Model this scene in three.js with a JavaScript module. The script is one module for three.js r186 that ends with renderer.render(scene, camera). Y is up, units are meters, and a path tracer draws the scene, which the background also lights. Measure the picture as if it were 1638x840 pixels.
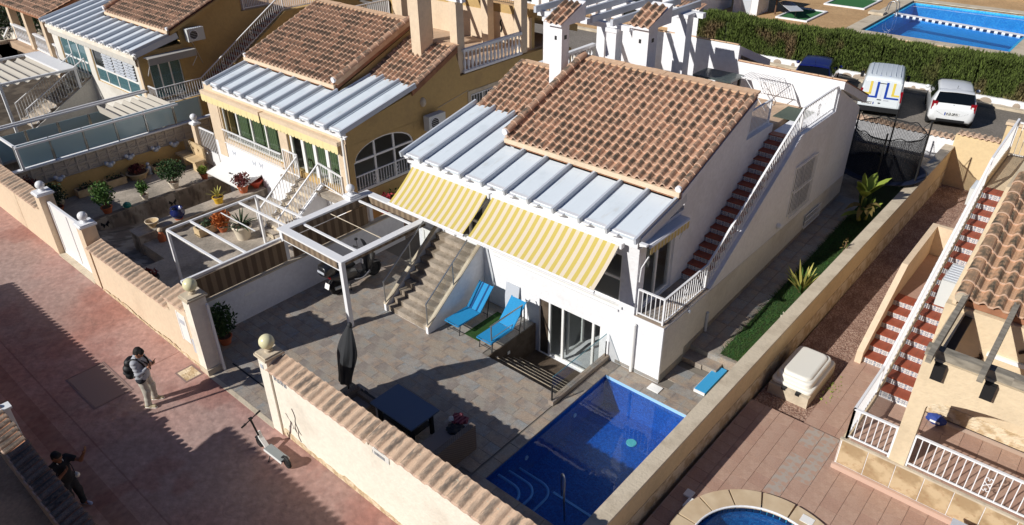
import * as THREE from 'three';
import { mergeGeometries } from 'three/addons/utils/BufferGeometryUtils.js';

// ---------------------------------------------------------------- camera, sky, sun, exposure
const scene = new THREE.Scene();
const camera = new THREE.PerspectiveCamera(39.17, 1024 / 525, 0.1, 2000);
camera.rotation.order = 'YXZ';
camera.position.set(0, 12.5, 0);
camera.rotation.set(-0.54384, 0.7228, -0.01351);
scene.add(camera);
const SKY_LEVEL = 0.26;
const SUN = new THREE.Vector3(-0.270, 0.537, 0.799).normalize();
// clear winter sky: deep blue overhead, paler toward the horizon and a little brighter round the sun
{
  const W = 256, H = 128, d = new Float32Array(W * H * 4);
  for (let j = 0; j < H; j++) for (let i = 0; i < W; i++) {
    const el = ((j + .5) / H - .5) * Math.PI, az = ((i + .5) / W - .5) * 2 * Math.PI, y = Math.sin(el), c = Math.cos(el), dir = [Math.cos(az) * c, y, Math.sin(az) * c];
    const t = Math.pow(1 - Math.max(y, 0), 3), cs = Math.max(0, dir[0] * SUN.x + dir[1] * SUN.y + dir[2] * SUN.z), g = 1 + .5 * Math.pow(cs, 6), k = (j * W + i) * 4, s = SKY_LEVEL;
    d[k] = (.12 + .3 * t) * g * s; d[k + 1] = (.24 + .3 * t) * g * s; d[k + 2] = (.6 + .2 * t) * g * s; d[k + 3] = 1;
    if (y < 0) { d[k] = .16 * s; d[k + 1] = .14 * s; d[k + 2] = .12 * s; }
  }
  const t = new THREE.DataTexture(d, W, H, THREE.RGBAFormat, THREE.FloatType); t.mapping = THREE.EquirectangularReflectionMapping; t.magFilter = THREE.LinearFilter; t.needsUpdate = true;
  scene.background = t; scene.environment = t;
}
const sun = new THREE.DirectionalLight(new THREE.Color(1.0, 0.972, 0.925), 5.0);
sun.position.copy(SUN).multiplyScalar(60).add(new THREE.Vector3(-15, 0, -20));
sun.target.position.set(-15, 0, -20);
sun.castShadow = true;
sun.shadow.mapSize.set(4096, 4096);
Object.assign(sun.shadow.camera, { left: -45, right: 45, top: 45, bottom: -45, near: 1, far: 160 });
scene.add(sun, sun.target);
const renderer = new THREE.WebGLRenderer({ antialias: true });
renderer.toneMapping = THREE.LinearToneMapping;
renderer.toneMappingExposure = 0.95;
renderer.shadowMap.enabled = true;

// ---------------------------------------------------------------- helpers
const V = (x, y, z) => new THREE.Vector3(x, y, z);
function rng(seed) { let s = seed >>> 0; return () => { s = (s + 0x6D2B79F5) | 0; let t = Math.imul(s ^ (s >>> 15), 1 | s); t = (t + Math.imul(t ^ (t >>> 7), 61 | t)) ^ t; return ((t ^ (t >>> 14)) >>> 0) / 4294967296; }; }
const R0 = rng(7);
const rr = (a, b, r = R0) => a + (b - a) * r();
const used = {};
function numbered(n) { if (!(n in used)) { used[n] = 0; return n; } used[n]++; return n + '_' + String(used[n]).padStart(3, '0'); }
const org = new WeakMap();
const O = o => org.get(o) || V(0, 0, 0);
function thing(name, label, category, pos = [0, 0, 0], group) {
  const g = new THREE.Group(); g.name = numbered(name); g.position.set(...pos); org.set(g, V(...pos));
  g.userData.label = label; g.userData.category = category; if (group) g.userData.group = group;
  scene.add(g); return g;
}
// planar uv in metres along the dominant axis of every face
function fin(g, keepN = false) {
  if (g.index) g = g.toNonIndexed();
  for (const k of Object.keys(g.attributes)) if (!['position', 'normal', 'uv'].includes(k)) g.deleteAttribute(k);
  if (!keepN || !g.attributes.normal) g.computeVertexNormals();
  const p = g.attributes.position, uv = new Float32Array(p.count * 2), a = V(0, 0, 0), b = V(0, 0, 0), c = V(0, 0, 0);
  for (let i = 0; i < p.count; i += 3) {
    a.fromBufferAttribute(p, i); b.fromBufferAttribute(p, i + 1).sub(a); c.fromBufferAttribute(p, i + 2).sub(a); b.cross(c);
    const x = Math.abs(b.x), y = Math.abs(b.y), z = Math.abs(b.z);
    for (let k = 0; k < 3; k++) {
      const X = p.getX(i + k), Y = p.getY(i + k), Z = p.getZ(i + k);
      let u, v; if (y >= x && y >= z) { u = X; v = -Z; } else if (x >= z) { u = Z; v = Y; } else { u = X; v = Y; }
      uv[(i + k) * 2] = u; uv[(i + k) * 2 + 1] = v;
    }
  }
  g.setAttribute('uv', new THREE.BufferAttribute(uv, 2));
  return g;
}
const merge = l => { l = (Array.isArray(l) ? l.flat(9) : [l]).filter(Boolean); return l.length === 1 ? l[0] : mergeGeometries(l, false); };
function part(parent, name, geos, mat, label) {
  const g = merge(geos).clone(); const o = O(parent);
  if (o.lengthSq()) g.translate(-o.x, -o.y, -o.z);
  const m = new THREE.Mesh(g, mat); m.name = name; m.castShadow = m.receiveShadow = true; org.set(m, o);
  if (label) m.userData.label = label;
  parent.add(m); return m;
}
// a piece that shares its geometry: placed at a world position
function piece(parent, name, geo, mat, pos, quat, scale) {
  const m = new THREE.Mesh(geo, mat), o = O(parent); m.name = name;
  m.position.set(pos.x - o.x, pos.y - o.y, pos.z - o.z); if (quat) m.quaternion.copy(quat); if (scale) m.scale.copy(scale);
  m.castShadow = m.receiveShadow = true; parent.add(m); return m;
}
function struct(name, geos, mat) { const m = part(scene, numbered(name), geos, mat); m.userData.kind = 'structure'; return m; }
function box(x0, x1, y0, y1, z0, z1) {
  if (x1 < x0) [x0, x1] = [x1, x0]; if (y1 < y0) [y0, y1] = [y1, y0]; if (z1 < z0) [z0, z1] = [z1, z0];
  const g = new THREE.BoxGeometry(x1 - x0, y1 - y0, z1 - z0); g.translate((x0 + x1) / 2, (y0 + y1) / 2, (z0 + z1) / 2); return fin(g);
}
// oriented box between two points: w across, h along 'up'
function beam(a, b, w, h, up = V(0, 1, 0)) {
  a = a.isVector3 ? a : V(...a); b = b.isVector3 ? b : V(...b);
  const d = b.clone().sub(a), L = d.length(); d.normalize();
  if (Math.abs(d.dot(up)) > 0.99) up = V(1, 0, 0);
  const s = V(0, 0, 0).crossVectors(up, d).normalize(), u = V(0, 0, 0).crossVectors(d, s).normalize();
  const g = new THREE.BoxGeometry(w, h, L); g.applyMatrix4(new THREE.Matrix4().makeBasis(s, u, d)); const c = a.clone().add(b).multiplyScalar(0.5); g.translate(c.x, c.y, c.z); return fin(g);
}
function tube(a, b, r, n = 8, r2 = r) {
  a = a.isVector3 ? a : V(...a); b = b.isVector3 ? b : V(...b);
  const d = b.clone().sub(a), L = d.length(); const g = new THREE.CylinderGeometry(r2, r, L, n, 1);
  g.applyQuaternion(new THREE.Quaternion().setFromUnitVectors(V(0, 1, 0), d.normalize())); const c = a.clone().add(b).multiplyScalar(0.5); g.translate(c.x, c.y, c.z); return fin(g, true);
}
function pipe(pts, r, n = 8, seg = 24, closed = false) { return fin(new THREE.TubeGeometry(new THREE.CatmullRomCurve3(pts.map(p => p.isVector3 ? p : V(...p)), closed, 'centripetal'), seg, r, n, closed), true); }
function ball(x, y, z, r, n = 16, sy = 1) { const g = new THREE.SphereGeometry(r, n, Math.ceil(n * 0.7)); g.scale(1, sy, 1); g.translate(x, y, z); return fin(g, true); }
function lathe(prof, x, y, z, n = 20) { const g = new THREE.LatheGeometry(prof.map(p => new THREE.Vector2(p[0], p[1])), n); g.translate(x, y, z); return fin(g, true); }
function shape(pts, holes = []) { const s = new THREE.Shape(pts.map(p => new THREE.Vector2(p[0], p[1]))); for (const h of holes) s.holes.push(new THREE.Path(h.map(p => new THREE.Vector2(p[0], p[1])))); return s; }
// prisms: outline in (x,y) along z; outline in (z,y) along x; outline in (x,z) along y
function prismZ(pts, z0, z1, holes) { const g = new THREE.ExtrudeGeometry(shape(pts, holes), { depth: z1 - z0, bevelEnabled: false }); g.translate(0, 0, z0); return fin(g); }
function prismX(pts, x0, x1, holes) { const f = p => p.map(q => [-q[0], q[1]]); const g = new THREE.ExtrudeGeometry(shape(f(pts), holes && holes.map(f)), { depth: x1 - x0, bevelEnabled: false }); g.rotateY(Math.PI / 2); g.translate(x0, 0, 0); return fin(g); }
function prismY(pts, y0, y1, holes) { const f = p => p.map(q => [q[0], -q[1]]); const g = new THREE.ExtrudeGeometry(shape(f(pts), holes && holes.map(f)), { depth: y1 - y0, bevelEnabled: false }); g.rotateX(-Math.PI / 2); g.translate(0, y0, 0); return fin(g); }
// rectangles left of a rectangle when holes are cut out: [[u0,u1,v0,v1]...]
function cells(u0, u1, v0, v1, holes) {
  const us = [u0, u1], vs = [v0, v1]; for (const h of holes) { us.push(h[0], h[1]); vs.push(h[2], h[3]); }
  const cl = (a, lo, hi) => [...new Set(a.filter(t => t >= lo - 1e-6 && t <= hi + 1e-6).map(t => +t.toFixed(4)))].sort((p, q) => p - q);
  const U = cl(us, u0, u1), W = cl(vs, v0, v1), out = [];
  for (let i = 0; i < U.length - 1; i++) {
    let run = null;
    for (let j = 0; j < W.length - 1; j++) {
      const cu = (U[i] + U[i + 1]) / 2, cv = (W[j] + W[j + 1]) / 2, inH = holes.some(h => cu > h[0] && cu < h[1] && cv > h[2] && cv < h[3]);
      if (inH) { if (run) out.push(run); run = null; } else if (run) run[3] = W[j + 1]; else run = [U[i], U[i + 1], W[j], W[j + 1]];
    }
    if (run) out.push(run);
  }
  return out;
}
const wallX = (z0, z1, x0, x1, y0, y1, holes = []) => cells(x0, x1, y0, y1, holes).map(c => box(c[0], c[1], c[2], c[3], z0, z1));   // holes [x0,x1,y0,y1]
const wallZ = (x0, x1, z0, z1, y0, y1, holes = []) => cells(z0, z1, y0, y1, holes).map(c => box(x0, x1, c[2], c[3], c[0], c[1]));   // holes [z0,z1,y0,y1]
const slab = (x0, x1, z0, z1, y0, y1, holes = []) => cells(x0, x1, z0, z1, holes).map(c => box(c[0], c[1], y0, y1, c[2], c[3]));   // holes [x0,x1,z0,z1]
function tri(...v) { const g = new THREE.BufferGeometry(); g.setAttribute('position', new THREE.Float32BufferAttribute(v.flatMap(p => [p.x, p.y, p.z]), 3)); return fin(g); }
function quad(a, b, c, d) { return tri(a, b, c, a, c, d); }

// ---------------------------------------------------------------- procedural textures and materials
function hash2(x, y, s) { let h = Math.imul(x | 0, 374761393) ^ Math.imul(y | 0, 668265263) ^ Math.imul(s | 0, 1274126177); h = Math.imul(h ^ (h >>> 13), 1274126177); return ((h ^ (h >>> 16)) >>> 0) / 4294967296; }
function vnoise(x, y, per, s) {
  const xi = Math.floor(x), yi = Math.floor(y), fx = x - xi, fy = y - yi, m = t => ((t % per) + per) % per, u = fx * fx * (3 - 2 * fx), v = fy * fy * (3 - 2 * fy);
  const a = hash2(m(xi), m(yi), s), b = hash2(m(xi + 1), m(yi), s), c = hash2(m(xi), m(yi + 1), s), d = hash2(m(xi + 1), m(yi + 1), s);
  return a + (b - a) * u + (c - a) * v + (a - b - c + d) * u * v;
}
function fbm(u, v, f, oct, s) { let t = 0, a = 0.5, n = 0; for (let i = 0; i < oct; i++) { t += a * vnoise(u * f, v * f, f, s + i); n += a; a *= 0.5; f *= 2; } return t / n; }
const clamp = (t, a = 0, b = 1) => Math.min(b, Math.max(a, t)), sm = (a, b, t) => { t = clamp((t - a) / (b - a)); return t * t * (3 - 2 * t); }, mix = (a, b, t) => a + (b - a) * t;
const hex = h => { const n = parseInt(h.slice(1), 16); return [n >> 16 & 255, n >> 8 & 255, n & 255]; };
const lerpC = (a, b, t) => [mix(a[0], b[0], t), mix(a[1], b[1], t), mix(a[2], b[2], t)];
function tex(n, size, fn, srgb = true, h = n) {   // fn(u,v) -> [r,g,b] 0..255 ; size metres per repeat
  const d = new Uint8Array(n * h * 4);
  for (let j = 0; j < h; j++) for (let i = 0; i < n; i++) { const c = fn(i / n, j / h, i, j), k = (j * n + i) * 4; d[k] = clamp(c[0], 0, 255); d[k + 1] = clamp(c[1], 0, 255); d[k + 2] = clamp(c[2], 0, 255); d[k + 3] = 255; }
  const t = new THREE.DataTexture(d, n, h); t.wrapS = t.wrapT = THREE.RepeatWrapping; t.magFilter = THREE.LinearFilter; t.minFilter = THREE.LinearMipmapLinearFilter; t.generateMipmaps = true;
  if (srgb) t.colorSpace = THREE.SRGBColorSpace; t.repeat.set(1 / size, 1 / size); t.needsUpdate = true; return t;
}
const grey = v => [v, v, v];
const stuccoBump = tex(256, 0.9, (u, v) => grey(255 * fbm(u, v, 24, 4, 11)), false);
const M = {};
function std(name, o) { const m = new THREE.MeshStandardMaterial({ roughness: 0.85, ...o }); m.name = name; M[name] = m; return m; }
function stucco(name, c, dirt = 0.10, size = 4.5, seed = 3) {
  const a = hex(c), d = lerpC(a, [120, 104, 84], 0.5);
  return std(name, { map: tex(256, size, (u, v) => { const n = fbm(u, v, 5, 5, seed), f = fbm(u, v, 60, 2, seed + 9); return lerpC(lerpC(a, d, dirt * sm(0.45, 0.8, n) * 2), [0, 0, 0], (f - 0.5) * 0.06 + 0.0); }), roughness: 0.92, bumpMap: stuccoBump, bumpScale: 0.006 });
}
stucco('white_wall', '#e8e8ea', 0.07, 5, 3);
stucco('grey_white_wall', '#dcd7cd', 0.15, 4, 13);
stucco('ochre_wall', '#bfa06a', 0.16, 5, 23);
stucco('peach_wall', '#dcc6aa', 0.10, 4.5, 33);
stucco('cream_wall', '#ebe2d2', 0.12, 4.5, 43);
stucco('sand_wall', '#ddc59a', 0.12, 4.5, 53);
stucco('tan_wall', '#dac6a6', 0.12, 4.5, 73);
stucco('coping_stone', '#cdbfa8', 0.30, 2.5, 63);
std('white_paint', { color: '#e9e9ea', roughness: 0.45 });
std('ac_plastic', { color: '#cfd1cf', roughness: 0.5 });
std('white_plastic', { color: '#efeeea', roughness: 0.4 });
std('metal_panel', { map: tex(256, 2.2, (u, v) => { const n = fbm(u, v, 6, 5, 71), s = fbm(u, v * 0.25, 24, 3, 77); return lerpC(lerpC(hex('#d6dee4'), hex('#c2cbd1'), sm(0.5, 0.8, n) * 0.5), hex('#b9b4aa'), sm(0.68, 0.9, s) * 0.2); }), roughness: 0.5, metalness: 0.0 });
std('rafter_grey', { color: '#c3c8d0', roughness: 0.45, metalness: 0.1 });
std('steel', { color: '#a8abad', roughness: 0.3, metalness: 0.85 });
std('dark_metal', { color: '#2b2c2e', roughness: 0.5, metalness: 0.4 });
std('black', { color: '#141416', roughness: 0.6 });
std('black_rubber', { color: '#19191a', roughness: 0.85 });
std('interior', { color: '#b9b2a6', roughness: 0.9 });
std('interior_floor', { color: '#cfc9bf', roughness: 0.6 });
const glass = new THREE.MeshPhysicalMaterial({ color: '#f2f4f4', transmission: 1, thickness: 0, roughness: 0.03, ior: 1.18 }); M.glass = glass;
M.tint_glass = new THREE.MeshPhysicalMaterial({ color: '#8fc0c8', transmission: 0.75, thickness: 0, roughness: 0.05, ior: 1.45 });
std('dark_glass', { color: '#1c2326', roughness: 0.06, metalness: 0.0 });

// concrete, ground
std('street_red', { map: tex(1024, 13, (u, v) => {
  const n = fbm(u, v, 6, 6, 101), p = fbm(u, v, 3, 4, 111), f = fbm(u, v, 120, 3, 121), st = fbm(u, v, 14, 4, 131);
  let c = lerpC(hex('#a37569'), hex('#b08a80'), sm(0.35, 0.65, n)); c = lerpC(c, hex('#a08c84'), sm(0.45, 0.7, p) * 0.7); c = lerpC(c, hex('#94665c'), sm(0.6, 0.75, st) * 0.4);
  const cr = Math.abs(fbm(u, v, 9, 3, 141) - 0.5); c = lerpC(c, hex('#7c6258'), (1 - sm(0.0, 0.008, cr)) * 0.25); return lerpC(c, [30, 20, 18], (f - 0.5) * 0.3); }), roughness: 0.9, bumpMap: tex(512, 3, (u, v) => grey(255 * fbm(u, v, 30, 4, 151)), false), bumpScale: 0.012 });
std('concrete', { map: tex(512, 4, (u, v) => { const n = fbm(u, v, 5, 6, 201), f = fbm(u, v, 90, 2, 211); return lerpC(lerpC(hex('#b3a798'), hex('#8d8478'), sm(0.4, 0.75, n)), [20, 20, 20], (f - 0.5) * 0.22); }), roughness: 0.92, bumpMap: stuccoBump, bumpScale: 0.008 });
std('stained_concrete', { map: tex(512, 2.6, (u, v) => { const n = fbm(u, v, 6, 6, 221), s = fbm(u, v * 0.4, 18, 4, 231); return lerpC(lerpC(hex('#b8ac9c'), hex('#8a7d70'), sm(0.35, 0.7, n)), hex('#5d554c'), sm(0.56, 0.8, s) * 0.6); }), roughness: 0.95, bumpMap: stuccoBump, bumpScale: 0.01 });
std('asphalt', { map: tex(512, 6, (u, v) => { const n = fbm(u, v, 5, 5, 241), f = fbm(u, v, 150, 2, 251); return lerpC(lerpC(hex('#857d75'), hex('#70695f'), n), [0, 0, 0], (f - 0.5) * 0.35); }), roughness: 0.95 });
std('gravel', { map: tex(512, 1.6, (u, v) => { const f = fbm(u, v, 60, 2, 261), n = fbm(u, v, 5, 4, 271); return lerpC(lerpC(hex('#8a6a5a'), hex('#b79a88'), sm(0.35, 0.7, f)), hex('#6d5044'), sm(0.5, 0.8, n) * 0.4); }), roughness: 1, bumpMap: tex(512, 1.6, (u, v) => grey(255 * fbm(u, v, 60, 2, 261)), false), bumpScale: 0.03 });
std('sand_paving', { map: tex(512, 8, (u, v) => { const n = fbm(u, v, 8, 5, 281), f = fbm(u, v, 100, 2, 291); return lerpC(lerpC(hex('#c9a578'), hex('#b08c62'), n), [0, 0, 0], (f - 0.5) * 0.2); }), roughness: 0.95 });
std('soil', { color: '#5a4436', roughness: 1 });
std('terrain', { color: '#9a8a74', roughness: 1 });
std('turf', { map: tex(256, 1.2, (u, v) => { const f = fbm(u, v, 64, 2, 301), n = fbm(u, v, 6, 3, 311); return lerpC(hex('#1c3c12'), hex('#34621f'), f * 0.7 + n * 0.3); }), roughness: 1, bumpMap: tex(256, 0.5, (u, v) => grey(255 * fbm(u, v, 64, 2, 301)), false), bumpScale: 0.02 });
std('green_court', { color: '#2f6a38', roughness: 0.95 });
// stone-look porcelain of the patio: several tiles of each tone
const stoneTex = [0, 1, 2, 3, 4].map(k => tex(256, 1, (u, v) => {
  const n = fbm(u, v, 4, 5, 400 + k * 17), w = fbm(u * 0.6 + n * 0.2, v, 5, 4, 420 + k), f = fbm(u, v, 50, 2, 440 + k);
  let c = lerpC(hex(['#9c9286', '#9e9489', '#989085', '#9f9384', '#99948d'][k]), hex('#8a8078'), sm(0.4, 0.75, n)); c = lerpC(c, hex('#a8917c'), sm(0.5, 0.75, w) * 0.6); c = lerpC(c, hex('#878d90'), sm(0.55, 0.78, 1 - w) * 0.6); return lerpC(c, [0, 0, 0], (f - 0.5) * 0.2); }));
const stoneMats = stoneTex.map((t, i) => std('stone_tile_' + i, { map: t, roughness: 0.6, bumpMap: stuccoBump, bumpScale: 0.003 }));
std('grout', { color: '#7d766c', roughness: 1 });
const deckMats = [0, 1, 2].map(k => std('deck_tile_' + k, { map: tex(128, 0.7, (u, v) => { const n = fbm(u, v, 6, 4, 500 + k * 7), f = fbm(u, v, 40, 2, 510 + k); return lerpC(lerpC(hex(['#b89a88', '#b29180', '#bea18e'][k]), hex('#a58371'), n * 0.8), [0, 0, 0], (f - 0.5) * 0.12); }), roughness: 0.75 }));
std('deck_grout', { color: '#c2ab9b', roughness: 1 });
std('red_tread', { map: tex(256, 0.66, (u, v) => { const n = fbm(u, v, 8, 4, 520), j = (u * 2) % 1; let c = lerpC(hex('#a4563c'), hex('#8c4530'), n); if (j < 0.03) c = hex('#7a4a38'); return c; }), roughness: 0.6 });
// printed riser tiles: small blue and ochre flowers on white
std('riser_print', { map: tex(256, 0.2, (u, v) => { const x = u - 0.5, y = v - 0.5, r = Math.hypot(x, y), a = Math.atan2(y, x); const pet = r < 0.30 + 0.1 * Math.cos(4 * a); const ring = Math.abs(r - 0.43) < 0.035; const cx = Math.min(u, 1 - u), cy = Math.min(v, 1 - v), cr = Math.hypot(cx, cy); let c = hex('#ded9d2'); if (pet) c = hex('#7d8698'); if (r < 0.17) c = hex('#dcd2c4'); if (r < 0.09) c = hex('#6b5a4c'); if (ring) c = hex('#9299a8'); if (cr < 0.2) c = hex('#868e9e'); if (cr < 0.09) c = hex('#d8d2c6'); if (cx < 0.012 || cy < 0.012) c = hex('#b5afa6'); return c; }), roughness: 0.35 });
// flamed roof tiles: u across, v up the slope of one tile
function flame(base, dark, k, amt) {
  return tex(64, 1, (u, v) => {
    const n = fbm(u, v, 6, 4, 600 + k * 13), f = fbm(u, v, 24, 2, 640 + k), cx = 0.36 + (hash2(k, 1, 5) - 0.5) * 0.3, cy = 0.45 + (hash2(k, 2, 5) - 0.5) * 0.45;
    const d = Math.hypot((u - cx) * 2.0, (v - cy) * 1.25) + (n - 0.5) * 1.4; let c = lerpC(base, lerpC(base, [213, 178, 150], 0.5), sm(0.3, 0.7, f));
    c = lerpC(c, dark, (1 - sm(-0.1, 1.0, d)) * amt); if (v < 0.06) c = lerpC(c, [228, 194, 168], 0.8); return lerpC(c, [0, 0, 0], (f - 0.5) * 0.15);
  }, true, 96);
}
function tileMats(pre, base, dark, amts) { return amts.map((a, k) => std(pre + '_tile_' + k, { map: flame(hex(base), hex(dark), k + pre.length * 3, a), roughness: 0.85 })); }
const roofMats = tileMats('roof', '#b98f74', '#524c42', [.9, .8, .95, .6, .75, .95, .85, .7, .9, .5]);
const oldMats = tileMats('aged', '#ab8464', '#4a4438', [0.8, 0.9, 0.5, 1.0]);
const capMats = tileMats('capping', '#d0b397', '#7c7064', [0.85, 1.0, 0.2, 0.9, .5]);
std('tile_plain', { map: tex(128, 0.8, (u, v) => { const n = fbm(u, v, 6, 4, 660); return lerpC(hex('#b58060'), hex('#8a5f46'), n); }), roughness: 0.9 });
std('ridge_plain', { map: tex(128, 0.9, (u, v) => { const n = fbm(u, v, 6, 4, 670); return lerpC(hex('#dfbf9f'), hex('#c39a78'), n); }), roughness: 0.9 });
// striped awning cloth: yellow and cream stripes across x
function stripes(name, cols, w, extra = {}, axis = 0) { const n = cols.length; return std(name, { map: tex(128, w * n, (u, v) => { const t = axis ? v : u; const c = hex(cols[Math.floor(t * n) % n]); return lerpC(c, [0, 0, 0], (fbm(u, v, 40, 2, 700) - 0.5) * 0.05); }), roughness: 0.9, ...extra }); }
// ---------------------------------------------------------------- builders shared by the houses
// one S-shaped roof tile: x across 0..cw, y up the slope 0..L, z off the roof
function tileGeo(cw, L, hgt = 0.088) {
  const prof = []; const n = 6, bw = cw * 0.66;
  for (let i = 0; i <= n; i++) { const t = i / n; prof.push([t * bw, Math.sin(Math.PI * t) * hgt + 0.012]); }
  prof.push([bw + (cw - bw) * 0.5, 0.004], [cw + 0.01, 0.012]);
  const pos = [], uv = [], lift = 0.034; const P = (q, y, l) => [q[0], y, q[1] + l];
  for (let i = 0; i < prof.length - 1; i++) {
    const a = prof[i], b = prof[i + 1], u0 = a[0] / cw, u1 = b[0] / cw;
    const A = P(a, 0, lift), B = P(b, 0, lift), C = P(b, L, 0), D = P(a, L, 0);
    pos.push(...A, ...B, ...C, ...A, ...C, ...D); uv.push(u0, 0, u1, 0, u1, 1, u0, 0, u1, 1, u0, 1);
    const E = [a[0], 0, a[1] + lift - 0.035], F = [b[0], 0, b[1] + lift - 0.035];
    pos.push(...E, ...F, ...B, ...E, ...B, ...A); uv.push(u0, 0, u1, 0, u1, .04, u0, 0, u1, .04, u0, .04);
  }
  const g = new THREE.BufferGeometry(); g.setAttribute('position', new THREE.Float32BufferAttribute(pos, 3)); g.setAttribute('uv', new THREE.Float32BufferAttribute(uv, 2)); g.computeVertexNormals(); return g;
}
// half-round tile lying along y
function barrelGeo(r, L, taper = 0.86, n = 8) {
  const pos = [], uv = []; const pt = (i, R, y, z) => { const a = Math.PI * i / n; return [-Math.cos(a) * R, y, Math.sin(a) * R + z]; };
  for (let i = 0; i < n; i++) {
    const A = pt(i, r, 0, .02), B = pt(i + 1, r, 0, .02), C = pt(i + 1, r * taper, L, 0), D = pt(i, r * taper, L, 0), u0 = i / n, u1 = (i + 1) / n;
    pos.push(...A, ...B, ...C, ...A, ...C, ...D); uv.push(u0, 0, u1, 0, u1, 1, u0, 0, u1, 1, u0, 1);
    const E = pt(i, r - .022, 0, .02), F = pt(i + 1, r - .022, 0, .02); pos.push(...E, ...F, ...B, ...E, ...B, ...A); uv.push(u0, 0, u1, 0, u1, .05, u0, 0, u1, .05, u0, .05);
  }
  const g = new THREE.BufferGeometry(); g.setAttribute('position', new THREE.Float32BufferAttribute(pos, 3)); g.setAttribute('uv', new THREE.Float32BufferAttribute(uv, 2)); g.computeVertexNormals(); return g;
}
const gcache = {};
const cached = (k, f) => gcache[k] || (gcache[k] = f());
const basisQ = (x, y) => { const z = V(0, 0, 0).crossVectors(x, y).normalize(); const yy = V(0, 0, 0).crossVectors(z, x); return new THREE.Quaternion().setFromRotationMatrix(new THREE.Matrix4().makeBasis(x, yy, z)); };
// tiles over the rectangle from corner p0 along ux (across) and us (up the slope)
function tileField(parent, p0, ux, us, W, L, cols, rows, mats, seed, skip) {
  const cw = W / cols, rl = L / rows, geo = cached('tile' + cw.toFixed(3) + rl.toFixed(3), () => tileGeo(cw, rl * 1.14)), r = rng(seed);
  const q0 = basisQ(ux, us); let last = 0;
  for (let j = 0; j < rows; j++) for (let i = 0; i < cols; i++) {
    const p = p0.clone().addScaledVector(ux, i * cw + (r() - .5) * 0.008).addScaledVector(us, j * rl + (r() - .5) * 0.012); let k = Math.floor(r() * mats.length); if (r() < .25) k = last; last = k;
    if (skip && skip(p)) continue;
    const q = q0.clone().multiply(new THREE.Quaternion().setFromAxisAngle(V(0, 0, 1), (r() - .5) * 0.02));
    piece(parent, 'roof_tile', geo, mats[k], p, q);
  }
}
// a row of half-round tiles from a to b (lower end first), with 'up' normal
function barrelRow(parent, name, a, b, r, n, mats, seed, up = V(0, 1, 0)) {
  const d = b.clone().sub(a), L = d.length() / n; d.normalize(); const x = V(0, 0, 0).crossVectors(d, up).normalize(); const geo = cached('bar' + r + L.toFixed(2), () => barrelGeo(r, L * 1.12)), g = rng(seed), q = basisQ(x, d);
  for (let i = 0; i < n; i++) piece(parent, name, geo, mats[Math.floor(g() * mats.length)], a.clone().addScaledVector(d, i * L), q);
}
// short pitch of barrel tiles along the top of a garden wall; low edge toward +z (or -z with flip)
function capTiles(parent, x0, x1, yLow, zLow, zHigh, yHigh, pitch, mats, seed) {
  const n = Math.round((x1 - x0) / pitch), p = (x1 - x0) / n, us = V(0, yHigh - yLow, zHigh - zLow), L = us.length(); us.normalize(); const ux = V(zHigh < zLow ? 1 : -1, 0, 0), r = rng(seed);
  const geo = cached('cap' + p.toFixed(3) + L.toFixed(2), () => tileGeo(p, L, .05)), q = basisQ(ux, us);
  for (let i = 0; i < n; i++) piece(parent, 'cap_tile', geo, mats[Math.floor(r() * mats.length)], V(ux.x > 0 ? x0 + i * p : x1 - i * p, yLow + (r() - .5) * .01, zLow + (r() - .5) * .02), q);
}
// railing along base points: top and bottom rail, posts, one mesh per baluster
function railing(parent, pts, h, o = {}) {
  const { sp = 0.115, r = 0.0085, rail = 0.045, mat = M.white_paint, gap = 0.07, post = 0.045, name = 'railing', posts = true, ornaments = [] } = o;
  pts = pts.map(p => p.isVector3 ? p : V(...p)); const geos = [], up = V(0, h, 0), spots = [];
  for (let i = 0; i < pts.length - 1; i++) {
    const a = pts[i], b = pts[i + 1], A = a.clone().add(up), B = b.clone().add(up), g = V(0, gap, 0);
    geos.push(beam(A, B, rail * 1.25, rail * 0.8), beam(a.clone().add(g), b.clone().add(g), rail * 0.8, rail * 0.6));
    const L = Math.hypot(b.x - a.x, b.z - a.z), n = Math.max(1, Math.round(L / sp));
    for (let k = 1; k < n; k++) spots.push(a.clone().lerp(b, k / n));
  }
  if (posts) for (const p of pts) geos.push(beam(p, p.clone().add(V(0, h + 0.02, 0)), post, post));
  for (const [i, t] of ornaments) { const c = pts[i].clone().lerp(pts[i + 1], t).add(V(0, h * .5, 0)), d = pts[i + 1].clone().sub(pts[i]).setY(0).normalize(); for (const [sx, sy] of [[1, 1], [1, -1], [-1, 1], [-1, -1]]) geos.push(pipe([c, c.clone().addScaledVector(d, sx * .05).add(V(0, sy * .05, 0)), c.clone().addScaledVector(d, sx * .07).add(V(0, sy * .13, 0)), c.clone().addScaledVector(d, sx * .02).add(V(0, sy * .17, 0)), c.clone().addScaledVector(d, sx * .01).add(V(0, sy * .1, 0))], .009, 5, 12)); }
  const m = part(parent, name, geos, mat), bh = h - gap, geo = cached('bal' + bh.toFixed(2) + r, () => { const q = new THREE.BoxGeometry(r * 2, bh, r * 2); return q; });
  for (const s of spots) piece(m, 'baluster', geo, mat, s.clone().add(V(0, gap + bh / 2, 0)));
  return m;
}
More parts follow.
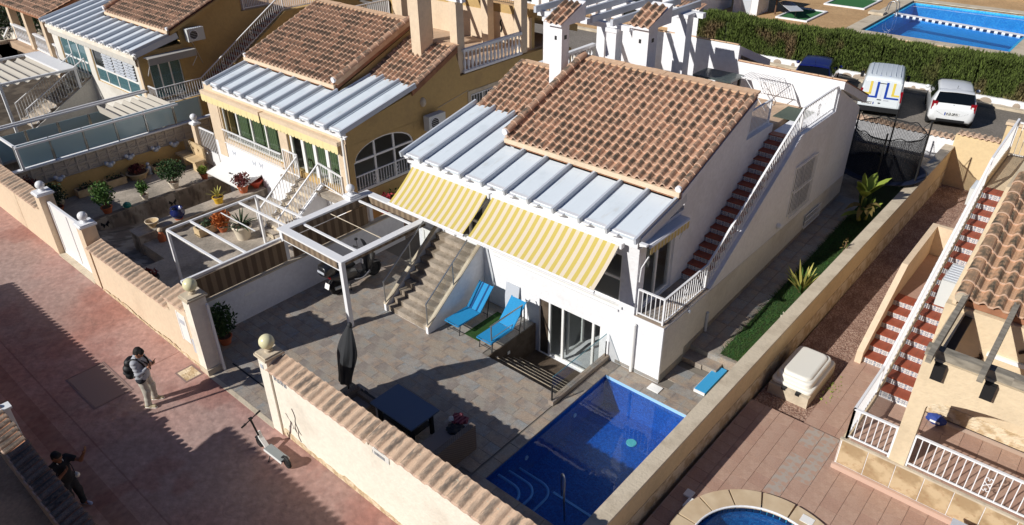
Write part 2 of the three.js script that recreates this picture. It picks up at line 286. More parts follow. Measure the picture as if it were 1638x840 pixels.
// turned-stone balustrade
function balustrade(parent, a, b, h, sp = 0.2, mat = M.white_paint) {
  a = V(...a); b = V(...b); const up = V(0, h - .05, 0), m = part(parent, 'balustrade', [beam(a.clone().add(up), b.clone().add(up), .16, .1), beam(a.clone().add(V(0, .04, 0)), b.clone().add(V(0, .04, 0)), .16, .08)], mat);
  const k = h - .18, geo = cached('turned' + h.toFixed(2), () => lathe([[.045, 0], [.045, .06 * k], [.03, .1 * k], [.055, .3 * k], [.06, .4 * k], [.03, .62 * k], [.026, .8 * k], [.045, .9 * k], [.045, k]], 0, 0, 0, 10));
  const n = Math.round(a.distanceTo(b) / sp); for (let i = 0; i < n; i++) piece(m, 'baluster', geo, mat, a.clone().lerp(b, (i + .5) / n).add(V(0, .08, 0)));
  return m;
}
// glazed frame in a wall; axis 'x' lies in a plane z = c, axis 'z' in a plane x = c ; us = mullion positions incl. ends, vs = transoms incl. ends
function glazing(parent, axis, c, us, vs, o = {}) {
  const { fw = 0.05, d = 0.07, mat = M.white_plastic, pane = M.dark_pane, name = 'window', paneName = 'pane', solid = [] } = o; const g = [];
  const bx = (u0, u1, v0, v1, dd) => axis === 'x' ? box(u0, u1, v0, v1, c - dd / 2, c + dd / 2) : box(c - dd / 2, c + dd / 2, v0, v1, u0, u1);
  const lo = us[0], hi = us[us.length - 1], y0 = vs[0], y1 = vs[vs.length - 1];
  for (const u of us) g.push(bx(u - fw / 2, u + fw / 2, y0 - fw / 2, y1 + fw / 2, d));
  for (const v of vs) for (let i = 0; i < us.length - 1; i++) g.push(bx(us[i] + fw / 2, us[i + 1] - fw / 2, v - fw / 2, v + fw / 2, d - .006));
  const m = part(parent, name, g, mat); let k = 0;
  for (let i = 0; i < us.length - 1; i++) for (let j = 0; j < vs.length - 1; j++, k++) part(m, solid.includes(k) ? 'panel' : paneName, bx(us[i] + fw / 2 - .004, us[i + 1] - fw / 2 + .004, vs[j] + fw / 2 - .004, vs[j + 1] - fw / 2 + .004, .012), solid.includes(k) ? mat : pane);
  return m;
}
std('dark_pane', { color: '#22282a', roughness: 0.05, metalness: 0.0 }); M.dark_pane.envMapIntensity = 1;
// window grille: bars over a rectangle in plane x = c
function grilleZ(parent, c, z0, z1, y0, y1, nz, mat = M.white_paint) {
  const g = [box(c - .012, c + .012, y1 - .03, y1, z0, z1), box(c - .012, c + .012, y0, y0 + .03, z0, z1), box(c - .012, c + .012, (y0 + y1) / 2 - .02, (y0 + y1) / 2 + .02, z0, z1)];
  const m = part(parent, 'grille', g, mat), geo = cached('gb' + (y1 - y0).toFixed(2), () => new THREE.BoxGeometry(.018, y1 - y0, .018));
  for (let i = 0; i <= nz; i++) piece(m, 'bar', geo, mat, V(c, (y0 + y1) / 2, z0 + (z1 - z0) * i / nz)); return m;
}
// wall-hung air-conditioning unit, front toward dir ('x' or 'z')
function acUnit(parent, x, y, z, turn = 0, s = 1, label) {
  const rot = g => { g.rotateY(turn); g.scale(s, s, s); g.translate(x, y, z); return fin(g, true); };
  const m = part(parent, 'air_conditioner', rot(new THREE.BoxGeometry(.8, .55, .28)), M.ac_plastic, label); part(m, 'top_rib', [-.3, -.2, -.1, 0, .1, .2, .3].map(t => { const b = new THREE.BoxGeometry(.05, .02, .24); b.translate(t, .28, 0); return rot(b); }), M.rafter_grey);
  const ring = new THREE.TorusGeometry(.2, .018, 6, 24); ring.translate(-.12, 0, .142); const hub = new THREE.CylinderGeometry(.19, .19, .012, 24); hub.rotateX(Math.PI / 2); hub.translate(-.12, 0, .14);
  part(m, 'fan_grille', [rot(ring), ...[-.14, -.07, 0, .07, .14].map(t => { const b = new THREE.BoxGeometry(2 * Math.sqrt(.19 * .19 - t * t), .008, .012); b.translate(-.12, t, .149); return rot(b); })], M.white_paint); part(m, 'fan', rot(hub), M.dark_metal);
  const br = [-.3, .3].map(t => { const b = new THREE.BoxGeometry(.03, .04, .36); b.translate(t, -.3, -.04); return rot(b); }); part(m, 'bracket', br, M.steel); return m;
}
// steps rising from (y0) along dir; each with its own tread and riser piece
function stairFlight(parent, name, x0, x1, z0, dz, n, y0, rise, massMat, treadMat, riserMat, o = {}) {
  const pts = [[z0, y0 - (o.base ?? 0.25)]]; for (let i = 0; i < n; i++) { pts.push([z0 + dz * i, y0 + rise * i], [z0 + dz * i, y0 + rise * (i + 1)]); } pts.push([z0 + dz * n, y0 + rise * n], [z0 + dz * n, y0 - (o.base ?? .25)]);
  const seen = pts.filter((p, i) => i === 0 || Math.hypot(p[0] - pts[i - 1][0], p[1] - pts[i - 1][1]) > 1e-4);
  const m = part(parent, name, prismX(seen, x0, x1), massMat);
  const s = Math.sign(dz), L = Math.abs(dz), t = cached('tread' + (x1 - x0).toFixed(2) + L.toFixed(2), () => fin(new THREE.BoxGeometry(x1 - x0 - .006, .028, L + .02))), k = cached('riser' + (x1 - x0).toFixed(2) + rise.toFixed(2), () => fin(new THREE.BoxGeometry(x1 - x0 - .006, rise - .034, .012)));
  for (let i = 0; i < n; i++) { const zc = z0 + dz * (i + .5), y = y0 + rise * (i + 1);
    piece(m, 'tread', t, Array.isArray(treadMat) ? treadMat[i % treadMat.length] : treadMat, V((x0 + x1) / 2, y + .014, zc - s * .012)); piece(m, 'riser', k, riserMat, V((x0 + x1) / 2, y - rise / 2 + .002, z0 + dz * i - s * .007)); }
  return m;
}
// ---------------------------------------------------------------- the row houses (template in the coordinates of the white house)
function rowHouse(o) {
  const X = o.mx, dz = o.dz || 0, wall = o.wall, h = thing('house', o.label, 'house', [X(-11.3), 0, -19 + dz], 'terraced holiday houses of the row');
  const flip = X(1) < X(0);
  const bx = (a, b, c, d, e, f) => box(X(a), X(b), c, d, e + dz, f + dz);
  const wx = (z0, z1, a, b, c, d, holes = []) => wallX(z0 + dz, z1 + dz, Math.min(X(a), X(b)), Math.max(X(a), X(b)), c, d, holes.map(q => [Math.min(X(q[0]), X(q[1])), Math.max(X(q[0]), X(q[1])), q[2], q[3]]));
  const wz = (a, b, z0, z1, c, d, holes = []) => wallZ(Math.min(X(a), X(b)), Math.max(X(a), X(b)), z0 + dz, z1 + dz, c, d, holes.map(q => [q[0] + dz, q[1] + dz, q[2], q[3]]));
  const px = (pts, a, b) => prismX(pts.map(p => [p[0] + dz, p[1]]), Math.min(X(a), X(b)), Math.max(X(a), X(b)));
  const L = o.left ?? -15.7, LR = o.leftRoof ?? -13.35, RE = -7.65, fl = 1.72, gy = o.ground ?? 0;
  h.userData.X = undefined; delete h.userData.X;
  // walls
  const W = [];
  W.push(...wx(-13.59, -13.39, L, -6.88, -1.04, fl, o.lowHoles || []));
  W.push(...wx(-13.59, -13.39, L, -7.75, fl, 3.92, o.upHoles || []));
  W.push(...wz(-7.95, -7.75, -15.4, -13.592, fl, 3.92, o.sideHoles ?? [[-15.12, -13.72, 1.76, 3.62]]));
  W.push(px([[-15.402, 0], [-15.402, 4.5], [-18.62, 5.86], [-18.62, 4.78], [-20.35, 4.78], [-20.35, 4.3], [-25.2, 4.3], [-25.2, 0]], -7.95, -7.75));
  W.push(px([[-13.592, gy], [-13.592, fl - .003], [-15.75, fl - .003], [-20.42, 4.6], [-23.0, 4.6], [-23.0, 5.3], [-25.4, 4.1], [-25.4, gy]], -7.08, -6.88));
  W.push(...(o.leftHoles ? [...wz(L, L + .2, -25.198, -13.592, -.9, 3.92, o.leftHoles), px([[-13.592, 3.92], [-16.3, 4.42], [-18.5, 5.42], [-18.72, 4.7], [-18.72, 4.46], [-25.198, 4.46], [-25.198, 3.92]], L, L + .2)] : [px([[-13.592, -.9], [-13.592, 3.92], [-16.3, 4.42], [-18.5, 5.42], [-18.72, 4.7], [-18.72, 4.46], [-25.198, 4.46], [-25.198, -.9]], L, L + .2)]));
  W.push(...wx(-25.4, -25.202, L, -7.082, -.9, 4.1), px([[-15.1, 3.92], [-15.1, 4.4], [-18.6, 5.8], [-18.6, 4.4]], LR, LR + .16));
  W.push(bx(LR + .162, -7.952, 4.5, 5.82, -18.8, -18.62), bx(L + .202, LR - .002, 4.5, 5.38, -18.72, -18.55));
  W.push(bx(L + .202, -7.952, -1.055, o.lowFloor ?? -.83, -25.198, -13.6), bx(-7.748, -7.082, 4.3, 4.498, -25.198, -20.4));
  const wallM = part(h, 'wall', W, wall);
  part(h, 'floor_slab', [bx(L + .202, -7.952, fl - .2, fl, -25.198, -13.6), bx(-7.748, -7.082, fl - .2, fl - .03, -15.75, -13.6)], M.interior_floor);
  part(h, 'roof_terrace_floor', [bx(L + .202, -7.952, 4.3, 4.5, -25.198, -18.81)], o.terraceMat || M.terrace_tile);
  // tiled main roof and lower second roof
  const ze = -15.0 + dz, zr = -18.6 + dz, ye = 4.6, yr = 6.03, us = V(0, yr - ye, zr - ze), SL = us.length(); us.normalize();
  const rw = Math.abs(X(RE) - X(LR)), x0 = Math.min(X(RE), X(LR)), ux = V(1, 0, 0), rmats = o.roofMats || roofMats;
  const roof = part(h, 'roof', [px([[-14.93, 4.58], [-18.66, 6.02], [-18.66, 5.86], [-14.93, 4.4]], LR, RE)], M.tile_plain);
  tileField(roof, V(x0 + .02, ye + .0, ze + .1), ux, us, rw - .1, SL + .02, o.cols ?? 23, o.rows ?? 13, rmats, o.seed);
  const rg = cached('ridge', () => fin(new THREE.BoxGeometry(.47, .05, .34))); const nr = Math.round(rw / .48);
  for (let i = 0; i < nr; i++) piece(roof, 'ridge_tile', rg, M.ridge_plain, V(x0 + (i + .5) * rw / nr, yr + .075 + (i % 3) * .006, zr - .05), new THREE.Quaternion().setFromEuler(new THREE.Euler(.12, 0, ((i * 7) % 5 - 2) * .01)));
  const vn = V(0, 1, .4).normalize(), sgn = flip ? -1 : 1;
  barrelRow(roof, 'verge_tile', V(X(LR) + sgn * .02, ye + .15, ze + .05), V(X(LR) + sgn * .02, yr + .15, zr), .13, 11, rmats, o.seed + 1, vn);
  barrelRow(roof, 'verge_tile', V(X(RE) - sgn * .06, ye + .035, ze + .05), V(X(RE) - sgn * .06, yr + .035, zr), .1, 13, rmats, o.seed + 2, vn);
  part(roof, 'mortar_plug', [tube([X(RE) - sgn * .06, ye + .08, ze + .05], [X(RE) - sgn * .06, ye + .07, ze + .12], .085, 12), tube([X(LR) + sgn * .02, ye + .19, ze + .04], [X(LR) + sgn * .02, ye + .18, ze + .14], .1, 12)], M.white_wall);
  part(roof, 'verge_bed', beam([X(LR) + sgn * .02, ye + .08, ze + .04], [X(LR) + sgn * .02, yr + .08, zr], .2, .18), M.ridge_plain);
  part(h, 'verge_board', px([[-14.98, 4.56], [-18.64, 5.99], [-18.64, 5.83], [-14.98, 4.4]], RE, RE + .03), wall);
  part(h, 'eave_strip', bx(LR, RE, 4.47, 4.6, -14.94, -14.86), M.peach_wall);
  const z2 = -16.4 + dz, y2 = 4.55, z2r = -18.5 + dz, y2r = 5.52, u2 = V(0, y2r - y2, z2r - z2), S2 = u2.length(); u2.normalize();
  const low = part(h, 'lower_roof', px([[-16.33, 4.53], [-18.6, 5.54], [-18.6, 5.36], [-16.33, 4.35]], L - .05, LR), M.tile_plain), lx0 = Math.min(X(L - .05), X(LR)), lw = Math.abs(X(L - .05) - X(LR));
  tileField(low, V(lx0, y2, z2 + .08), ux, u2, lw, S2, Math.round(lw / .243), 8, rmats, o.seed + 3);
  for (let i = 0, n = Math.round(lw / .48); i < n; i++) piece(low, 'ridge_tile', rg, M.ridge_plain, V(lx0 + (i + .5) * lw / n, y2r + .06, z2r - .05));
  barrelRow(low, 'verge_tile', V(X(L - .02), y2 + .05, z2 + .06), V(X(L - .02), y2r + .05, z2r), .11, 8, rmats, o.seed + 4, vn);
  // metal lean-to roof over the sun room
  if (o.metal !== false) {
    const nr2 = o.rafters ?? 11, ra = L - .18, rb = -7.72, mr = part(h, 'lean_to_roof', [bx(L - .1, -7.76, 3.9, 4.0, -13.36, -13.24), bx(L - .12, -7.75, 3.7, 3.9, -13.34, -13.28)], M.white_paint);
    const yAt = z => 3.97 + (-13.2 - z) * .225;
    for (let i = 0; i < nr2; i++) {
      const x = ra + (rb - ra) * i / (nr2 - 1), back = x < LR - .1 ? -16.38 : -14.95;
      part(mr, 'rafter', beam([X(x), yAt(-13.08) + .05, -13.08 + dz], [X(x), yAt(back) + .05, back + dz], .065, .17), M.rafter_grey);
      part(mr, 'bracket', [tube([X(x) + .08, 3.86, -13.2 + dz], [X(x) + .3, 3.96, -13.12 + dz], .02, 6), bx(x + .1, x + .3, 3.93, 3.98, -13.22, -13.12)], M.white_paint);
      if (i < nr2 - 1) { const x2 = ra + (rb - ra) * (i + 1) / (nr2 - 1), bk = x2 < LR - .05 ? -16.38 : -14.93, m = (X(x) + X(x2)) / 2, wd = Math.abs(X(x2) - X(x)) - .07, lift = .0;
        part(mr, 'metal_sheet', [beam([m, yAt(-13.2) - .02 + lift, -13.2 + dz], [m, yAt(bk) - .02, bk + dz], wd, .03), beam([m + sgn * (wd / 2 - .045), yAt(-13.2) + .01, -13.22 + dz], [m + sgn * (wd / 2 - .045), yAt(bk) + .01, bk + dz], .03, .05)], M.metal_panel); }
    }
    if (o.open !== false) part(mr, 'end_board', beam([X(rb) + sgn * .05, yAt(-13.3) - .1, -13.3 + dz], [X(rb) + sgn * .05, yAt(-15.3) - .1, -15.3 + dz], .03, .26), M.rafter_grey);
  }
  // parapet with a tiled slope to the back
  if (o.parapet !== false) {
    const py = 5.3, PS = o.parStep ?? -10.3;
    part(h, 'parapet', [bx(PS, -7.082, 4.502, py, -23.2, -23.0), bx(L + .21, PS - .002, 4.502, 5.78, -23.2, -23.0), px([[-23.0, py + .005], [-23.0, py + .25], [-25.72, 4.42], [-25.72, 4.17]], PS + .002, -6.8), px([[-23.0, 5.785], [-23.0, 6.05], [-25.72, 5.0], [-25.72, 4.72]], L - .05, PS)], wall);
    const cp = part(h, 'parapet_coping', [px([[-22.98, py + .255], [-22.98, py + .28], [-25.75, 4.45], [-25.75, 4.425]], PS + .004, -6.78)], M.tile_plain), g = cached('pc', () => fin(new THREE.BoxGeometry(.42, .03, .16)));
    for (let i = 0; i < 8; i++) piece(cp, 'coping_tile', g, M.ridge_plain, V(X(PS + .25 + i * .44), py + .28, -23.04 + dz), new THREE.Quaternion().setFromEuler(new THREE.Euler(-.2, 0, (i % 3 - 1) * .02)));
    for (let i = 0; i < 11; i++) { const xx = PS - .25 - i * .44; if (xx > L + .1) piece(cp, 'coping_tile', g, M.ridge_plain, V(X(xx), 6.075, -23.04 + dz), new THREE.Quaternion().setFromEuler(new THREE.Euler(-.2, 0, (i % 3 - 1) * .02))); }
  }
  // stair to the roof terrace, railings
  if (o.stair !== false) {
    const st = stairFlight(h, 'roof_stair', Math.min(X(-7.748), X(-7.082)), Math.max(X(-7.748), X(-7.082)), -15.72 + dz, -.2765, 17, fl, .1635, M.white_wall, M.red_tread, M.riser_print, { base: .2 });
    const rx = X(-6.98);
    railing(h, [[X(-7.72), fl, -13.48 + dz], [rx, fl, -13.48 + dz], [rx, fl + .0, -15.6 + dz], [rx, 4.62, -20.42 + dz], [rx, 4.62, -22.95 + dz]], .76, { ornaments: [[1, .5], [2, .25], [2, .6], [3, .5]] });
    railing(h, [[X(-7.85), 4.8, -18.85 + dz], [X(-7.85), 4.8, -20.2 + dz]], .72, { sp: .09 });
  }
  return { h, bx, wx, wz, px, X, dz, sgn, wallM, fl };
}
std('terrace_tile', { map: tex(256, 1.2, (u, v) => { const a = (u * 3) % 1, b = (v * 3) % 1, n = fbm(u, v, 6, 4, 801); let c = lerpC(hex('#c9ae92'), hex('#b2967c'), n); if (a < .02 || b < .02) c = hex('#9c8770'); return c; }), roughness: .8 });
// ---------------------------------------------------------------- the ground, lot by lot
struct('terrain', box(-700, 700, -3.2, -2.9, -700, 500), M.terrain);
struct('street', box(-70, 14, -2.9, 0, -6.1, -1.45), M.street_red);
struct('street_seam', [box(-40, 12, 0, .003, -2.62, -2.2), box(-40, 12, 0, .004, -3.02, -2.99), box(-17.6, -17.57, 0, .004, -6.05, -4.5)], std('street_seam', { map: M.street_red.map, color: '#e6dfdd', roughness: .95 }));
struct('yard_paving', box(-70, 14, -2.9, -.01, -1.45, 30), M.concrete);
// lot of the white house: excavations for pool, sunken entrance and house
struct('courtyard', slab(-17.6, -4.9, -25.4, -6.1, -2.9, -.022, [[-8.16, -5.1, -12.88, -8.1], [-10.95, -8.55, -13.39, -11.4], [-15.7, -6.88, -25.4, -13.39]]), M.grout);
struct('courtyard_footing', [box(-15.7, -6.88, -2.9, -1.06, -25.4, -13.39), box(-10.95, -8.55, -2.9, -1.21, -13.39, -11.4), box(-8.16, -5.1, -2.9, -1.75, -12.88, -8.1)], M.concrete);
const backYard = struct('back_yard', [box(-17.6, -4.9, -2.9, .85, -31, -25.402)], M.concrete);
// stone tiles of the courtyard, piece by piece where they can be told apart
{
  const holes = [[-8.42, -4.9, -13.0, -7.85], [-10.97, -8.4, -13.39, -11.38], [-15.7, -6.88, -26, -13.39]];
  const cy = part(scene, 'courtyard_paving', box(-17.58, -12.6, -.3, -.024, -6.09, -6.0), M.grout); cy.name = 'courtyard_paving'; cy.userData.kind = 'structure';
  const tw = .66, td = .33, r = rng(51), near = [], far = [];
  for (let j = 0; ; j++) { const z1 = -6.11 - j * td; if (z1 - td < -15.4) break;
    for (let i = 0; ; i++) { const x0 = -17.55 + i * tw - (j % 3) * .22; if (x0 > -5) break; let a = Math.max(x0, -17.56), b = Math.min(x0 + tw, -4.96), c = z1 - td, d = z1; if (b - a < .05) continue;
      if (c < -13.39 && b < -6.88) continue; if (c < -14.55) continue;
      if (holes.some(h => a > h[0] - .01 && b < h[1] + .01 && c > h[2] - .01 && d < h[3] + .01)) continue;
      for (const h of holes) if (b > h[0] && a < h[1] && d > h[2] && c < h[3]) { // trim against the hole
        const ox = Math.min(b - h[0], h[1] - a), oz = Math.min(d - h[2], h[3] - c); if (ox < oz) { if (b - h[0] < h[1] - a) b = h[0]; else a = h[1]; } else { if (d - h[2] < h[3] - c) d = h[2]; else c = h[3]; } }
      if (b - a < .04 || d - c < .03) continue; const cx = (a + b) / 2, cz = (c + d) / 2; const seen = cx > -16.9 && cz > -13.4 && !(cx < -14 && cz < -11.2) && cz < -6.6 || cx > -6.9;
      (seen ? near : far).push([a, b, c, d]); } }
  const gap = .006; const mk = q => [q[0] + gap / 2, q[1] - gap / 2, q[2] + gap / 2, q[3] - gap / 2];
  near.sort((p, q) => Math.hypot(p[0], p[2]) - Math.hypot(q[0], q[2])); far.push(...near.splice(300));
  const unit = fin(new THREE.BoxGeometry(tw - gap, .022, td - gap));
  for (const q0 of near) { const q = mk(q0), k = Math.floor(r() * 5), full = q[1] - q[0] > tw - .02 && q[3] - q[2] > td - .02; const h = -.011 + (r() - .5) * .004;
    if (full) { const m = piece(cy, 'stone_tile', unit, stoneMats[k], V((q[0] + q[1]) / 2, h, (q[2] + q[3]) / 2)); if (r() < .5) m.rotation.y = Math.PI; } else part(cy, 'stone_tile', box(q[0], q[1], h - .011, h + .011, q[2], q[3]), stoneMats[k]); }
  const st = part(cy, 'stone_tiles', far.map(q0 => { const q = mk(q0); return box(q[0], q[1], -.022, 0, q[2], q[3]); }), stoneMats[1]); st.userData.kind = 'stuff';
}
struct('drain_channel', box(-16.0, -13.0, -.02, .004, -6.75, -6.71), M.dark_metal);
// raised side path, its steps and the strip of artificial turf
const sidePath = struct('side_path', [prismX([[-14.98, -.5], [-14.98, .3], [-25.4, .85], [-25.4, -.5]], -6.88, -6.06), prismX([[-14.98, -.5], [-14.98, .3], [-25.4, .85], [-25.4, -.5]], -5.0, -4.9)], stoneMats[4]);
for (let i = 0; i < 15; i++) for (let k = 0; k < 2; k++) { const z = -15.0 - i * .66, y = .3 + (i * .66 + .33) * .0528; piece(sidePath, 'stone_tile', cached('pt', () => fin(new THREE.BoxGeometry(.4, .02, .65))), stoneMats[(i * 3 + k * 2) % 5], V(-6.68 + k * .41, y + .012, z - .33), new THREE.Quaternion().setFromAxisAngle(V(1, 0, 0), .0528)); }
struct('garden_steps', [box(-6.88, -6.3, 0, .15, -14.98, -14.58), box(-6.3, -5.9, 0, .15, -14.98, -14.62)], stoneMats[0]);
struct('turf_kerb', box(-6.06, -4.9, -.02, .34, -15.1, -14.98), stoneMats[2]);
const turf = struct('turf_strip', prismX([[-15.1, -.4], [-15.1, .31], [-25.4, .86], [-29, .9], [-29, -.4]], -6.06, -5.0), M.turf);
// blades on the turf
function grass(parent, name, n, seed, fn, h, mats) { const g = tri(V(-.008, 0, 0), V(.008, 0, 0), V(0, 1, .15)); const im = new THREE.InstancedMesh(g, mats, n), r = rng(seed), m = new THREE.Matrix4(), q = new THREE.Quaternion(), c = new THREE.Color(); for (let i = 0; i < n; i++) { const p = fn(r); q.setFromEuler(new THREE.Euler((r() - .5) * .8, r() * 6.28, (r() - .5) * .8)); m.compose(p, q, V(1.2, h * (.6 + r() * .7), 1.2)); im.setMatrixAt(i, m); im.setColorAt(i, c.setRGB(.02 + r() * .03, .055 + r() * .06, .01 + r() * .012)); } im.name = name; im.userData.kind = 'stuff'; parent.add(im); return im; }
const bladeMat = new THREE.MeshStandardMaterial({ color: '#ffffff', roughness: .9, side: THREE.DoubleSide });
grass(turf, 'grass_blades', 26000, 91, r => { const z = -15.1 - r() * 9; return V(-6.05 + r() * 1.04, .31 + (-15.1 - z) * .0534, z); }, .045, bladeMat);
// lot of the yellow house
struct('neighbour_yard', slab(-30.3, -17.6, -31, -6.1, -2.9, 0, [[-27.28, -24.92, -13.3, -8.25], [-27.28, -22.75, -8.25, -6.6], [-27.7, -18.7, -25.4, -13.2]]), M.concrete);
struct('garage_ramp', [prismX([[-6.6, -2.9], [-6.6, -.004], [-8.25, -.45], [-10.9, -.95], [-13.3, -1.2], [-13.3, -2.9]], -27.27, -24.93), prismX([[-6.6, -2.9], [-6.6, -.004], [-8.24, -.45], [-8.24, -2.9]], -24.93, -22.76), box(-27.7, -18.7, -2.9, -1.06, -25.4, -13.3)], M.stained_concrete);
// lot of the house with the glass balustrades, ground beyond
struct('far_yard', slab(-70, -30.3, -31, -6.1, -2.9, -.02, [[-42, -32, -25.4, -13.3]]), std('dark_concrete', { map: M.stained_concrete.map, color: '#8a857e', roughness: .95 }));
struct('far_yard_footing', box(-42, -32, -2.9, -1.06, -25.4, -13.3), M.concrete);
// lot of the sand-coloured house: deck, gravel
const circ = (cx, cz, r, n = 48, a0 = 0, a1 = Math.PI * 2) => Array.from({ length: n }, (_, i) => { const a = a0 + (a1 - a0) * i / (Math.abs(a1 - a0) > 6.2 ? n : n - 1); return [cx + Math.cos(a) * r, cz + Math.sin(a) * r]; });
const PC = [-2.55, -9.95];
const wornMat = std('worn_tile', { map: tex(128, 0.8, (u, v) => lerpC(hex('#b0917f'), hex('#aa9f94'), sm(.35, .6, fbm(u, v, 8, 4, 530)))), roughness: .9 });
const deck = struct('pool_deck', [prismY([[-4.75, -14.28], [14, -14.28], [14, -1.45], [-4.75, -1.45]], -1.9, .075, [circ(PC[0], PC[1], 1.5)]), box(-4.75, 14, -2.9, -1.901, -14.28, -1.45)], M.deck_grout);
struct('gravel_bed', box(-4.75, -3.45, -2.9, -.06, -31, -14.28), M.gravel);
struct('side_terrace', [box(-3.45, 14, -2.9, .02, -31, -14.28)], M.deck_tile_0);
{
  const r = rng(61), t = .36, geo = fin(new THREE.BoxGeometry(t - .008, .022, t - .008)), list = [];
  for (let i = 0; i < 30; i++) for (let j = 0; j < 26; j++) { const x = -4.72 + (i + .5) * t, z = -14.28 + .005 + (j + .5) * t; if (Math.hypot(x - PC[0], z - PC[1]) < 1.62) continue; if (x > -2.25 && z < -13.4) continue; if (x > 1.5 || z > -8) continue; list.push([x, z]); }
  list.sort((a, b) => Math.hypot(a[0] + 3, a[1] + 12) - Math.hypot(b[0] + 3, b[1] + 12));
  list.forEach(([x, z], i) => { if (i < 290) piece(deck, 'deck_tile', geo, Math.abs(x + 2.95 + .12 * Math.sin(z * 2)) < .26 && z < -11.7 ? wornMat : deckMats[Math.floor(r() * 3)], V(x, .086 + (r() - .5) * .003, z)); });
  for (let j = 0; j < 12; j++) for (let i = 0; i < 3; i++) piece(deck, 'deck_tile', geo, deckMats[Math.floor(r() * 3)], V(-3.25 + i * .36, .03, -14.5 - j * .36));
}
// back street, communal pool terrace
const road = struct('back_street', box(-90, 40, -2.9, .5, -40.3, -31), M.asphalt);
struct('pool_terrace', slab(-90, 40, -100, -40.3, -2.9, .5, [[-14.85, -6.45, -62.0, -50.9]]), M.sand_paving);
struct('kerb', box(-90, 40, .5, .62, -40.3, -40.0), M.coping_stone);
// ---------------------------------------------------------------- white house
const A = rowHouse({ mx: x => x, wall: M.white_wall, lowFloor: -.95, label: 'white house with yellow striped awnings beside the rectangular blue pool', seed: 100, terraceMat: M.terrace_tile,
  lowHoles: [[-10.8, -8.7, -.95, .92]], upHoles: [[-12.5, -8.2, 1.84, 3.3], [-14.1, -12.9, 1.72, 3.6]] });
const whiteHouse = A.h;
// ---------------------------------------------------------------- yellow neighbour (mirrored)
const B = rowHouse({ mx: x => -34.5 - x, dz: .1, wall: M.ochre_wall, label: 'ochre house with scalloped cream awning and arched side window, left of the white house', seed: 200, parStep: -6.9,
  lowHoles: [[-10.0, -7.6, -.83, .72]], upHoles: [[-11.75, -7.8, 1.72, 3.2], [-15.2, -12.3, 1.5, 3.2]], leftHoles: [[-16.3, -13.6, 1.6, 3.4], [-20.65, -19.2, 2.55, 3.65]], sideHoles: [[-15.1, -13.8, 1.76, 3.6]], rafters: 11 });
// ---------------------------------------------------------------- house with glass balustrades
const C = rowHouse({ mx: x => x - 25.5, wall: M.ochre_wall, label: 'ochre house with louvred shutters behind glass balustrades at upper left', seed: 300, left: -17.4, leftRoof: -13.9,
  upHoles: [[-12.9, -8.4, 1.75, 3.3], [-16.6, -13.6, 1.72, 3.5]], sideHoles: [[-15.2, -13.75, 1.76, 3.5]], rafters: 13, seed2: 1 });
std('stair_stone', { map: tex(256, 1.1, (u, v) => { const n = fbm(u, v, 6, 5, 470), f = fbm(u, v, 50, 2, 471); return lerpC(lerpC(hex('#a79b8c'), hex('#857868'), sm(.35, .75, n)), [0, 0, 0], (f - .5) * .15); }), roughness: .7 });
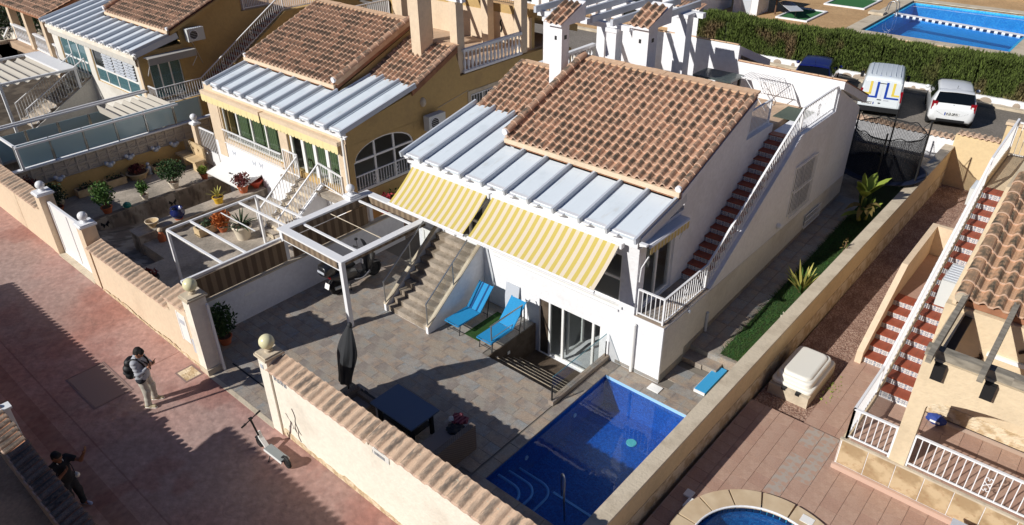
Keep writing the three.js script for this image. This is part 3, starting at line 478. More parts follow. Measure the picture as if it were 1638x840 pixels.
// ---- details of the white house
{
  const h = whiteHouse;
  const clear = M.glass;
  // lower sliding door, upper windows, doors
  glazing(h, 'x', -13.5, [-10.5, -10.03, -9.0, -8.74], [-.92, .9], { fw: .07, pane: clear, name: 'sliding_door' });
  const leaf = part(h, 'open_door_leaf', [box(-10.0, -9.95, -.8, .88, -14.4, -13.62), box(-10.0, -9.95, -.8, -.72, -14.4, -13.62)].map(() => null).concat([box(-10.0, -9.95, -.8, .88, -14.42, -14.34), box(-10.0, -9.95, -.8, .88, -13.7, -13.62), box(-10.0, -9.95, .8, .88, -14.338, -13.702), box(-10.0, -9.95, -.8, -.72, -14.338, -13.702)]), M.white_plastic);
  part(leaf, 'pane', box(-9.981, -9.969, -.72, .8, -14.338, -13.702), clear);
  glazing(h, 'x', -13.5, [-12.47, -11.06, -9.65, -8.24], [1.87, 2.55, 3.27], { fw: .07, pane: clear });
  part(h, 'window_sill', box(-12.6, -8.1, 1.78, 1.838, -13.5, -13.33), M.white_plastic);
  part(h, 'curtain_rail', box(-12.5, -8.2, 1.66, 1.72, -13.36, -13.34), M.white_paint);
  glazing(h, 'x', -13.5, [-14.07, -13.5, -12.93], [1.75, 2.5, 3.57], { fw: .08, pane: clear, name: 'front_door' });
  glazing(h, 'z', -7.85, [-15.1, -14.4, -13.74], [1.79, 3.6], { fw: .06, pane: clear, name: 'sliding_door' });
  glazing(h, 'x', -13.375, [-15.45, -15.0, -14.82], [.05, 1.55], { fw: .07, pane: M.white_plastic, paneName: 'panel', name: 'store_door' });
  part(h, 'downpipe', [tube([-7.66, .02, -13.33], [-7.66, 1.5, -13.33], .045, 12), ball(-7.66, 1.5, -13.33, .05, 10)], M.white_plastic);
  part(h, 'stone_skirting', [box(-6.878, -6.862, .02, .24, -14.58, -13.4), prismX([[-14.59, .15], [-14.59, .45], [-25.38, .98], [-25.38, .8]], -6.879, -6.864), box(-8.2, -6.89, .01, .1, -13.388, -13.374)], stoneMats[4]);
  part(h, 'wall_base', prismX([[-13.42, .245], [-13.42, 1.66], [-25.38, 1.66], [-25.38, .985], [-14.6, .46], [-14.6, .245]], -6.8795, -6.868), M.grey_white_wall);
  part(h, 'vent_pipe', tube([-6.83, .38, -15.7], [-6.83, 1.0, -15.7], .04, 10), M.rafter_grey);
  part(h, 'wall_lamp', [tube([-6.87, 1.92, -19.81], [-6.8, 1.92, -19.81], .09, 14), ball(-6.8, 1.92, -19.81, .08, 12)], M.white_plastic);
  part(h, 'socket', box(-7.749, -7.735, 2.35, 2.45, -15.62, -15.52), M.white_plastic);
  const w1 = glazing(h, 'z', -6.872, [-21.9, -21.2, -20.5], [1.98, 2.75, 3.55], { fw: .06, d: .03 }); grilleZ(h, -6.80, -21.95, -20.45, 1.93, 3.62, 13);
  const w2 = glazing(h, 'z', -6.872, [-23.3, -22.1], [.92, 1.34], { fw: .05, d: .03 }); grilleZ(h, -6.80, -23.35, -22.05, .9, 1.36, 12);
  // awnings: cassette, cloth, front bar, arms
  const cloth = stripes('awning_cloth', ['#c4b05c', '#d4c7b2'], .115, {}), cloth2 = stripes('awning_trim', ['#d8c27a', '#d9cfba'], .1, {}, 0);
  for (const [x0, x1, lb] of [[-15.52, -12.46, 'left yellow striped awning over the front stair'], [-12.32, -8.16, 'right yellow striped awning over the long window']]) {
    const a = part(h, 'awning', [box(x0 - .04, x1 + .04, 3.6, 3.74, -13.3, -13.16), tube([x0, 2.87, -12.17], [x1, 2.87, -12.17], .035, 8), box(x0, x1, 2.80, 2.87, -12.165, -12.15)], M.white_paint, lb);
    const n = 10, ps = []; const z0 = -13.2, z1 = -12.17, y0 = 3.72, y1 = 2.9; const P = (x, t, d) => V(x, mix(y0, y1, t) - Math.sin(t * Math.PI) * .045 + d, mix(z0, z1, t));
    const pos = [], uv = []; for (let i = 0; i < n; i++) { const t = i / n, u = (i + 1) / n; for (const [p, q] of [[V(0, 0, 0), 0]]) { const a0 = P(x0 + .03, t, 0), b0 = P(x1 - .03, t, 0), c0 = P(x1 - .03, u, 0), d0 = P(x0 + .03, u, 0); for (const s of [d0, c0, b0, d0, b0, a0]) { pos.push(s.x, s.y, s.z); uv.push(s.x - x0, s.z); } for (const s of [a0, b0, c0, a0, c0, d0]) { pos.push(s.x, s.y - .006, s.z); uv.push(s.x - x0, s.z); } } }
    const g = new THREE.BufferGeometry(); g.setAttribute('position', new THREE.Float32BufferAttribute(pos, 3)); g.setAttribute('uv', new THREE.Float32BufferAttribute(uv, 2)); g.computeVertexNormals(); part(a, 'cloth', g, cloth);
    for (const x of [x0 + .15, x1 - .15]) part(a, 'arm', [tube([x, 3.45, -13.3], [x + .02, 3.2, -12.75], .022, 8), tube([x + .02, 3.2, -12.75], [x, 2.9, -12.2], .022, 8)], M.white_paint);
  }
  // closed side awning over the balcony door
  const sa = part(h, 'side_awning', [box(-7.74, -7.5, 3.78, 3.82, -15.28, -13.42), box(-7.74, -7.7, 3.66, 3.778, -15.28, -13.42), tube([-7.5, 3.77, -13.42], [-7.5, 3.77, -15.28], .035, 10)], M.white_paint);
  const sc = []; for (let i = 0; i < 12; i++) { const z = -13.44 - i * .153; sc.push(prismX([[z, 3.74], [z, 3.58], [z - .04, 3.545], [z - .113, 3.545], [z - .153, 3.58], [z - .153, 3.74]], -7.492, -7.486)); }
  part(sa, 'valance', sc, stripes('valance_stripe', ['#cdb56a', '#cfc3a4'], .077, {}, 0)); part(sa, 'arm', [tube([-7.7, 3.1, -13.47], [-7.52, 3.5, -13.44], .018, 6), tube([-7.72, 2.7, -13.46], [-7.7, 3.1, -13.47], .018, 6), tube([-7.7, 3.15, -15.25], [-7.52, 3.7, -15.25], .016, 6)], M.white_paint);
  part(h, 'balcony_floor', box(-7.748, -6.885, 1.69, 1.722, -15.7, -13.4), stoneMats[3]);
  // front stair with glass balustrades
  const fs = stairFlight(h, 'front_stair', -14.66, -13.0, -11.1, -.2285, 10, 0, .172, M.white_wall, M.stair_stone, M.stair_stone, { base: .3 });
  for (const [x, w] of [[-14.74, .09], [-12.95, .09]]) {
    const s = part(h, 'stair_side_wall', prismX([[-11.02, 0], [-11.02, .22], [-13.385, 2.0], [-13.385, 0]], x - w / 2, x + w / 2), M.white_wall);
    part(s, 'coping', beam([x, .23, -11.02], [x, 2.01, -13.38], w + .04, .03), M.coping_stone);
    const b = part(h, 'glass_balustrade', [tube([x, .22, -11.06], [x, 1.0, -11.06], .02), tube([x, .98, -11.04], [x, 2.68, -13.3], .022), tube([x, 1.05, -12.15], [x, 1.82, -12.15], .02), tube([x, 1.95, -13.3], [x, 2.68, -13.3], .02)], M.steel);
    part(b, 'pane', [prismX([[-11.1, .34], [-11.1, .95], [-12.12, 1.72], [-12.12, 1.1]], x - .005, x + .005)], clear); part(b, 'pane', [prismX([[-12.18, 1.15], [-12.18, 1.76], [-13.27, 2.58], [-13.27, 1.97]], x - .005, x + .005)], clear);
  }
  // sunken entrance: lining walls, steps, curb
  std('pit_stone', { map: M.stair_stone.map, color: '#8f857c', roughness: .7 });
  const pit = part(h, 'sunken_entrance', [box(-10.97, -10.93, -1.05, .004, -13.39, -11.4), box(-8.56, -8.53, -1.05, .004, -13.39, -11.4), box(-10.93, -8.56, -1.2, -.95, -13.39, -11.4), box(-10.8, -10.53, -.95, .915, -13.58, -13.45), box(-10.93, -10.81, -.95, -.002, -13.45, -13.393)], M.pit_stone);
  for (let i = 0; i < 5; i++) { piece(pit, 'step', fin(new THREE.BoxGeometry(2.36, .95 - .158 * (i + 1), .25)), M.pit_stone, V(-9.745, -.95 + (.95 - .158 * (i + 1)) / 2, -11.53 - i * .25)); piece(pit, 'step_edge', cached('se', () => new THREE.BoxGeometry(2.34, .008, .018)), M.coping_stone, V(-9.745, -.158 * (i + 1) + .005, -11.643 - i * .25)); }
  part(pit, 'step_lamp', [box(-10.93, -10.92, -.3, -.2, -11.75, -11.65), box(-10.93, -10.92, -.4, -.3, -12.25, -12.15)], M.white_plastic);
  // balcony wall corner stain-free; roof terrace: pillars, pergola, chimneys
  const pil = (x, z, w, d, y0, y1) => part(h, 'pergola_pillar', [box(x - w / 2, x + w / 2, y0, y1, z - d / 2, z + d / 2), box(x - w / 2 - .03, x + w / 2 + .03, y1 - .1, y1 + .02, z - d / 2 - .03, z + d / 2 + .03)], M.white_wall);
  pil(-15.0, -19.0, .3, .3, 4.5, 7.0); pil(-12.85, -19.5, .36, .36, 4.5, 6.9); pil(-13.6, -22.4, .4, .4, 4.5, 6.95); pil(-11.9, -22.1, .4, .4, 4.5, 7.0); pil(-15.3, -22.5, .35, .35, 4.5, 6.95);
  const pg = part(h, 'terrace_pergola', [box(-15.9, -12.3, 6.86, 7.02, -19.64, -19.46), box(-15.9, -11.4, 6.86, 7.02, -22.55, -22.35)], M.white_wall);
  for (const x of [-15.75, -15.05, -14.3, -13.5, -12.75, -12.0]) part(pg, 'rafter', [beam([x, 7.12, -19.15], [x, 7.12, -23.2], .1, .2)], M.rafter_grey);
  for (const [x, z, w, d, y0, y1] of [[-13.8, -17.95, .46, .36, 4.9, 7.15], [-11.72, -19.42, .56, .5, 4.5, 7.1]]) {
    const c = part(h, 'chimney', [box(x - w / 2, x + w / 2, y0, y1, z - d / 2, z + d / 2)], M.white_wall); const cb = part(c, 'chimney_cap', prismX([[z + d / 2 + .12, y1 + .01], [z + d / 2 + .12, y1 + .08], [z - .9, y1 + .56], [z - .9, y1 + .01]], x - w / 2 - .06, x + w / 2 + .06), M.white_wall);
    const us = V(0, .48, -1.05).normalize(), cw = (w + .16) / 3, geo = cached('cc' + w, () => tileGeo(cw, .4)), q = basisQ(V(1, 0, 0), us); for (let j = 0; j < 3; j++) for (let i = 0; i < 3; i++) piece(c, 'cap_tile', geo, roofMats[(i + j * 2) % 6], V(x - w / 2 - .08 + i * cw, y1 + .08, z + d / 2 + .16).addScaledVector(us, j * .34), q);
    part(c, 'vent', [box(x - .04, x + .04, y1 - .42, y1 - .3, z + d / 2, z + d / 2 + .006), box(x + w / 2, x + w / 2 + .006, y1 - .4, y1 - .28, z - .06, z + .06)], M.dark_metal);
  }
  balustrade(h, [-15.62, 4.65, -19.2], [-15.62, 4.65, -22.4], .75);
  part(h, 'balcony_drain', box(-6.88, -6.8, 1.6, 1.66, -14.6, -14.54), M.rafter_grey);
}
// ---- furniture on the roof terrace
{
  const t = thing('roof_table', 'dark grey glass-topped table against the white parapet of the roof terrace', 'table', [-10.5, 4.5, -22.2]);
  part(t, 'tabletop', box(-11.2, -9.85, 5.2, 5.25, -22.66, -21.72), std('slate_top', { color: '#4c5654', roughness: .25 })); for (const [x, z] of [[-11.1, -22.55], [-9.95, -22.55], [-11.1, -21.85], [-9.95, -21.85]]) part(t, 'leg', box(x - .04, x + .04, 4.5, 5.2, z - .04, z + .04), M.dark_metal);
  const k = thing('planter_box', 'small grey storage box beside a white pergola pillar on the roof terrace', 'box', [-11.7, 4.5, -21.2]); part(k, 'body', box(-12.0, -11.45, 4.5, 5.0, -21.5, -21.05), M.rafter_grey); part(k, 'lid', box(-12.03, -11.42, 5.0, 5.05, -21.53, -21.02), M.coping_stone);
  const d = thing('drying_rack', 'white folding laundry rack standing beside the roof table', 'laundry rack', [-9.0, 4.5, -22.1]); const bars = []; for (let i = 0; i < 13; i++) bars.push(tube([-9.6 + i * .085, 5.42, -22.6], [-9.62 + i * .085, 5.42, -21.9], .008, 5)); part(d, 'rails', [...bars, tube([-9.62, 5.42, -21.9], [-8.55, 5.42, -21.9], .014, 6), tube([-9.62, 5.42, -22.6], [-8.55, 5.42, -22.6], .014, 6)], M.white_paint);
  const wing = []; for (let i = 0; i < 8; i++) wing.push(tube([-8.5 + i * .035, 5.42 - i * .05, -22.6], [-8.5 + i * .035, 5.42 - i * .05, -21.9], .007, 5)); part(d, 'side_wing', [...wing, tube([-8.52, 5.42, -21.9], [-8.26, 5.06, -21.9], .012, 6), tube([-8.52, 5.42, -22.6], [-8.26, 5.06, -22.6], .012, 6)], M.white_paint);
  for (const s of [-21.95, -22.55]) part(d, 'leg', [tube([-9.5, 5.4, s], [-8.7, 4.52, s], .013, 6), tube([-8.6, 5.4, s], [-9.4, 4.52, s], .013, 6)], M.white_paint);
  const m = thing('door_mat', 'dark grey-green mat on the roof terrace at the top of the red steps', 'mat', [-7.9, 4.5, -22.2]); part(m, 'mat', box(-8.3, -7.45, 4.501, 4.52, -22.78, -21.64), std('mat_green', { color: '#4b564c', roughness: 1 }));
  const s = thing('terrace_sofa', 'grey cushioned sofa between the pillars of the roof pergola', 'sofa', [-12.6, 4.5, -21.4]); part(s, 'frame', [box(-13.1, -12.2, 4.5, 4.8, -22.0, -20.6), box(-13.2, -13.1, 4.5, 5.3, -22.0, -20.6)], M.black); part(s, 'cushion', box(-13.08, -12.2, 4.8, 4.95, -21.98, -20.62), std('grey_cushion', { color: '#a3a6aa', roughness: 1 })); part(s, 'cushion', box(-13.1, -12.95, 4.95, 5.35, -21.9, -20.7), M.grey_cushion);
}
// ---------------------------------------------------------------- the white house's courtyard
const clearG = M.glass;
const mosaic = std('mosaic', { map: tex(512, 1.0, (u, v, i, j) => { const n = 24, a = Math.floor(u * n), b = Math.floor(v * n), fx = u * n - a, fy = v * n - b, k = hash2(a, b, 900); if (fx < .1 || fy < .1) return hex('#1c62a8'); return lerpC(lerpC(hex('#044c98'), hex('#0b6ac0'), k), hex('#043c86'), hash2(a, b, 901) > .8 ? .6 : 0); }), roughness: .3 });
std('mosaic_light', { color: '#9cc8ee', roughness: .35 });
const waterMat = new THREE.MeshPhysicalMaterial({ color: '#c4e2f6', transmission: .98, thickness: 0, roughness: .02, ior: 1.33, bumpMap: tex(256, 2.2, (u, v) => grey(255 * fbm(u, v, 8, 3, 910)), false), bumpScale: .0015 });
{
  const p = thing('swimming_pool', 'rectangular blue mosaic swimming pool half in shade beside the stone courtyard', 'swimming pool', [-6.6, 0, -10.5]);
  const [x0, x1, z0, z1] = [-8.1, -5.15, -12.82, -8.16], d = -1.0;
  part(p, 'basin', [box(x0 - .055, x0, d, -.012, z0 - .05, z1 + .05), box(x1, x1 + .045, d, -.012, z0 - .05, z1 + .05), box(x0, x1, d, -.012, z0 - .055, z0), box(x0, x1, d, -.012, z1, z1 + .055), box(x0 - .05, x1 + .04, d - .1, d, z0 - .05, z1 + .05)], mosaic);
  part(p, 'rim_tiles', [box(x0, x1, -.1, -.008, z0, z0 + .012), box(x1 - .012, x1, -.1, -.008, z0 + .013, z1)], M.mosaic_light);
  // rounded entry steps with pale edges, long bench
  const rs = (xr, zf, y) => { const pts = [[x0, z1 - .001], [x0, zf]]; for (let i = 0; i <= 10; i++) { const a = Math.PI / 2 * i / 10; pts.push([xr - .35 + Math.sin(a) * .35, zf + .35 - Math.cos(a) * .35]); } pts.push([xr, z1 - .001]); return pts; };
  [[-7.3, -8.62, -.28], [-7.22, -8.98, -.45], [-7.05, -9.34, -.65]].forEach(([xr, zf, y], i) => { const s = part(p, 'pool_step', prismY(rs(xr, zf, y), d + .01, y), mosaic); const e = rs(xr, zf, y).slice(1).map(q => V(q[0], y + .012, q[1])); part(s, 'step_edge', pipe(e, .034, 5, 40), M.mosaic_light); });
  const bench = part(p, 'bench', box(-7.04, x1 - .002, d + .012, -.65, -9.3, z1 - .002), mosaic); part(bench, 'step_edge', beam([-7.04, -.64, -9.29], [x1, -.64, -9.29], .06, .03), M.mosaic_light);
  part(p, 'water', quad(V(x0, -.1, z1), V(x1, -.1, z1), V(x1, -.1, z0), V(x0, -.1, z0)), waterMat);
  const dr = part(p, 'pool_light', [tube([-6.72, -1.0, -12.05], [-6.72, -.975, -12.05], .13, 18)], std('pool_light_lens', { color: '#8fe0c0', roughness: .3 }));
  part(p, 'skimmer_plate', box(-6.75, -6.35, -.02, .006, -12.95, -12.86), M.white_plastic); part(p, 'nozzle', [tube([x0, -.5, -11.5], [x0 + .02, -.5, -11.5], .06, 10), tube([x0, -.5, -9.6], [x0 + .02, -.5, -9.6], .06, 10)], M.white_plastic);
  part(p, 'handrail', pipe([[-6.2, -.3, -8.6], [-6.2, .5, -8.55], [-6.35, .72, -8.75], [-6.62, .45, -9.02], [-6.66, -.3, -9.1]], .022, 8, 30), M.steel);
  const cop = []; for (let i = 0; i < 8; i++) cop.push([x0 - .26, x0 - .0, z1 - i * .585 - .58, z1 - i * .585]); for (const c of cop) part(p, 'coping_stone', box(c[0], c[1] + .01, -.03, .012, c[2], c[3] - .008), stoneMats[Math.floor(rr(0, 5))]);
  for (let i = 0; i < 5; i++) part(p, 'coping_stone', box(x0 - .26 + i * .66, x0 - .26 + i * .66 + .65, -.03, .011, z0 - .2, z0 + .006), stoneMats[(i * 2) % 5]);
  for (let i = 0; i < 5; i++) part(p, 'coping_stone', box(x0 - .26 + i * .66, x0 - .26 + i * .66 + .65, -.03, .011, z1 - .006, z1 + .26), stoneMats[(i * 2 + 1) % 5]);
  const sk = thing('skimmer_lid', 'square white skimmer lid in the paving at the house corner by the pool', 'lid', [-6.8, 0, -13.1]); part(sk, 'lid', box(-6.98, -6.65, .002, .03, -13.28, -13.02), M.white_plastic);
}
// glass balustrades of the sunken entrance
{
  const g = thing('pool_balustrade', 'frameless glass balustrade on a stone kerb between sunken entrance and pool', 'glass balustrade', [-8.4, 0, -12.2]);
  part(g, 'kerb', box(-8.53, -8.38, 0, .14, -13.38, -10.96), stoneMats[3]); part(g, 'post', [tube([-8.45, .14, -11.0], [-8.45, .62, -11.0], .022), tube([-8.45, .14, -13.3], [-8.45, .62, -13.3], .016)], M.dark_metal); part(g, 'pane', box(-8.456, -8.444, .14, .86, -13.3, -11.0), clearG); part(g, 'top_edge', box(-8.46, -8.44, .86, .872, -13.3, -11.0), M.tint_glass);
  const q = thing('entrance_handrail', 'steel handrail with glass along the left edge of the sunken entrance', 'handrail', [-11, 0, -12.4]); part(q, 'rail', tube([-10.99, .88, -11.55], [-10.99, .88, -13.2], .022), M.steel); for (const z of [-11.58, -12.95]) part(q, 'post', tube([-10.99, 0, z], [-10.99, .88, z], .02), M.steel); part(q, 'rail', tube([-10.99, .45, -11.6], [-10.99, .45, -12.95], .012), M.steel);
}
// carport frame with fabric fascias
std('fascia_cloth', { map: tex(128, .5, (u, v) => { const s = Math.floor(u * 4) % 2; return lerpC(s ? hex('#6f5f4e') : hex('#8a7863'), [0, 0, 0], (fbm(u, v, 50, 2, 920) - .5) * .15); }), roughness: .95, side: THREE.DoubleSide });
{
  const c = thing('carport_frame', 'white carport frame with open roof over the parked motor scooter', 'pergola', [-16.3, 0, -11.5]);
  const x0 = -17.72, x1 = -14.93, z0 = -13.1, z1 = -9.92, y = 2.2;
  part(c, 'frame', [box(x0 - .15, x0 + .13, y - .06, y, z0 - .1, z1 + .13), box(x1 - .12, x1 + .12, y - .06, y, z0 - .1, z1 + .13), box(x0 + .13, x1 - .12, y - .06, y, z1 - .12, z1 + .13), box(x0 + .13, x1 - .12, y - .06, y, z0 - .1, z0 + .12)], M.white_paint);
  for (const z of [-10.55, -12.62]) part(c, 'crossbar', box(x0 + .13, x1 - .12, y - .11, y - .062, z - .035, z + .035), M.white_paint);
  part(c, 'cord', tube([x0 + .1, y - .1, -11.5], [x1 - .1, y - .1, -11.5], .014, 6), M.coping_stone);
  for (const [x, z] of [[x0, z1 + .05], [x1 + .02, z1 + .05], [x0, z0]]) part(c, 'post', box(x - .065, x + .065, 0, y - .06, z - .065, z + .065), M.white_paint);
  part(c, 'fascia', [box(x0 + .13, x1 - .12, y - .3, y - .062, z1 + .1, z1 + .115), box(x0 + .1, x0 + .115, y - .3, y - .062, z0, z1), box(x1 - .115, x1 - .1, y - .3, y - .062, z0, z1), box(x0 + .13, x1 - .12, y - .3, y - .062, z0 + .1, z0 + .115)], M.fascia_cloth);
  part(c, 'trim', [box(x0 + .1, x1, y - .33, y - .3, z1 + .095, z1 + .12)], M.white_paint);
}
// closed parasol under its cover
{
  const u = thing('parasol', 'closed parasol in a black cover behind the front wall', 'parasol', [-12.3, 0, -7.78]);
  part(u, 'pole', tube([-12.31, .02, -7.75], [-12.1, 1.6, -7.78], .024, 10), M.dark_metal);
  const ax = (t) => V(mix(-12.42, -11.86, t), mix(.62, 2.62, t), -7.8), n = 18, m = 20, pos = [], uvs = []; const rad = t => (t < .5 ? mix(.19, .285, sm(0, .5, t)) : mix(.285, .06, Math.pow((t - .5) / .5, 1.6))); const f = (i, j) => { const t = i / n, a = j / m * Math.PI * 2, r = rad(t) * (1 + .16 * Math.sin(a * 5 + t * 2) * (1 - t * .6) + .05 * Math.sin(a * 3 + t * 9)); return ax(t).add(V(Math.cos(a) * r, Math.sin(a * 2) * .02, Math.sin(a) * r * .62)); };
  for (let i = 0; i < n; i++) for (let j = 0; j < m; j++) for (const q of [[i, j], [i + 1, j], [i + 1, j + 1], [i, j], [i + 1, j + 1], [i, j + 1]]) { const p = f(...q); pos.push(p.x, p.y, p.z); }
  const g = new THREE.BufferGeometry(); g.setAttribute('position', new THREE.Float32BufferAttribute(pos, 3)); part(u, 'cover', fin(g), std('cover_cloth', { color: '#2f3134', roughness: .75 })); part(u, 'tip', ball(-11.84, 2.62, -7.8, .06, 10, 1.3), M.cover_cloth);
  part(u, 'base', [box(-12.85, -11.75, .0, .06, -7.84, -7.72), box(-12.36, -12.24, .0, .065, -8.3, -7.25)], M.dark_metal); part(u, 'base_slab', [box(-12.8, -12.36, .06, .11, -8.25, -7.85), box(-12.24, -11.8, .06, .11, -8.25, -7.85), box(-12.24, -11.8, .06, .11, -7.7, -7.3)], M.black);
}
// lounge table, sofa, armchair, clothes
std('blue_slate', { color: '#56657c', roughness: .3 }); std('wicker', { map: tex(128, .12, (u, v) => { const a = Math.sin(u * 12.56) * Math.sin(v * 12.56); return lerpC(hex('#5b5049'), hex('#8b7d70'), a * .5 + .5); }), roughness: .9, bumpMap: tex(128, .12, (u, v) => grey(127 + 120 * Math.sin(u * 12.56) * Math.sin(v * 12.56)), false), bumpScale: .006 });
{
  const t = thing('lounge_table', 'dark blue-grey square table in the shade of the front wall', 'table', [-10.5, 0, -8.1]);
  part(t, 'tabletop', box(-11.26, -9.82, .7, .74, -8.52, -7.64), M.blue_slate); for (const [x, z] of [[-11.1, -8.38], [-9.98, -8.38], [-11.1, -7.78], [-9.98, -7.78]]) part(t, 'leg', box(x - .04, x + .04, .01, .7, z - .04, z + .04), M.dark_metal); part(t, 'shelf', box(-11.1, -9.98, .3, .33, -8.38, -7.78), M.dark_metal);
  const s = thing('wicker_sofa', 'brown wicker sofa with its back to the pool, clothes on its seat', 'sofa', [-9.1, 0, -8.1]);
  part(s, 'back', box(-8.98, -8.84, .01, .74, -8.7, -7.0), M.wicker); part(s, 'seat', box(-9.6, -8.98, .01, .38, -8.7, -7.0), M.wicker); part(s, 'armrest', box(-9.6, -8.98, .38, .58, -7.12, -7.0), M.wicker); part(s, 'cushion', box(-9.58, -9.0, .38, .48, -8.68, -7.14), std('taupe_cloth', { color: '#8d8078', roughness: 1 }));
  const a = thing('wicker_armchair', 'wicker armchair in deep shade between parasol and table', 'armchair', [-11.7, 0, -7.6]); part(a, 'seat', box(-12.0, -11.45, .01, .36, -7.9, -7.3), M.wicker); part(a, 'back', box(-12.1, -11.98, .01, .66, -7.9, -7.3), M.wicker); part(a, 'armrest', [box(-11.98, -11.45, .36, .54, -7.9, -7.8)], M.wicker); part(a, 'cushion', box(-11.97, -11.46, .36, .44, -7.79, -7.32), M.taupe_cloth);
  const cl = thing('clothes_pile', 'red and black clothes thrown over the end of the wicker sofa', 'clothes', [-9.4, .5, -8.75]); const heap = (cx, cy, cz, sx, sy, sz, seed) => { const g = new THREE.IcosahedronGeometry(1, 3), p = g.attributes.position; for (let i = 0; i < p.count; i++) { const v = V(p.getX(i), p.getY(i), p.getZ(i)), k = 1 + .22 * Math.sin(v.x * 7 + seed) * Math.cos(v.z * 6 + seed * 2) + .12 * Math.sin(v.y * 11 + v.x * 4); p.setXYZ(i, v.x * sx * k, Math.max(-.5, v.y) * sy * k, v.z * sz * k); } g.translate(cx, cy, cz); return fin(g, false); };
  part(cl, 'red_shirt', heap(-9.4, .55, -8.72, .2, .07, .18, 1), std('red_cloth', { map: tex(64, .16, (u, v) => (Math.floor(u * 4) % 2 ? hex('#6a2632') : hex('#8a5058'))), roughness: 1 })); part(cl, 'dark_towel', heap(-9.25, .5, -8.5, .22, .08, .2, 3), M.black); part(cl, 'pale_cap', heap(-9.52, .56, -8.62, .09, .05, .08, 5), std('pale_cloth', { color: '#d8d2c8', roughness: 1 }));
}
// blue sun loungers and the strip of turf between them
std('blue_sling', { map: tex(128, .3, (u, v) => lerpC(hex('#1f94cc'), hex('#167db2'), fbm(u, v, 30, 2, 930))), roughness: .8, side: THREE.DoubleSide });
{
  const mk = (lb, x, turn) => { const l = thing('sun_lounger', lb, 'sun lounger', [x, 0, -12.2], 'blue sun loungers by the front stair');
    const pts = [[-11.52, .36], [-12.35, .36], [-12.95, .92]]; const g = [], fr = []; const w = .26;
    part(l, 'seat_sling', [quad(V(x - w, .37, -11.5), V(x + w, .37, -11.5), V(x + w, .35, -12.36), V(x - w, .35, -12.36)), quad(V(x - w, .364, -12.36), V(x + w, .364, -12.36), V(x + w, .384, -11.5), V(x - w, .384, -11.5)).scale(1, 1, 1)], M.blue_sling);
    part(l, 'back_sling', [beam([x, .365, -12.37], [x, .96, -12.95], w * 2, .012)], M.blue_sling);
    part(l, 'frame', [tube([x - w, .35, -11.48], [x - w, .35, -12.38], .016), tube([x + w, .35, -11.48], [x + w, .35, -12.38], .016), tube([x - w, .35, -12.38], [x - w, .97, -12.97], .016), tube([x + w, .35, -12.38], [x + w, .97, -12.97], .016), tube([x - w, .35, -11.48], [x + w, .35, -11.48], .016)], M.blue_sling);
    for (const z of [-11.6, -12.75]) part(l, 'leg', [tube([x - w + .03, .34, z], [x - w + .03, .005, z + .06], .013), tube([x + w - .03, .34, z], [x + w - .03, .005, z + .06], .013), tube([x - w + .03, .1, z + .04], [x + w - .03, .1, z + .04], .01)], M.dark_metal);
    part(l, 'back_prop', [tube([x - w, .75, -12.78], [x - w, .33, -12.72], .012), tube([x + w, .75, -12.78], [x + w, .33, -12.72], .012)], M.dark_metal); return l; };
  const l1 = mk('blue sun lounger against the white side wall of the front stair', -12.42), l2 = mk('blue sun lounger next to the handrail of the sunken entrance', -11.19);
  part(l1, 'cushion_stripe', [beam([-12.3, .375, -12.36], [-12.3, .97, -12.95], .05, .014), beam([-12.52, .375, -12.36], [-12.52, .97, -12.95], .05, .014)], std('navy_stripe', { color: '#15467a', roughness: .9 }));
  const t = thing('turf_mat', 'short strip of artificial turf between the two blue loungers', 'mat', [-11.95, 0, -12.4]); part(t, 'mat', box(-12.15, -11.6, .005, .02, -13.1, -11.7), M.turf);
  const b = thing('swim_float', 'light blue foam board leaning at the foot of the boundary wall', 'float', [-5.85, 0, -14.3]); part(b, 'board', box(-6.02, -5.72, .012, .09, -14.9, -13.72), std('foam_blue', { color: '#3fa3d8', roughness: .6 })); part(b, 'edge', box(-6.03, -6.022, .012, .08, -14.9, -13.72), M.white_plastic); part(b, 'end_strip', box(-6.02, -5.72, .012, .085, -13.718, -13.69), M.white_plastic);
  const p1 = thing('window_shutter', 'grey-white panel leaning against the house wall behind the loungers', 'panel', [-12.1, 0, -13.3]); part(p1, 'panel', [beam([-11.75, .01, -13.2], [-11.75, 1.0, -13.36], .5, .03, V(0, 0, 1))], M.rafter_grey);
}
// ---- plants: leaf clumps on stems
const leafMat = (c) => std('leaf_' + c.slice(1), { color: c, roughness: .75, side: THREE.DoubleSide });
function leaves(n, cx, cy, cz, rx, ry, rz, s, r, up = .3) { const pos = []; for (let i = 0; i < n; i++) { let a = V(r() * 2 - 1, r() * 2 - 1, r() * 2 - 1); if (a.length() > 1) { i--; continue; } a.multiplyScalar(.45 + .55 * a.length() ** .3); const p = V(cx + a.x * rx, cy + a.y * ry, cz + a.z * rz), d = V(r() - .5, r() - .5 + up, r() - .5).normalize(), q = V(r() - .5, r() - .5, r() - .5).cross(d).normalize(), k = s * (.6 + r() * .8), t = p.clone().addScaledVector(d, k), m = p.clone().addScaledVector(d, k * .45), l = m.clone().addScaledVector(q, k * .28), w = m.clone().addScaledVector(q, -k * .28); for (const v of [p, l, t, p, t, w]) pos.push(v.x, v.y, v.z); } const g = new THREE.BufferGeometry(); g.setAttribute('position', new THREE.Float32BufferAttribute(pos, 3)); return fin(g); }
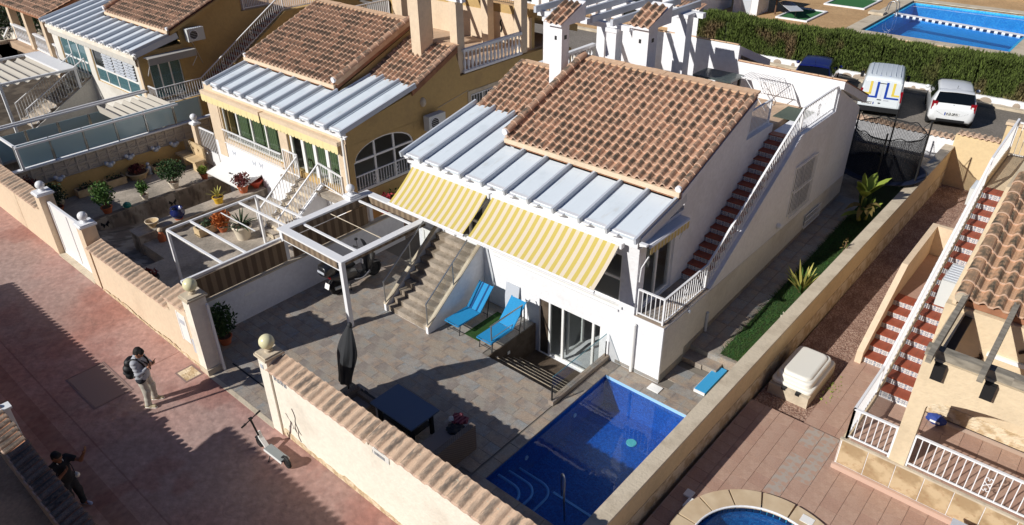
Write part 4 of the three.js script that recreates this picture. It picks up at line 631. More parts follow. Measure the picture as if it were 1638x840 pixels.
function blades(n, x, y, z, len, w, r, droop = .5, spread = .9) { const gs = []; for (let i = 0; i < n; i++) { const a = r() * 6.283, sp = spread * (.25 + .75 * r()), L = len * (.7 + .5 * r()), dx = Math.cos(a), dz = Math.sin(a), q = V(-dz, 0, dx); let prev = null; const N = 5; for (let k = 0; k <= N; k++) { const t = k / N, c = V(x + dx * L * sp * t, y + L * (t * (1.05 - sp * .5) - droop * sp * t * t), z + dz * L * sp * t), h = w * (k === N ? .02 : Math.sin(Math.PI * (.18 + .72 * t))) / 2, l = c.clone().addScaledVector(q, h), m = c.clone().addScaledVector(q, -h); if (prev) gs.push(quad(prev[0], prev[1], m, l)); prev = [l, m]; } } return merge(gs); }
const potProf = (r, h) => [[r * .68, 0], [r * .95, h * .85], [r * 1.06, h * .86], [r * 1.06, h], [r * .92, h], [r * .88, h * .9], [0, h * .88]];
function potPlant(lb, x, y, z, pr, ph, potMat, kind, o = {}) {
  const t = thing(o.name || 'potted_plant', lb, o.cat || 'potted plant', [x, y, z], o.group), r = rng(Math.floor(Math.abs(x * 131 + z * 977)));
  if (pr) { part(t, 'pot', lathe(potProf(pr, ph), x, y, z, 18), potMat); part(t, 'soil', tube([x, y + ph * .86, z], [x, y + ph * .9, z], pr * .86, 14), M.soil); }
  if (kind === 'bush') { part(t, 'trunk', [tube([x, y + ph * .8, z], [x + .02, y + ph + o.h * .5, z], .025, 7, .015), tube([x, y + ph + .05, z], [x + .16, y + ph + o.h * .55, z + .05], .015, 6, .01), tube([x, y + ph + .05, z], [x - .14, y + ph + o.h * .6, z - .08], .015, 6, .01)], M.bark); part(t, 'foliage', [leaves(o.n || 420, x, y + ph + o.h * .55, z, o.r, o.h * .5, o.r, .1, r), leaves(120, x + o.r * .5, y + ph + o.h * .45, z + .1, o.r * .5, o.h * .3, o.r * .5, .1, r), leaves(120, x - o.r * .5, y + ph + o.h * .62, z, o.r * .5, o.h * .3, o.r * .5, .1, r)], o.mat); }
  if (kind === 'blades') part(t, 'foliage', blades(o.n || 26, x, y + ph * .85, z, o.h, o.w || .05, r, o.droop ?? .4, o.spread ?? .8), o.mat);
  return t;
}
std('bark', { color: '#6b5140', roughness: 1 }); std('terracotta', { color: '#b5633f', roughness: .85 }); std('cream_pot', { color: '#ddd0bb', roughness: .8 }); std('yellow_pot', { color: '#d9ad2a', roughness: .5 }); std('blue_glaze', { color: '#1d2658', roughness: .25 }); std('teal_glaze', { color: '#2a8a80', roughness: .3 });
const G1 = leafMat('#2f4a1e'), G2 = leafMat('#4a6a2a'), G3 = leafMat('#8a9a3c'), G4 = leafMat('#b5642a'), G5 = leafMat('#6a2f2c'), G6 = leafMat('#27401f'), G7 = leafMat('#a7a052');
// ---------------------------------------------------------------- yellow house: front, side, yard
std('green_curtain', { map: tex(128, .5, (u, v) => lerpC(hex('#63764f'), hex('#42543a'), .5 + .5 * Math.sin(u * 25.1))), roughness: .9 });
std('scallop', { color: '#e8d7a0', roughness: .9 });
function scallops(parent, x0, x1, y0, y1, z, n, mat, name = 'valance') { const g = [], w = (x1 - x0) / n; for (let i = 0; i < n; i++) { const a = x0 + i * w, b = a + w; g.push(prismZ([[a, y1], [a, y0 + .05], [a + w * .25, y0], [a + w * .75, y0], [b, y0 + .05], [b, y1]], z + (i % 2) * .004, z + .01 + (i % 2) * .004)); } return part(parent, name, g, mat); }
{
  const h = B.h, zf = -13.29, ci = z => z + .0;
  part(h, 'window_curtain', [box(-26.7, -22.75, 1.75, 3.2, -13.75, -13.72), box(-22.2, -19.3, 1.5, 3.2, -13.75, -13.72)], M.green_curtain);
  glazing(h, 'x', -13.38, [-26.68, -25.7, -24.72, -23.74, -22.78], [1.75, 3.17], { fw: .07, pane: M.glass });
  glazing(h, 'x', -13.38, [-22.16, -21.45, -20.75, -20.05, -19.35], [1.5, 3.17], { fw: .16, pane: M.glass, name: 'front_door' });
  part(h, 'front_post', [box(-27.35, -26.8, .9, 3.5, zf, zf + .05), box(-22.72, -22.22, 1.45, 3.5, zf, zf + .05), box(-19.25, -18.8, 1.45, 3.5, zf, zf + .05)], M.peach_wall);
  part(h, 'front_render', wallX(zf, zf + .025, -27.6, -18.8, -1.25, 1.47, [[-26.9, -24.5, -1.26, .72]]), M.white_wall);
  part(h, 'front_lintel', wallX(zf + .001, zf + .02, -27.6, -18.8, 1.475, 3.85, [[-26.72, -22.74, 1.7, 3.22], [-22.24, -19.24, 1.47, 3.22]]), M.peach_wall);
  railing(h, [[-26.75, 1.5, zf + .08], [-22.76, 1.5, zf + .08]], .62, { sp: .12, posts: false });
  for (const [a, b, n] of [[-27.6, -23.55, 20], [-23.45, -19.0, 22]]) { const c = part(h, 'awning', [box(a, b, 3.42, 3.56, zf + .02, zf + .22)], M.peach_wall); scallops(c, a, b, 3.14, 3.42, zf + .2, n, M.scallop); }
  part(h, 'gutter_pipe', [tube([-18.9, 3.75, zf + .06], [-18.9, .1, zf + .06], .045, 10), tube([-19.0, 3.8, zf + .1], [-18.8, 3.8, zf + .1], .07, 10)], M.white_plastic);
  // garage door swung up
  const gd = part(h, 'garage_door', [beam([-25.75, .78, zf + .03], [-25.75, .5, zf + 1.0], 2.5, .05)], M.white_plastic, 'white garage door swung up and out'); part(gd, 'handle', box(-25.85, -25.75, .68, .71, zf + .6, zf + .66), M.dark_metal);
  // butterflies of dark sheet metal on the white render
  const bf = (x, y) => [prismZ([[x, y], [x - .12, y + .12], [x - .15, y + .02], [x - .05, y - .02]], zf + .026, zf + .034), prismZ([[x, y], [x + .12, y + .12], [x + .15, y + .02], [x + .05, y - .02]], zf + .026, zf + .034), prismZ([[x, y], [x - .09, y - .02], [x - .08, y - .1]], zf + .026, zf + .034), prismZ([[x, y], [x + .09, y - .02], [x + .08, y - .1]], zf + .026, zf + .034)];
  part(h, 'butterfly', bf(-26.3, 1.2), M.rafter_grey); part(h, 'butterfly', bf(-24.9, 1.15), M.rafter_grey); part(h, 'butterfly', bf(-24.4, 1.2), M.rafter_grey); part(h, 'vent_slot', box(-27.0, -26.93, .9, 1.45, zf + .026, zf + .04), M.rafter_grey);
  // front stair
  stairFlight(h, 'front_stair', -21.75, -20.5, -11.35, -.2425, 8, 0, .182, M.grey_white_wall, M.concrete, M.coping_stone, { base: .25 });
  part(h, 'stair_side_wall', prismX([[-11.3, 0], [-11.3, .22], [-13.26, 1.62], [-13.26, 0]], -20.5, -20.36), M.white_wall);
  railing(h, [[-21.72, .0, -11.3], [-21.72, 1.46, -13.2]], .85, { sp: .12 }); railing(h, [[-20.43, .22, -11.32], [-20.43, 1.62, -13.2], [-19.2, 1.45, -13.2]], .8, { sp: .12, ornaments: [[0, .5]] });
  railing(h, [[-22.6, 1.46, -13.22], [-21.75, 1.46, -13.22]], .9, { sp: .12 });
  part(h, 'landing', box(-22.6, -18.9, 1.3, 1.455, -13.262, -12.95), M.concrete);
  // side wall: arched window, small window, lamp, air conditioner
  const arch = [[-16.21, 3.41], [-16.21, 2.75]]; for (let i = 0; i <= 14; i++) { const a = Math.PI * i / 14; arch.push([-14.85 - Math.cos(a) * 1.3, 2.75 + Math.sin(a) * .6]); } arch.push([-13.49, 2.75], [-13.49, 3.41]); 
  part(h, 'arch_wall', prismX(arch.map(p => [p[0], p[1]]), -19.0, -18.8), M.ochre_wall); const af = []; for (let i = 0; i <= 20; i++) { const a = Math.PI * i / 20; af.push([-18.86, 2.75 + Math.sin(a) * .57, -14.85 - Math.cos(a) * 1.27]); } part(h, 'arch_trim', pipe(af, .035, 6, 40), M.white_plastic);
  glazing(h, 'z', -18.9, [-16.17, -15.3, -14.45, -13.52], [1.62, 2.72, 3.36], { fw: .07, pane: M.glass }); railing(h, [[-18.86, 1.62, -13.55], [-18.86, 1.62, -16.15]], .6, { sp: .12, posts: false, ornaments: [[0, .3], [0, .7]] });
  glazing(h, 'z', -18.9, [-20.55, -19.85, -19.1], [2.55, 3.65], { fw: .06 }); part(h, 'window_surround', [box(-18.8, -18.77, 3.65, 3.8, -20.7, -18.95), box(-18.8, -18.77, 2.4, 2.55, -20.7, -18.95), box(-18.8, -18.77, 2.55, 3.65, -20.7, -20.55), box(-18.8, -18.77, 2.55, 3.65, -19.1, -18.95)], M.coping_stone); grilleZ(h, -18.75, -20.55, -19.1, 2.55, 3.65, 10);
  acUnit(h, -18.5, 3.3, -16.95, Math.PI / 2, 1); part(h, 'wall_lamp', ball(-18.78, 4.0, -16.7, .12, 14, 1.4), M.coping_stone); part(h, 'cable', tube([-18.79, 3.6, -17.4], [-18.79, 3.85, -19.0], .012, 5), M.coping_stone); part(h, 'drain_hose', tube([-18.6, 3.0, -17.2], [-18.75, 1.8, -17.2], .014, 5), M.dark_metal);
  const pil = (x, z, w, y0, y1) => part(h, 'pergola_pillar', box(x - w / 2, x + w / 2, y0, y1, z - w / 2, z + w / 2), M.peach_wall);
  pil(-19.1, -18.85, .36, 4.5, 7.0); pil(-19.05, -22.3, .36, 4.5, 7.0); pil(-21.2, -19.3, .36, 4.5, 7.0); pil(-21.0, -22.5, .36, 4.5, 7.0); pil(-23.4, -20.5, .4, 4.5, 7.0); pil(-22.6, -19.4, .3, 4.5, 7.0);
  part(h, 'chimney', box(-20.15, -19.68, 4.9, 7.4, -18.2, -17.6), M.peach_wall);
  const pg = part(h, 'terrace_pergola', [box(-23.6, -18.7, 7.0, 7.18, -18.95, -18.77), box(-23.6, -18.7, 7.0, 7.18, -22.4, -22.2)], M.white_wall); for (let i = 0; i < 6; i++) part(pg, 'rafter', beam([-19.0 - i * .85, 7.28, -18.3], [-19.0 - i * .85, 7.28, -23.1], .1, .2), M.rafter_grey);
  balustrade(h, [-18.88, 4.5, -18.85], [-18.88, 4.5, -22.1], .86); part(h, 'parapet_render', box(-27.3, -19.0, 4.5, 5.72, -22.9, -22.87), M.peach_wall); part(h, 'wall_ornament', pipe([[-20.6, 4.95, -22.86], [-20.55, 5.15, -22.85], [-20.62, 5.3, -22.85], [-20.56, 5.45, -22.86]], .03, 6, 12), M.dark_metal);
  railing(h, [[-23.6, 5.2, -18.9], [-26.4, 5.2, -18.9]], .75, { sp: .12 });
}
{ // yard of the yellow house
  const rw = thing('retaining_wall', 'stained concrete retaining wall left of the yellow house garage ramp', 'wall', [-27.4, 0, -10.5]); part(rw, 'wall', [box(-27.46, -27.26, -1.3, .06, -13.28, -7.8), prismY([[-27.46, -7.8], [-27.4, -7.4], [-27.2, -7.2], [-26.9, -7.1], [-26.88, -7.25], [-27.1, -7.34], [-27.22, -7.5], [-27.26, -7.8]], -.6, .06)], M.stained_concrete);
  const r2 = thing('retaining_wall', 'low concrete planter wall right of the ramp with pots along its top', 'wall', [-24.7, 0, -10.5]); part(r2, 'wall', [box(-24.95, -24.3, -1.3, .28, -13.26, -8.2)], M.stained_concrete); part(r2, 'coping', box(-24.97, -24.28, .28, .32, -13.25, -8.18), M.concrete);
  const butt = (x, y, z) => [prismX([[z, y], [z - .13, y + .14], [z - .16, y + .02], [z - .04, y - .03]], x, x + .012), prismX([[z, y], [z + .13, y + .14], [z + .16, y + .02], [z + .04, y - .03]], x, x + .012), prismX([[z, y], [z - .1, y - .02], [z - .08, y - .13]], x, x + .012), prismX([[z, y], [z + .1, y - .02], [z + .08, y - .13]], x, x + .012)];
  for (const [y, z] of [[-.35, -10.8], [-.25, -8.2]]) part(rw, 'butterfly', butt(-27.255, y, z), M.dark_metal);
  const bw = thing('block_wall', 'pierced concrete-block garden wall over an ochre base, below the glass balustrade', 'wall', [-30.2, 0, -10.3]); part(bw, 'base', box(-30.28, -30.1, 0, .82, -14.6, -6.4), M.ochre_wall); part(bw, 'top_rail', box(-30.3, -30.06, 1.5, 1.56, -14.6, -6.4), M.white_wall);
  const bg = cached('block', () => { const g = [box(-.02, .0, 0, .335, -.195, .195), box(-.05, .05, 0, .335, -.198, -.17), box(-.05, .05, 0, .335, .17, .198), box(-.05, .05, 0, .025, -.17, .17), box(-.05, .05, .31, .335, -.17, .17)]; const arc = s => { const p = []; for (let i = 0; i <= 8; i++) { const a = Math.PI * i / 8; p.push([.015, .17 + s * (.14 - Math.sin(a) * .09), -.17 + .34 * i / 8]); } return pipe(p, .02, 5, 10); }; g.push(arc(1), arc(-1)); return merge(g); }); std('block_grey', { color: '#bcb2a6', roughness: .95 });
  for (let j = 0; j < 2; j++) for (let i = 0; i < 20; i++) piece(bw, 'pierced_block', bg, M.block_grey, V(-30.19, .82 + j * .34, -6.62 - i * .4));
  const ro = [[-30.05, .85, -8.0], [-30.05, .8, -9.9], [-30.05, .85, -10.7], [-30.05, .85, -11.8], [-30.05, .8, -12.6]]; for (const [x, y, z] of ro) part(bw, 'metal_flower', [ball(x + .03, y, z, .13, 8, .8), ball(x + .04, y + .1, z + .12, .09, 7), ball(x + .04, y + .05, z - .14, .08, 7)], M.rafter_grey);
  // frame over the yard
  const f = thing('yard_frame', 'bare white metal awning frame over the yard of the yellow house', 'pergola', [-19.4, 0, -9]); part(f, 'frame', [beam([-21.06, 1.8, -7.95], [-21.06, 1.8, -11.05], .06, .06), beam([-17.8, 1.86, -6.7], [-17.8, 1.86, -11.0], .08, .08), beam([-21.06, 1.8, -7.95], [-17.8, 1.86, -7.95], .06, .06), beam([-21.06, 1.8, -8.7], [-17.8, 1.86, -8.7], .06, .06), beam([-21.06, 1.8, -10.4], [-17.8, 1.86, -10.4], .06, .06), beam([-21.06, 1.8, -11.05], [-17.8, 1.86, -11.05], .06, .06), beam([-21.0, 1.72, -9.7], [-19.0, 1.75, -9.7], .025, .025)], M.white_paint); part(f, 'post', [box(-21.1, -21.02, 0, 1.78, -8.0, -7.92), box(-21.1, -21.02, 0, 1.78, -11.08, -11.0)], M.white_paint);
  // bench
  std('bench_stone', { map: tex(128, .8, (u, v) => lerpC(hex('#dcc39c'), hex('#b39a72'), fbm(u, v, 6, 4, 960))), roughness: .95 });
  const b = thing('stone_bench', 'sandstone garden bench with star cut-outs at the far end of the garden', 'bench', [-29.2, 0, -12.8]); const star = (cx, cy, r) => { const p = []; for (let i = 0; i < 10; i++) { const a = Math.PI / 2 + i * Math.PI / 5, q = i % 2 ? r * .42 : r; p.push([cx + Math.cos(a) * q, cy + Math.sin(a) * q]); } return p; };
  part(b, 'backrest', prismZ([[-29.9, .5], [-28.4, .5], [-28.35, .95], [-28.6, 1.0], [-29.7, 1.0], [-29.95, .95]], -13.05, -12.97, [star(-29.55, .77, .1), star(-29.15, .77, .1), star(-28.75, .77, .1)]), M.bench_stone); part(b, 'seat', box(-29.95, -28.3, .42, .5, -13.0, -12.5), M.bench_stone); for (const x of [-29.6, -28.6]) part(b, 'leg', prismZ([[x - .18, 0], [x + .18, 0], [x + .1, .42], [x - .1, .42]], -12.95, -12.6), M.bench_stone);
  const sg = thing('side_gate', 'white barred garden gate beside the stone bench at the house wall', 'gate', [-28.5, 0, -13.3]); part(sg, 'frame', [box(-28.95, -27.7, .7, .75, -13.32, -13.28), box(-28.95, -27.7, 1.62, 1.68, -13.32, -13.28), box(-28.95, -27.7, .08, .7, -13.31, -13.29)], M.white_paint); for (let i = 0; i <= 9; i++) part(sg, 'bar', box(-28.95 + i * .135, -28.92 + i * .135, .75, 1.62, -13.31, -13.29), M.white_paint);
  gatePillar('slim peach post with white ball finial beside the barred garden gate', -29.25, -28.98, -13.4, -13.15, 1.75, M.peach_wall, 'ball');
  // planters and pots
  const trough = (lb, x, z, L, mat, grow) => { const t = thing('planter', lb, 'planter', [x, 0, z]); part(t, 'trough', [box(x - .17, x + .17, 0, .06, z - L / 2, z + L / 2), box(x - .2, x - .16, .02, .3, z - L / 2, z + L / 2), box(x + .16, x + .2, .02, .3, z - L / 2, z + L / 2), box(x - .158, x + .158, .02, .3, z - L / 2, z - L / 2 + .04), box(x - .158, x + .158, .02, .3, z + L / 2 - .04, z + L / 2)], mat); part(t, 'soil', box(x - .158, x + .158, .06, .26, z - L / 2 + .045, z + L / 2 - .045), M.soil); if (grow) part(t, 'foliage', leaves(grow, x, .32, z, .2, .14, L / 2 - .05, .09, rng(Math.floor(-z * 100))), G6); return t; };
  trough('cream stone trough nearest the street under the pierced block wall', -29.85, -8.75, .8, M.bench_stone, 60); trough('cream stone trough planter, second from the street under the block wall', -29.85, -9.85, .75, M.bench_stone, 40); trough('long cream trough planter near the stone bench under the block wall', -29.8, -11.75, .8, M.bench_stone, 50); trough('cream trough with succulents and orange shrub beside the big white palm pot', -23.3, -10.2, .9, M.bench_stone, 130);
  potPlant('wide cream oval planter of dark shrubs under the block wall', -29.8, 0, -10.75, .42, .28, M.bench_stone, 'bush', { h: .22, r: .36, n: 160, mat: G5 });
  potPlant('round-headed orange tree in a terracotta pot at the street end of the garden', -27.5, .06, -8.5, .2, .24, M.terracotta, 'bush', { h: .95, r: .42, n: 700, mat: G2 }); potPlant('small shrub in a cream pot on the edge of the retaining wall', -27.55, .06, -9.95, .15, .2, M.cream_pot, 'bush', { h: .5, r: .22, n: 240, mat: G2 }); potPlant('wide dark green bush with cream pots at the middle of the retaining wall', -27.65, .06, -11.2, .2, .25, M.cream_pot, 'bush', { h: .85, r: .55, n: 900, mat: G1 }); potPlant('low plant in a terracotta pot near the garage end of the retaining wall', -27.5, .06, -12.4, .16, .24, M.terracotta, 'bush', { h: .25, r: .2, n: 160, mat: G3 });
  potPlant('aloe in a bright yellow pot on the planter wall', -24.5, .32, -11.35, .2, .26, M.yellow_pot, 'blades', { h: .5, n: 22, w: .05, mat: G7 }); potPlant('dark red plant in a terracotta pot on the planter wall', -24.6, .32, -12.45, .2, .28, M.terracotta, 'bush', { h: .45, r: .35, n: 300, mat: G5 }); potPlant('cycad in the big white pot beside the yard frame', -21.95, 0, -10.75, .33, .52, M.cream_pot, 'blades', { h: .75, n: 36, w: .06, droop: .5, spread: 1, mat: G6 }); potPlant('orange-leaved bush between the trough and the big white pot', -22.95, 0, -10.55, .18, .2, M.terracotta, 'bush', { h: .55, r: .36, n: 520, mat: G4 });
  const simple = (name, lb, cat, geos, mat, pos, pname) => { const t = thing(name, lb, cat, pos); part(t, pname, geos, mat); return t; };
  const v = simple('vase', 'dark blue glazed vase on the planter wall', 'vase', lathe([[.08, 0], [.13, .03], [.24, .18], [.26, .28], [.18, .4], [.22, .44], [.17, .42], [.12, .3], [0, .1]], -24.45, .32, -9.75, 18), M.blue_glaze, [-24.45, .32, -9.75], 'body'); part(v, 'foot', tube([-24.45, .32, -9.75], [-24.45, .36, -9.75], .14, 14), M.terracotta);
  const bo = simple('bowl', 'cream pottery bowl at the street end of the planter wall', 'bowl', lathe([[.08, 0], [.1, .05], [.22, .2], [.24, .26], [.2, .25], [.1, .12], [0, .1]], -24.55, .32, -8.85, 18), M.bench_stone, [-24.55, .32, -8.85], 'body'); part(bo, 'rim', pipe(circ(-24.55, -8.85, .225, 16).map(p => [p[0], .57, p[1]]), .015, 5, 24, true), M.cream_pot);
  const rb = simple('bowl', 'red bowl on the planter wall at the foot of the house', 'bowl', lathe([[.1, 0], [.12, .05], [.26, .22], [.28, .3], [.23, .28], [.1, .1], [0, .08]], -24.6, .32, -13.0, 18), std('red_glaze', { color: '#b0452e', roughness: .5 }), [-24.6, .32, -13], 'body'); part(rb, 'rim', pipe(circ(-24.6, -13.0, .265, 16).map(p => [p[0], .615, p[1]]), .016, 5, 24, true), M.red_glaze);
  const te = simple('frog_ornament', 'small teal ornament beside the orange tree pot', 'ornament', [ball(-27.3, .18, -9.15, .15, 12, .8), ball(-27.2, .28, -9.1, .08, 10)], M.teal_glaze, [-27.3, .06, -9.1], 'body'); part(te, 'base', tube([-27.3, .06, -9.15], [-27.3, .09, -9.15], .13, 12), M.coping_stone);
  const gn = simple('garden_figure', 'little pink and brown garden figure by the street end of the planter wall', 'ornament', [lathe([[.12, 0], [.14, .15], [.09, .3], [.05, .36]], -23.95, 0, -8.8, 12)], M.terracotta, [-23.95, 0, -8.8], 'body'); part(gn, 'head', ball(-23.95, .43, -8.8, .085, 10), M.peach_wall);
  const am = simple('amphora', 'pale stone amphora in the shadow behind the white gate', 'vase', lathe([[.07, 0], [.1, .05], [.17, .3], [.1, .5], [.06, .62], [.09, .68], [.04, .66], [0, .6]], -29.7, 0, -7.7, 16), M.coping_stone, [-29.7, 0, -7.7], 'body'); part(am, 'handle', [pipe([[-29.6, .42, -7.7], [-29.52, .55, -7.7], [-29.63, .62, -7.7]], .014, 5, 10), pipe([[-29.8, .42, -7.7], [-29.88, .55, -7.7], [-29.77, .62, -7.7]], .014, 5, 10)], M.coping_stone);
  const st = simple('garden_figure', 'grey stone figure between the oval planter and the trough', 'ornament', lathe([[.12, 0], [.1, .1], [.12, .25], [.06, .36]], -29.85, 0, -11.25, 12), M.rafter_grey, [-29.85, 0, -11.25], 'body'); part(st, 'head', ball(-29.85, .43, -11.25, .08, 10), M.rafter_grey);
  potPlant('dark pot with drooping plant behind the peach front wall', -21.3, 0, -7.1, .3, .4, M.dark_metal, 'bush', { h: .2, r: .3, n: 120, mat: G5 }); potPlant('dark shrub in the shadow behind the peach gate pillar', -28.9, 0, -7.3, .22, .3, M.terracotta, 'bush', { h: .9, r: .5, n: 500, mat: G6 }); potPlant('dark climbing shrub in the corner of block wall and street wall', -29.9, 0, -6.9, .2, .3, M.terracotta, 'bush', { h: 1.0, r: .35, n: 400, mat: G5 });
  potPlant('red-flowered bush against the yellow house behind the carport', -18.35, 0, -14.8, .2, .3, M.terracotta, 'bush', { h: 1.1, r: .45, n: 400, mat: G2 }); potPlant('bushy green shrub in the shade beside the left globe-lamp pillar', -16.95, 0, -7.1, .2, .25, M.terracotta, 'bush', { h: .95, r: .42, n: 800, mat: G1 });
  const rf = potPlant('red flowering shrub under the left end of the left yellow awning', -18.2, 0, -14.3, .2, .3, M.terracotta, 'bush', { h: 1.3, r: .35, n: 300, mat: leafMat('#9a2230') });
}
// ---------------------------------------------------------------- house with glass balustrades
{
  const h = C.h, zf = -13.39, x = q => q - 25.5;
  part(h, 'front_render', [...wallX(zf, zf + .02, -42.9, -32.4, 0, 1.72), ...wallX(zf, zf + .02, -42.9, -33.27, 1.722, 3.7, [[-38.45, -33.85, 1.73, 3.35], [-42.15, -39.05, 1.73, 3.55]])], M.grey_white_wall);
  const us = [-38.38, -37.3, -36.2, -35.1, -33.92]; glazing(h, 'x', -13.46, us, [1.78, 2.42], { fw: .06, pane: M.tint_glass }); const up = glazing(h, 'x', -13.46, us, [2.48, 3.28], { fw: .06, pane: M.dark_pane }); const lg = cached('lv', () => { const b = new THREE.BoxGeometry(.46, .014, .1); b.rotateX(.5); return fin(b); }); for (let k = 0; k < 3; k++) for (let s = 0; s < 2; s++) for (let i = 0; i < 6; i++) piece(up, 'slat', lg, M.rafter_grey, V(us[k + 1] + .29 + s * .5 - .02, 2.56 + i * .128, -13.4));
  glazing(h, 'x', -13.46, [-42.1, -41.1, -40.1, -39.1], [1.76, 2.4, 3.48], { fw: .08, pane: M.tint_glass, name: 'front_door' });
  part(h, 'corner_post', box(-33.5, -33.25, 1.72, 3.7, zf + .02, zf + .06), M.peach_wall); scallops(h, -42.9, -33.3, 3.38, 3.66, zf + .14, 34, std('grey_scallop', { color: '#c9c4bb', roughness: .95 })); part(h, 'awning_case', box(-42.9, -33.3, 3.66, 3.8, zf + .02, zf + .2), M.cream_wall);
  glazing(h, 'z', -33.35, [-15.2, -14.7, -14.2, -13.78], [1.79, 3.46], { fw: .06, pane: M.tint_glass, name: 'sliding_door' });
  const aw = part(h, 'side_awning', beam([-32.9, 3.72, -13.55], [-32.9, 3.72, -15.75], .5, .04), std('awning_grey', { color: '#aaa69f', roughness: .9 })); scallops; part(aw, 'valance', box(-32.66, -32.65, 3.45, 3.7, -15.75, -13.55), M.awning_grey); part(aw, 'arm', [tube([-33.2, 2.9, -13.6], [-32.7, 3.4, -13.55], .018, 6), tube([-33.2, 2.9, -15.7], [-32.7, 3.4, -15.75], .018, 6)], M.white_paint);
  acUnit(h, -32.95, 4.3, -16.0, Math.PI / 2 * .0 + Math.PI / 2, 1.0); part(h, 'cable', tube([-33.2, 4.0, -15.9], [-33.2, 2.9, -16.2], .02, 5), M.coping_stone);
  stairFlight(h, 'front_stair', -40.75, -39.3, -10.2, -.3155, 10, 0, .172, M.stained_concrete, M.concrete, M.concrete); railing(h, [[-40.72, 0, -10.15], [-40.72, 1.72, -13.3]], .95, { sp: .14 }); railing(h, [[-39.33, 0, -10.15], [-39.33, 1.72, -13.3]], .95, { sp: .14, ornaments: [[0, .35], [0, .65]] }); part(h, 'stair_side_wall', prismX([[-10.2, 0], [-13.38, 1.72], [-13.38, 0]], -39.298, -39.2), M.grey_white_wall);
  // balustrades and canopy in its yard
  const gb = (lb, x, z0, z1, y0, y1, n) => { const t = thing('glass_balustrade', lb, 'glass balustrade', [x, y0, (z0 + z1) / 2]); const d = (z1 - z0) / n; for (let i = 0; i < n; i++) part(t, 'pane', box(x - .006, x + .006, y0 + .05, y1, z0 + d * i + .05, z0 + d * (i + 1) - .05), M.smoke_pane); for (let i = 0; i <= n; i++) part(t, 'post', box(x - .03, x + .03, y0, y1 + .02, z0 + d * i - .02, z0 + d * i + .02), M.steel); };
  M.smoke_pane = new THREE.MeshPhysicalMaterial({ color: '#a9c6cf', roughness: .12, transmission: .12, thickness: 0, ior: 1.5 });
  gb('blue-tinted glass balustrade on top of the pierced block wall', -30.2, -14.2, -6.95, 1.56, 2.45, 6); gb('blue-tinted glass balustrade behind the first one, further into the next yard', -33.2, -13.2, -7.0, .9, 1.95, 5);
  const wl = thing('yard_wall', 'dark stained wall under the rear glass balustrade of the shuttered house', 'wall', [-33.2, 0, -10]); part(wl, 'wall', box(-33.35, -33.05, 0, .9, -13.3, -6.6), M.stained_concrete); part(wl, 'coping', box(-33.4, -33.0, .9, .94, -13.3, -6.55), M.concrete);
  const cf = thing('canopy_frame', 'white canopy frame with folded fabric over the glass balustrades', 'pergola', [-31.6, 0, -10]); part(cf, 'frame', [beam([-32.9, 2.4, -6.9], [-33.0, 2.4, -13.2], .07, .1), beam([-32.65, 2.4, -6.9], [-32.75, 2.4, -13.2], .05, .07), beam([-30.25, 2.4, -6.95], [-30.3, 2.4, -13.2], .07, .1), beam([-30.05, 2.4, -6.95], [-30.1, 2.4, -13.2], .05, .07), beam([-33.0, 2.4, -7.0], [-30.1, 2.4, -7.0], .07, .1)], M.white_paint); part(cf, 'post', [box(-30.12, -30.04, 1.56, 2.4, -7.04, -6.96), box(-33.0, -32.92, 0, 2.4, -7.04, -6.96)], M.white_paint);
  const fold = []; for (let i = 0; i < 6; i++) { const z = -11.0 - i * .36; const p = []; for (let k = 0; k <= 10; k++) p.push([z - .34 * k / 10, 2.36 - Math.sin(Math.PI * k / 10) * .2]); const q = p.map(a => [a[0], a[1] - .012]).reverse(); fold.push(prismX([...p, ...q], -32.6, -30.2)); } part(cf, 'folded_fabric', fold, std('canvas', { color: '#b9b2a6', roughness: .95, side: THREE.DoubleSide })); part(cf, 'fabric_edge', prismX([[-10.95, 2.4], [-11.0, 2.4], [-11.02, 2.1], [-10.97, 2.1]], -32.6, -30.2), M.canvas);
  const c2 = thing('slat_canopy', 'white carport with fabric slats at the left edge, in front of the balustraded porch', 'pergola', [-42, 0, -11.2]); part(c2, 'frame', [beam([-43.9, 2.3, -9.4], [-43.9, 2.3, -12.7], .12, .1), beam([-39.3, 2.3, -9.4], [-39.3, 2.3, -12.7], .12, .1), box(-43.9, -39.3, 2.25, 2.35, -12.85, -12.1), box(-43.9, -39.3, 2.25, 2.35, -9.45, -9.35)], M.white_paint); for (let i = 0; i < 6; i++) { const z = -9.5 - i * .45, p = []; for (let k = 0; k <= 8; k++) p.push([z - .42 * k / 8, 2.26 - Math.sin(Math.PI * k / 8) * .14]); const q = p.map(a => [a[0], a[1] - .012]).reverse(); part(c2, 'fabric_slat', prismX([...p, ...q], -43.8, -39.4), M.canvas); } part(c2, 'post', [box(-39.36, -39.24, 0, 2.25, -9.5, -9.38), box(-39.36, -39.24, 0, 2.25, -12.8, -12.68)], M.white_paint);
}
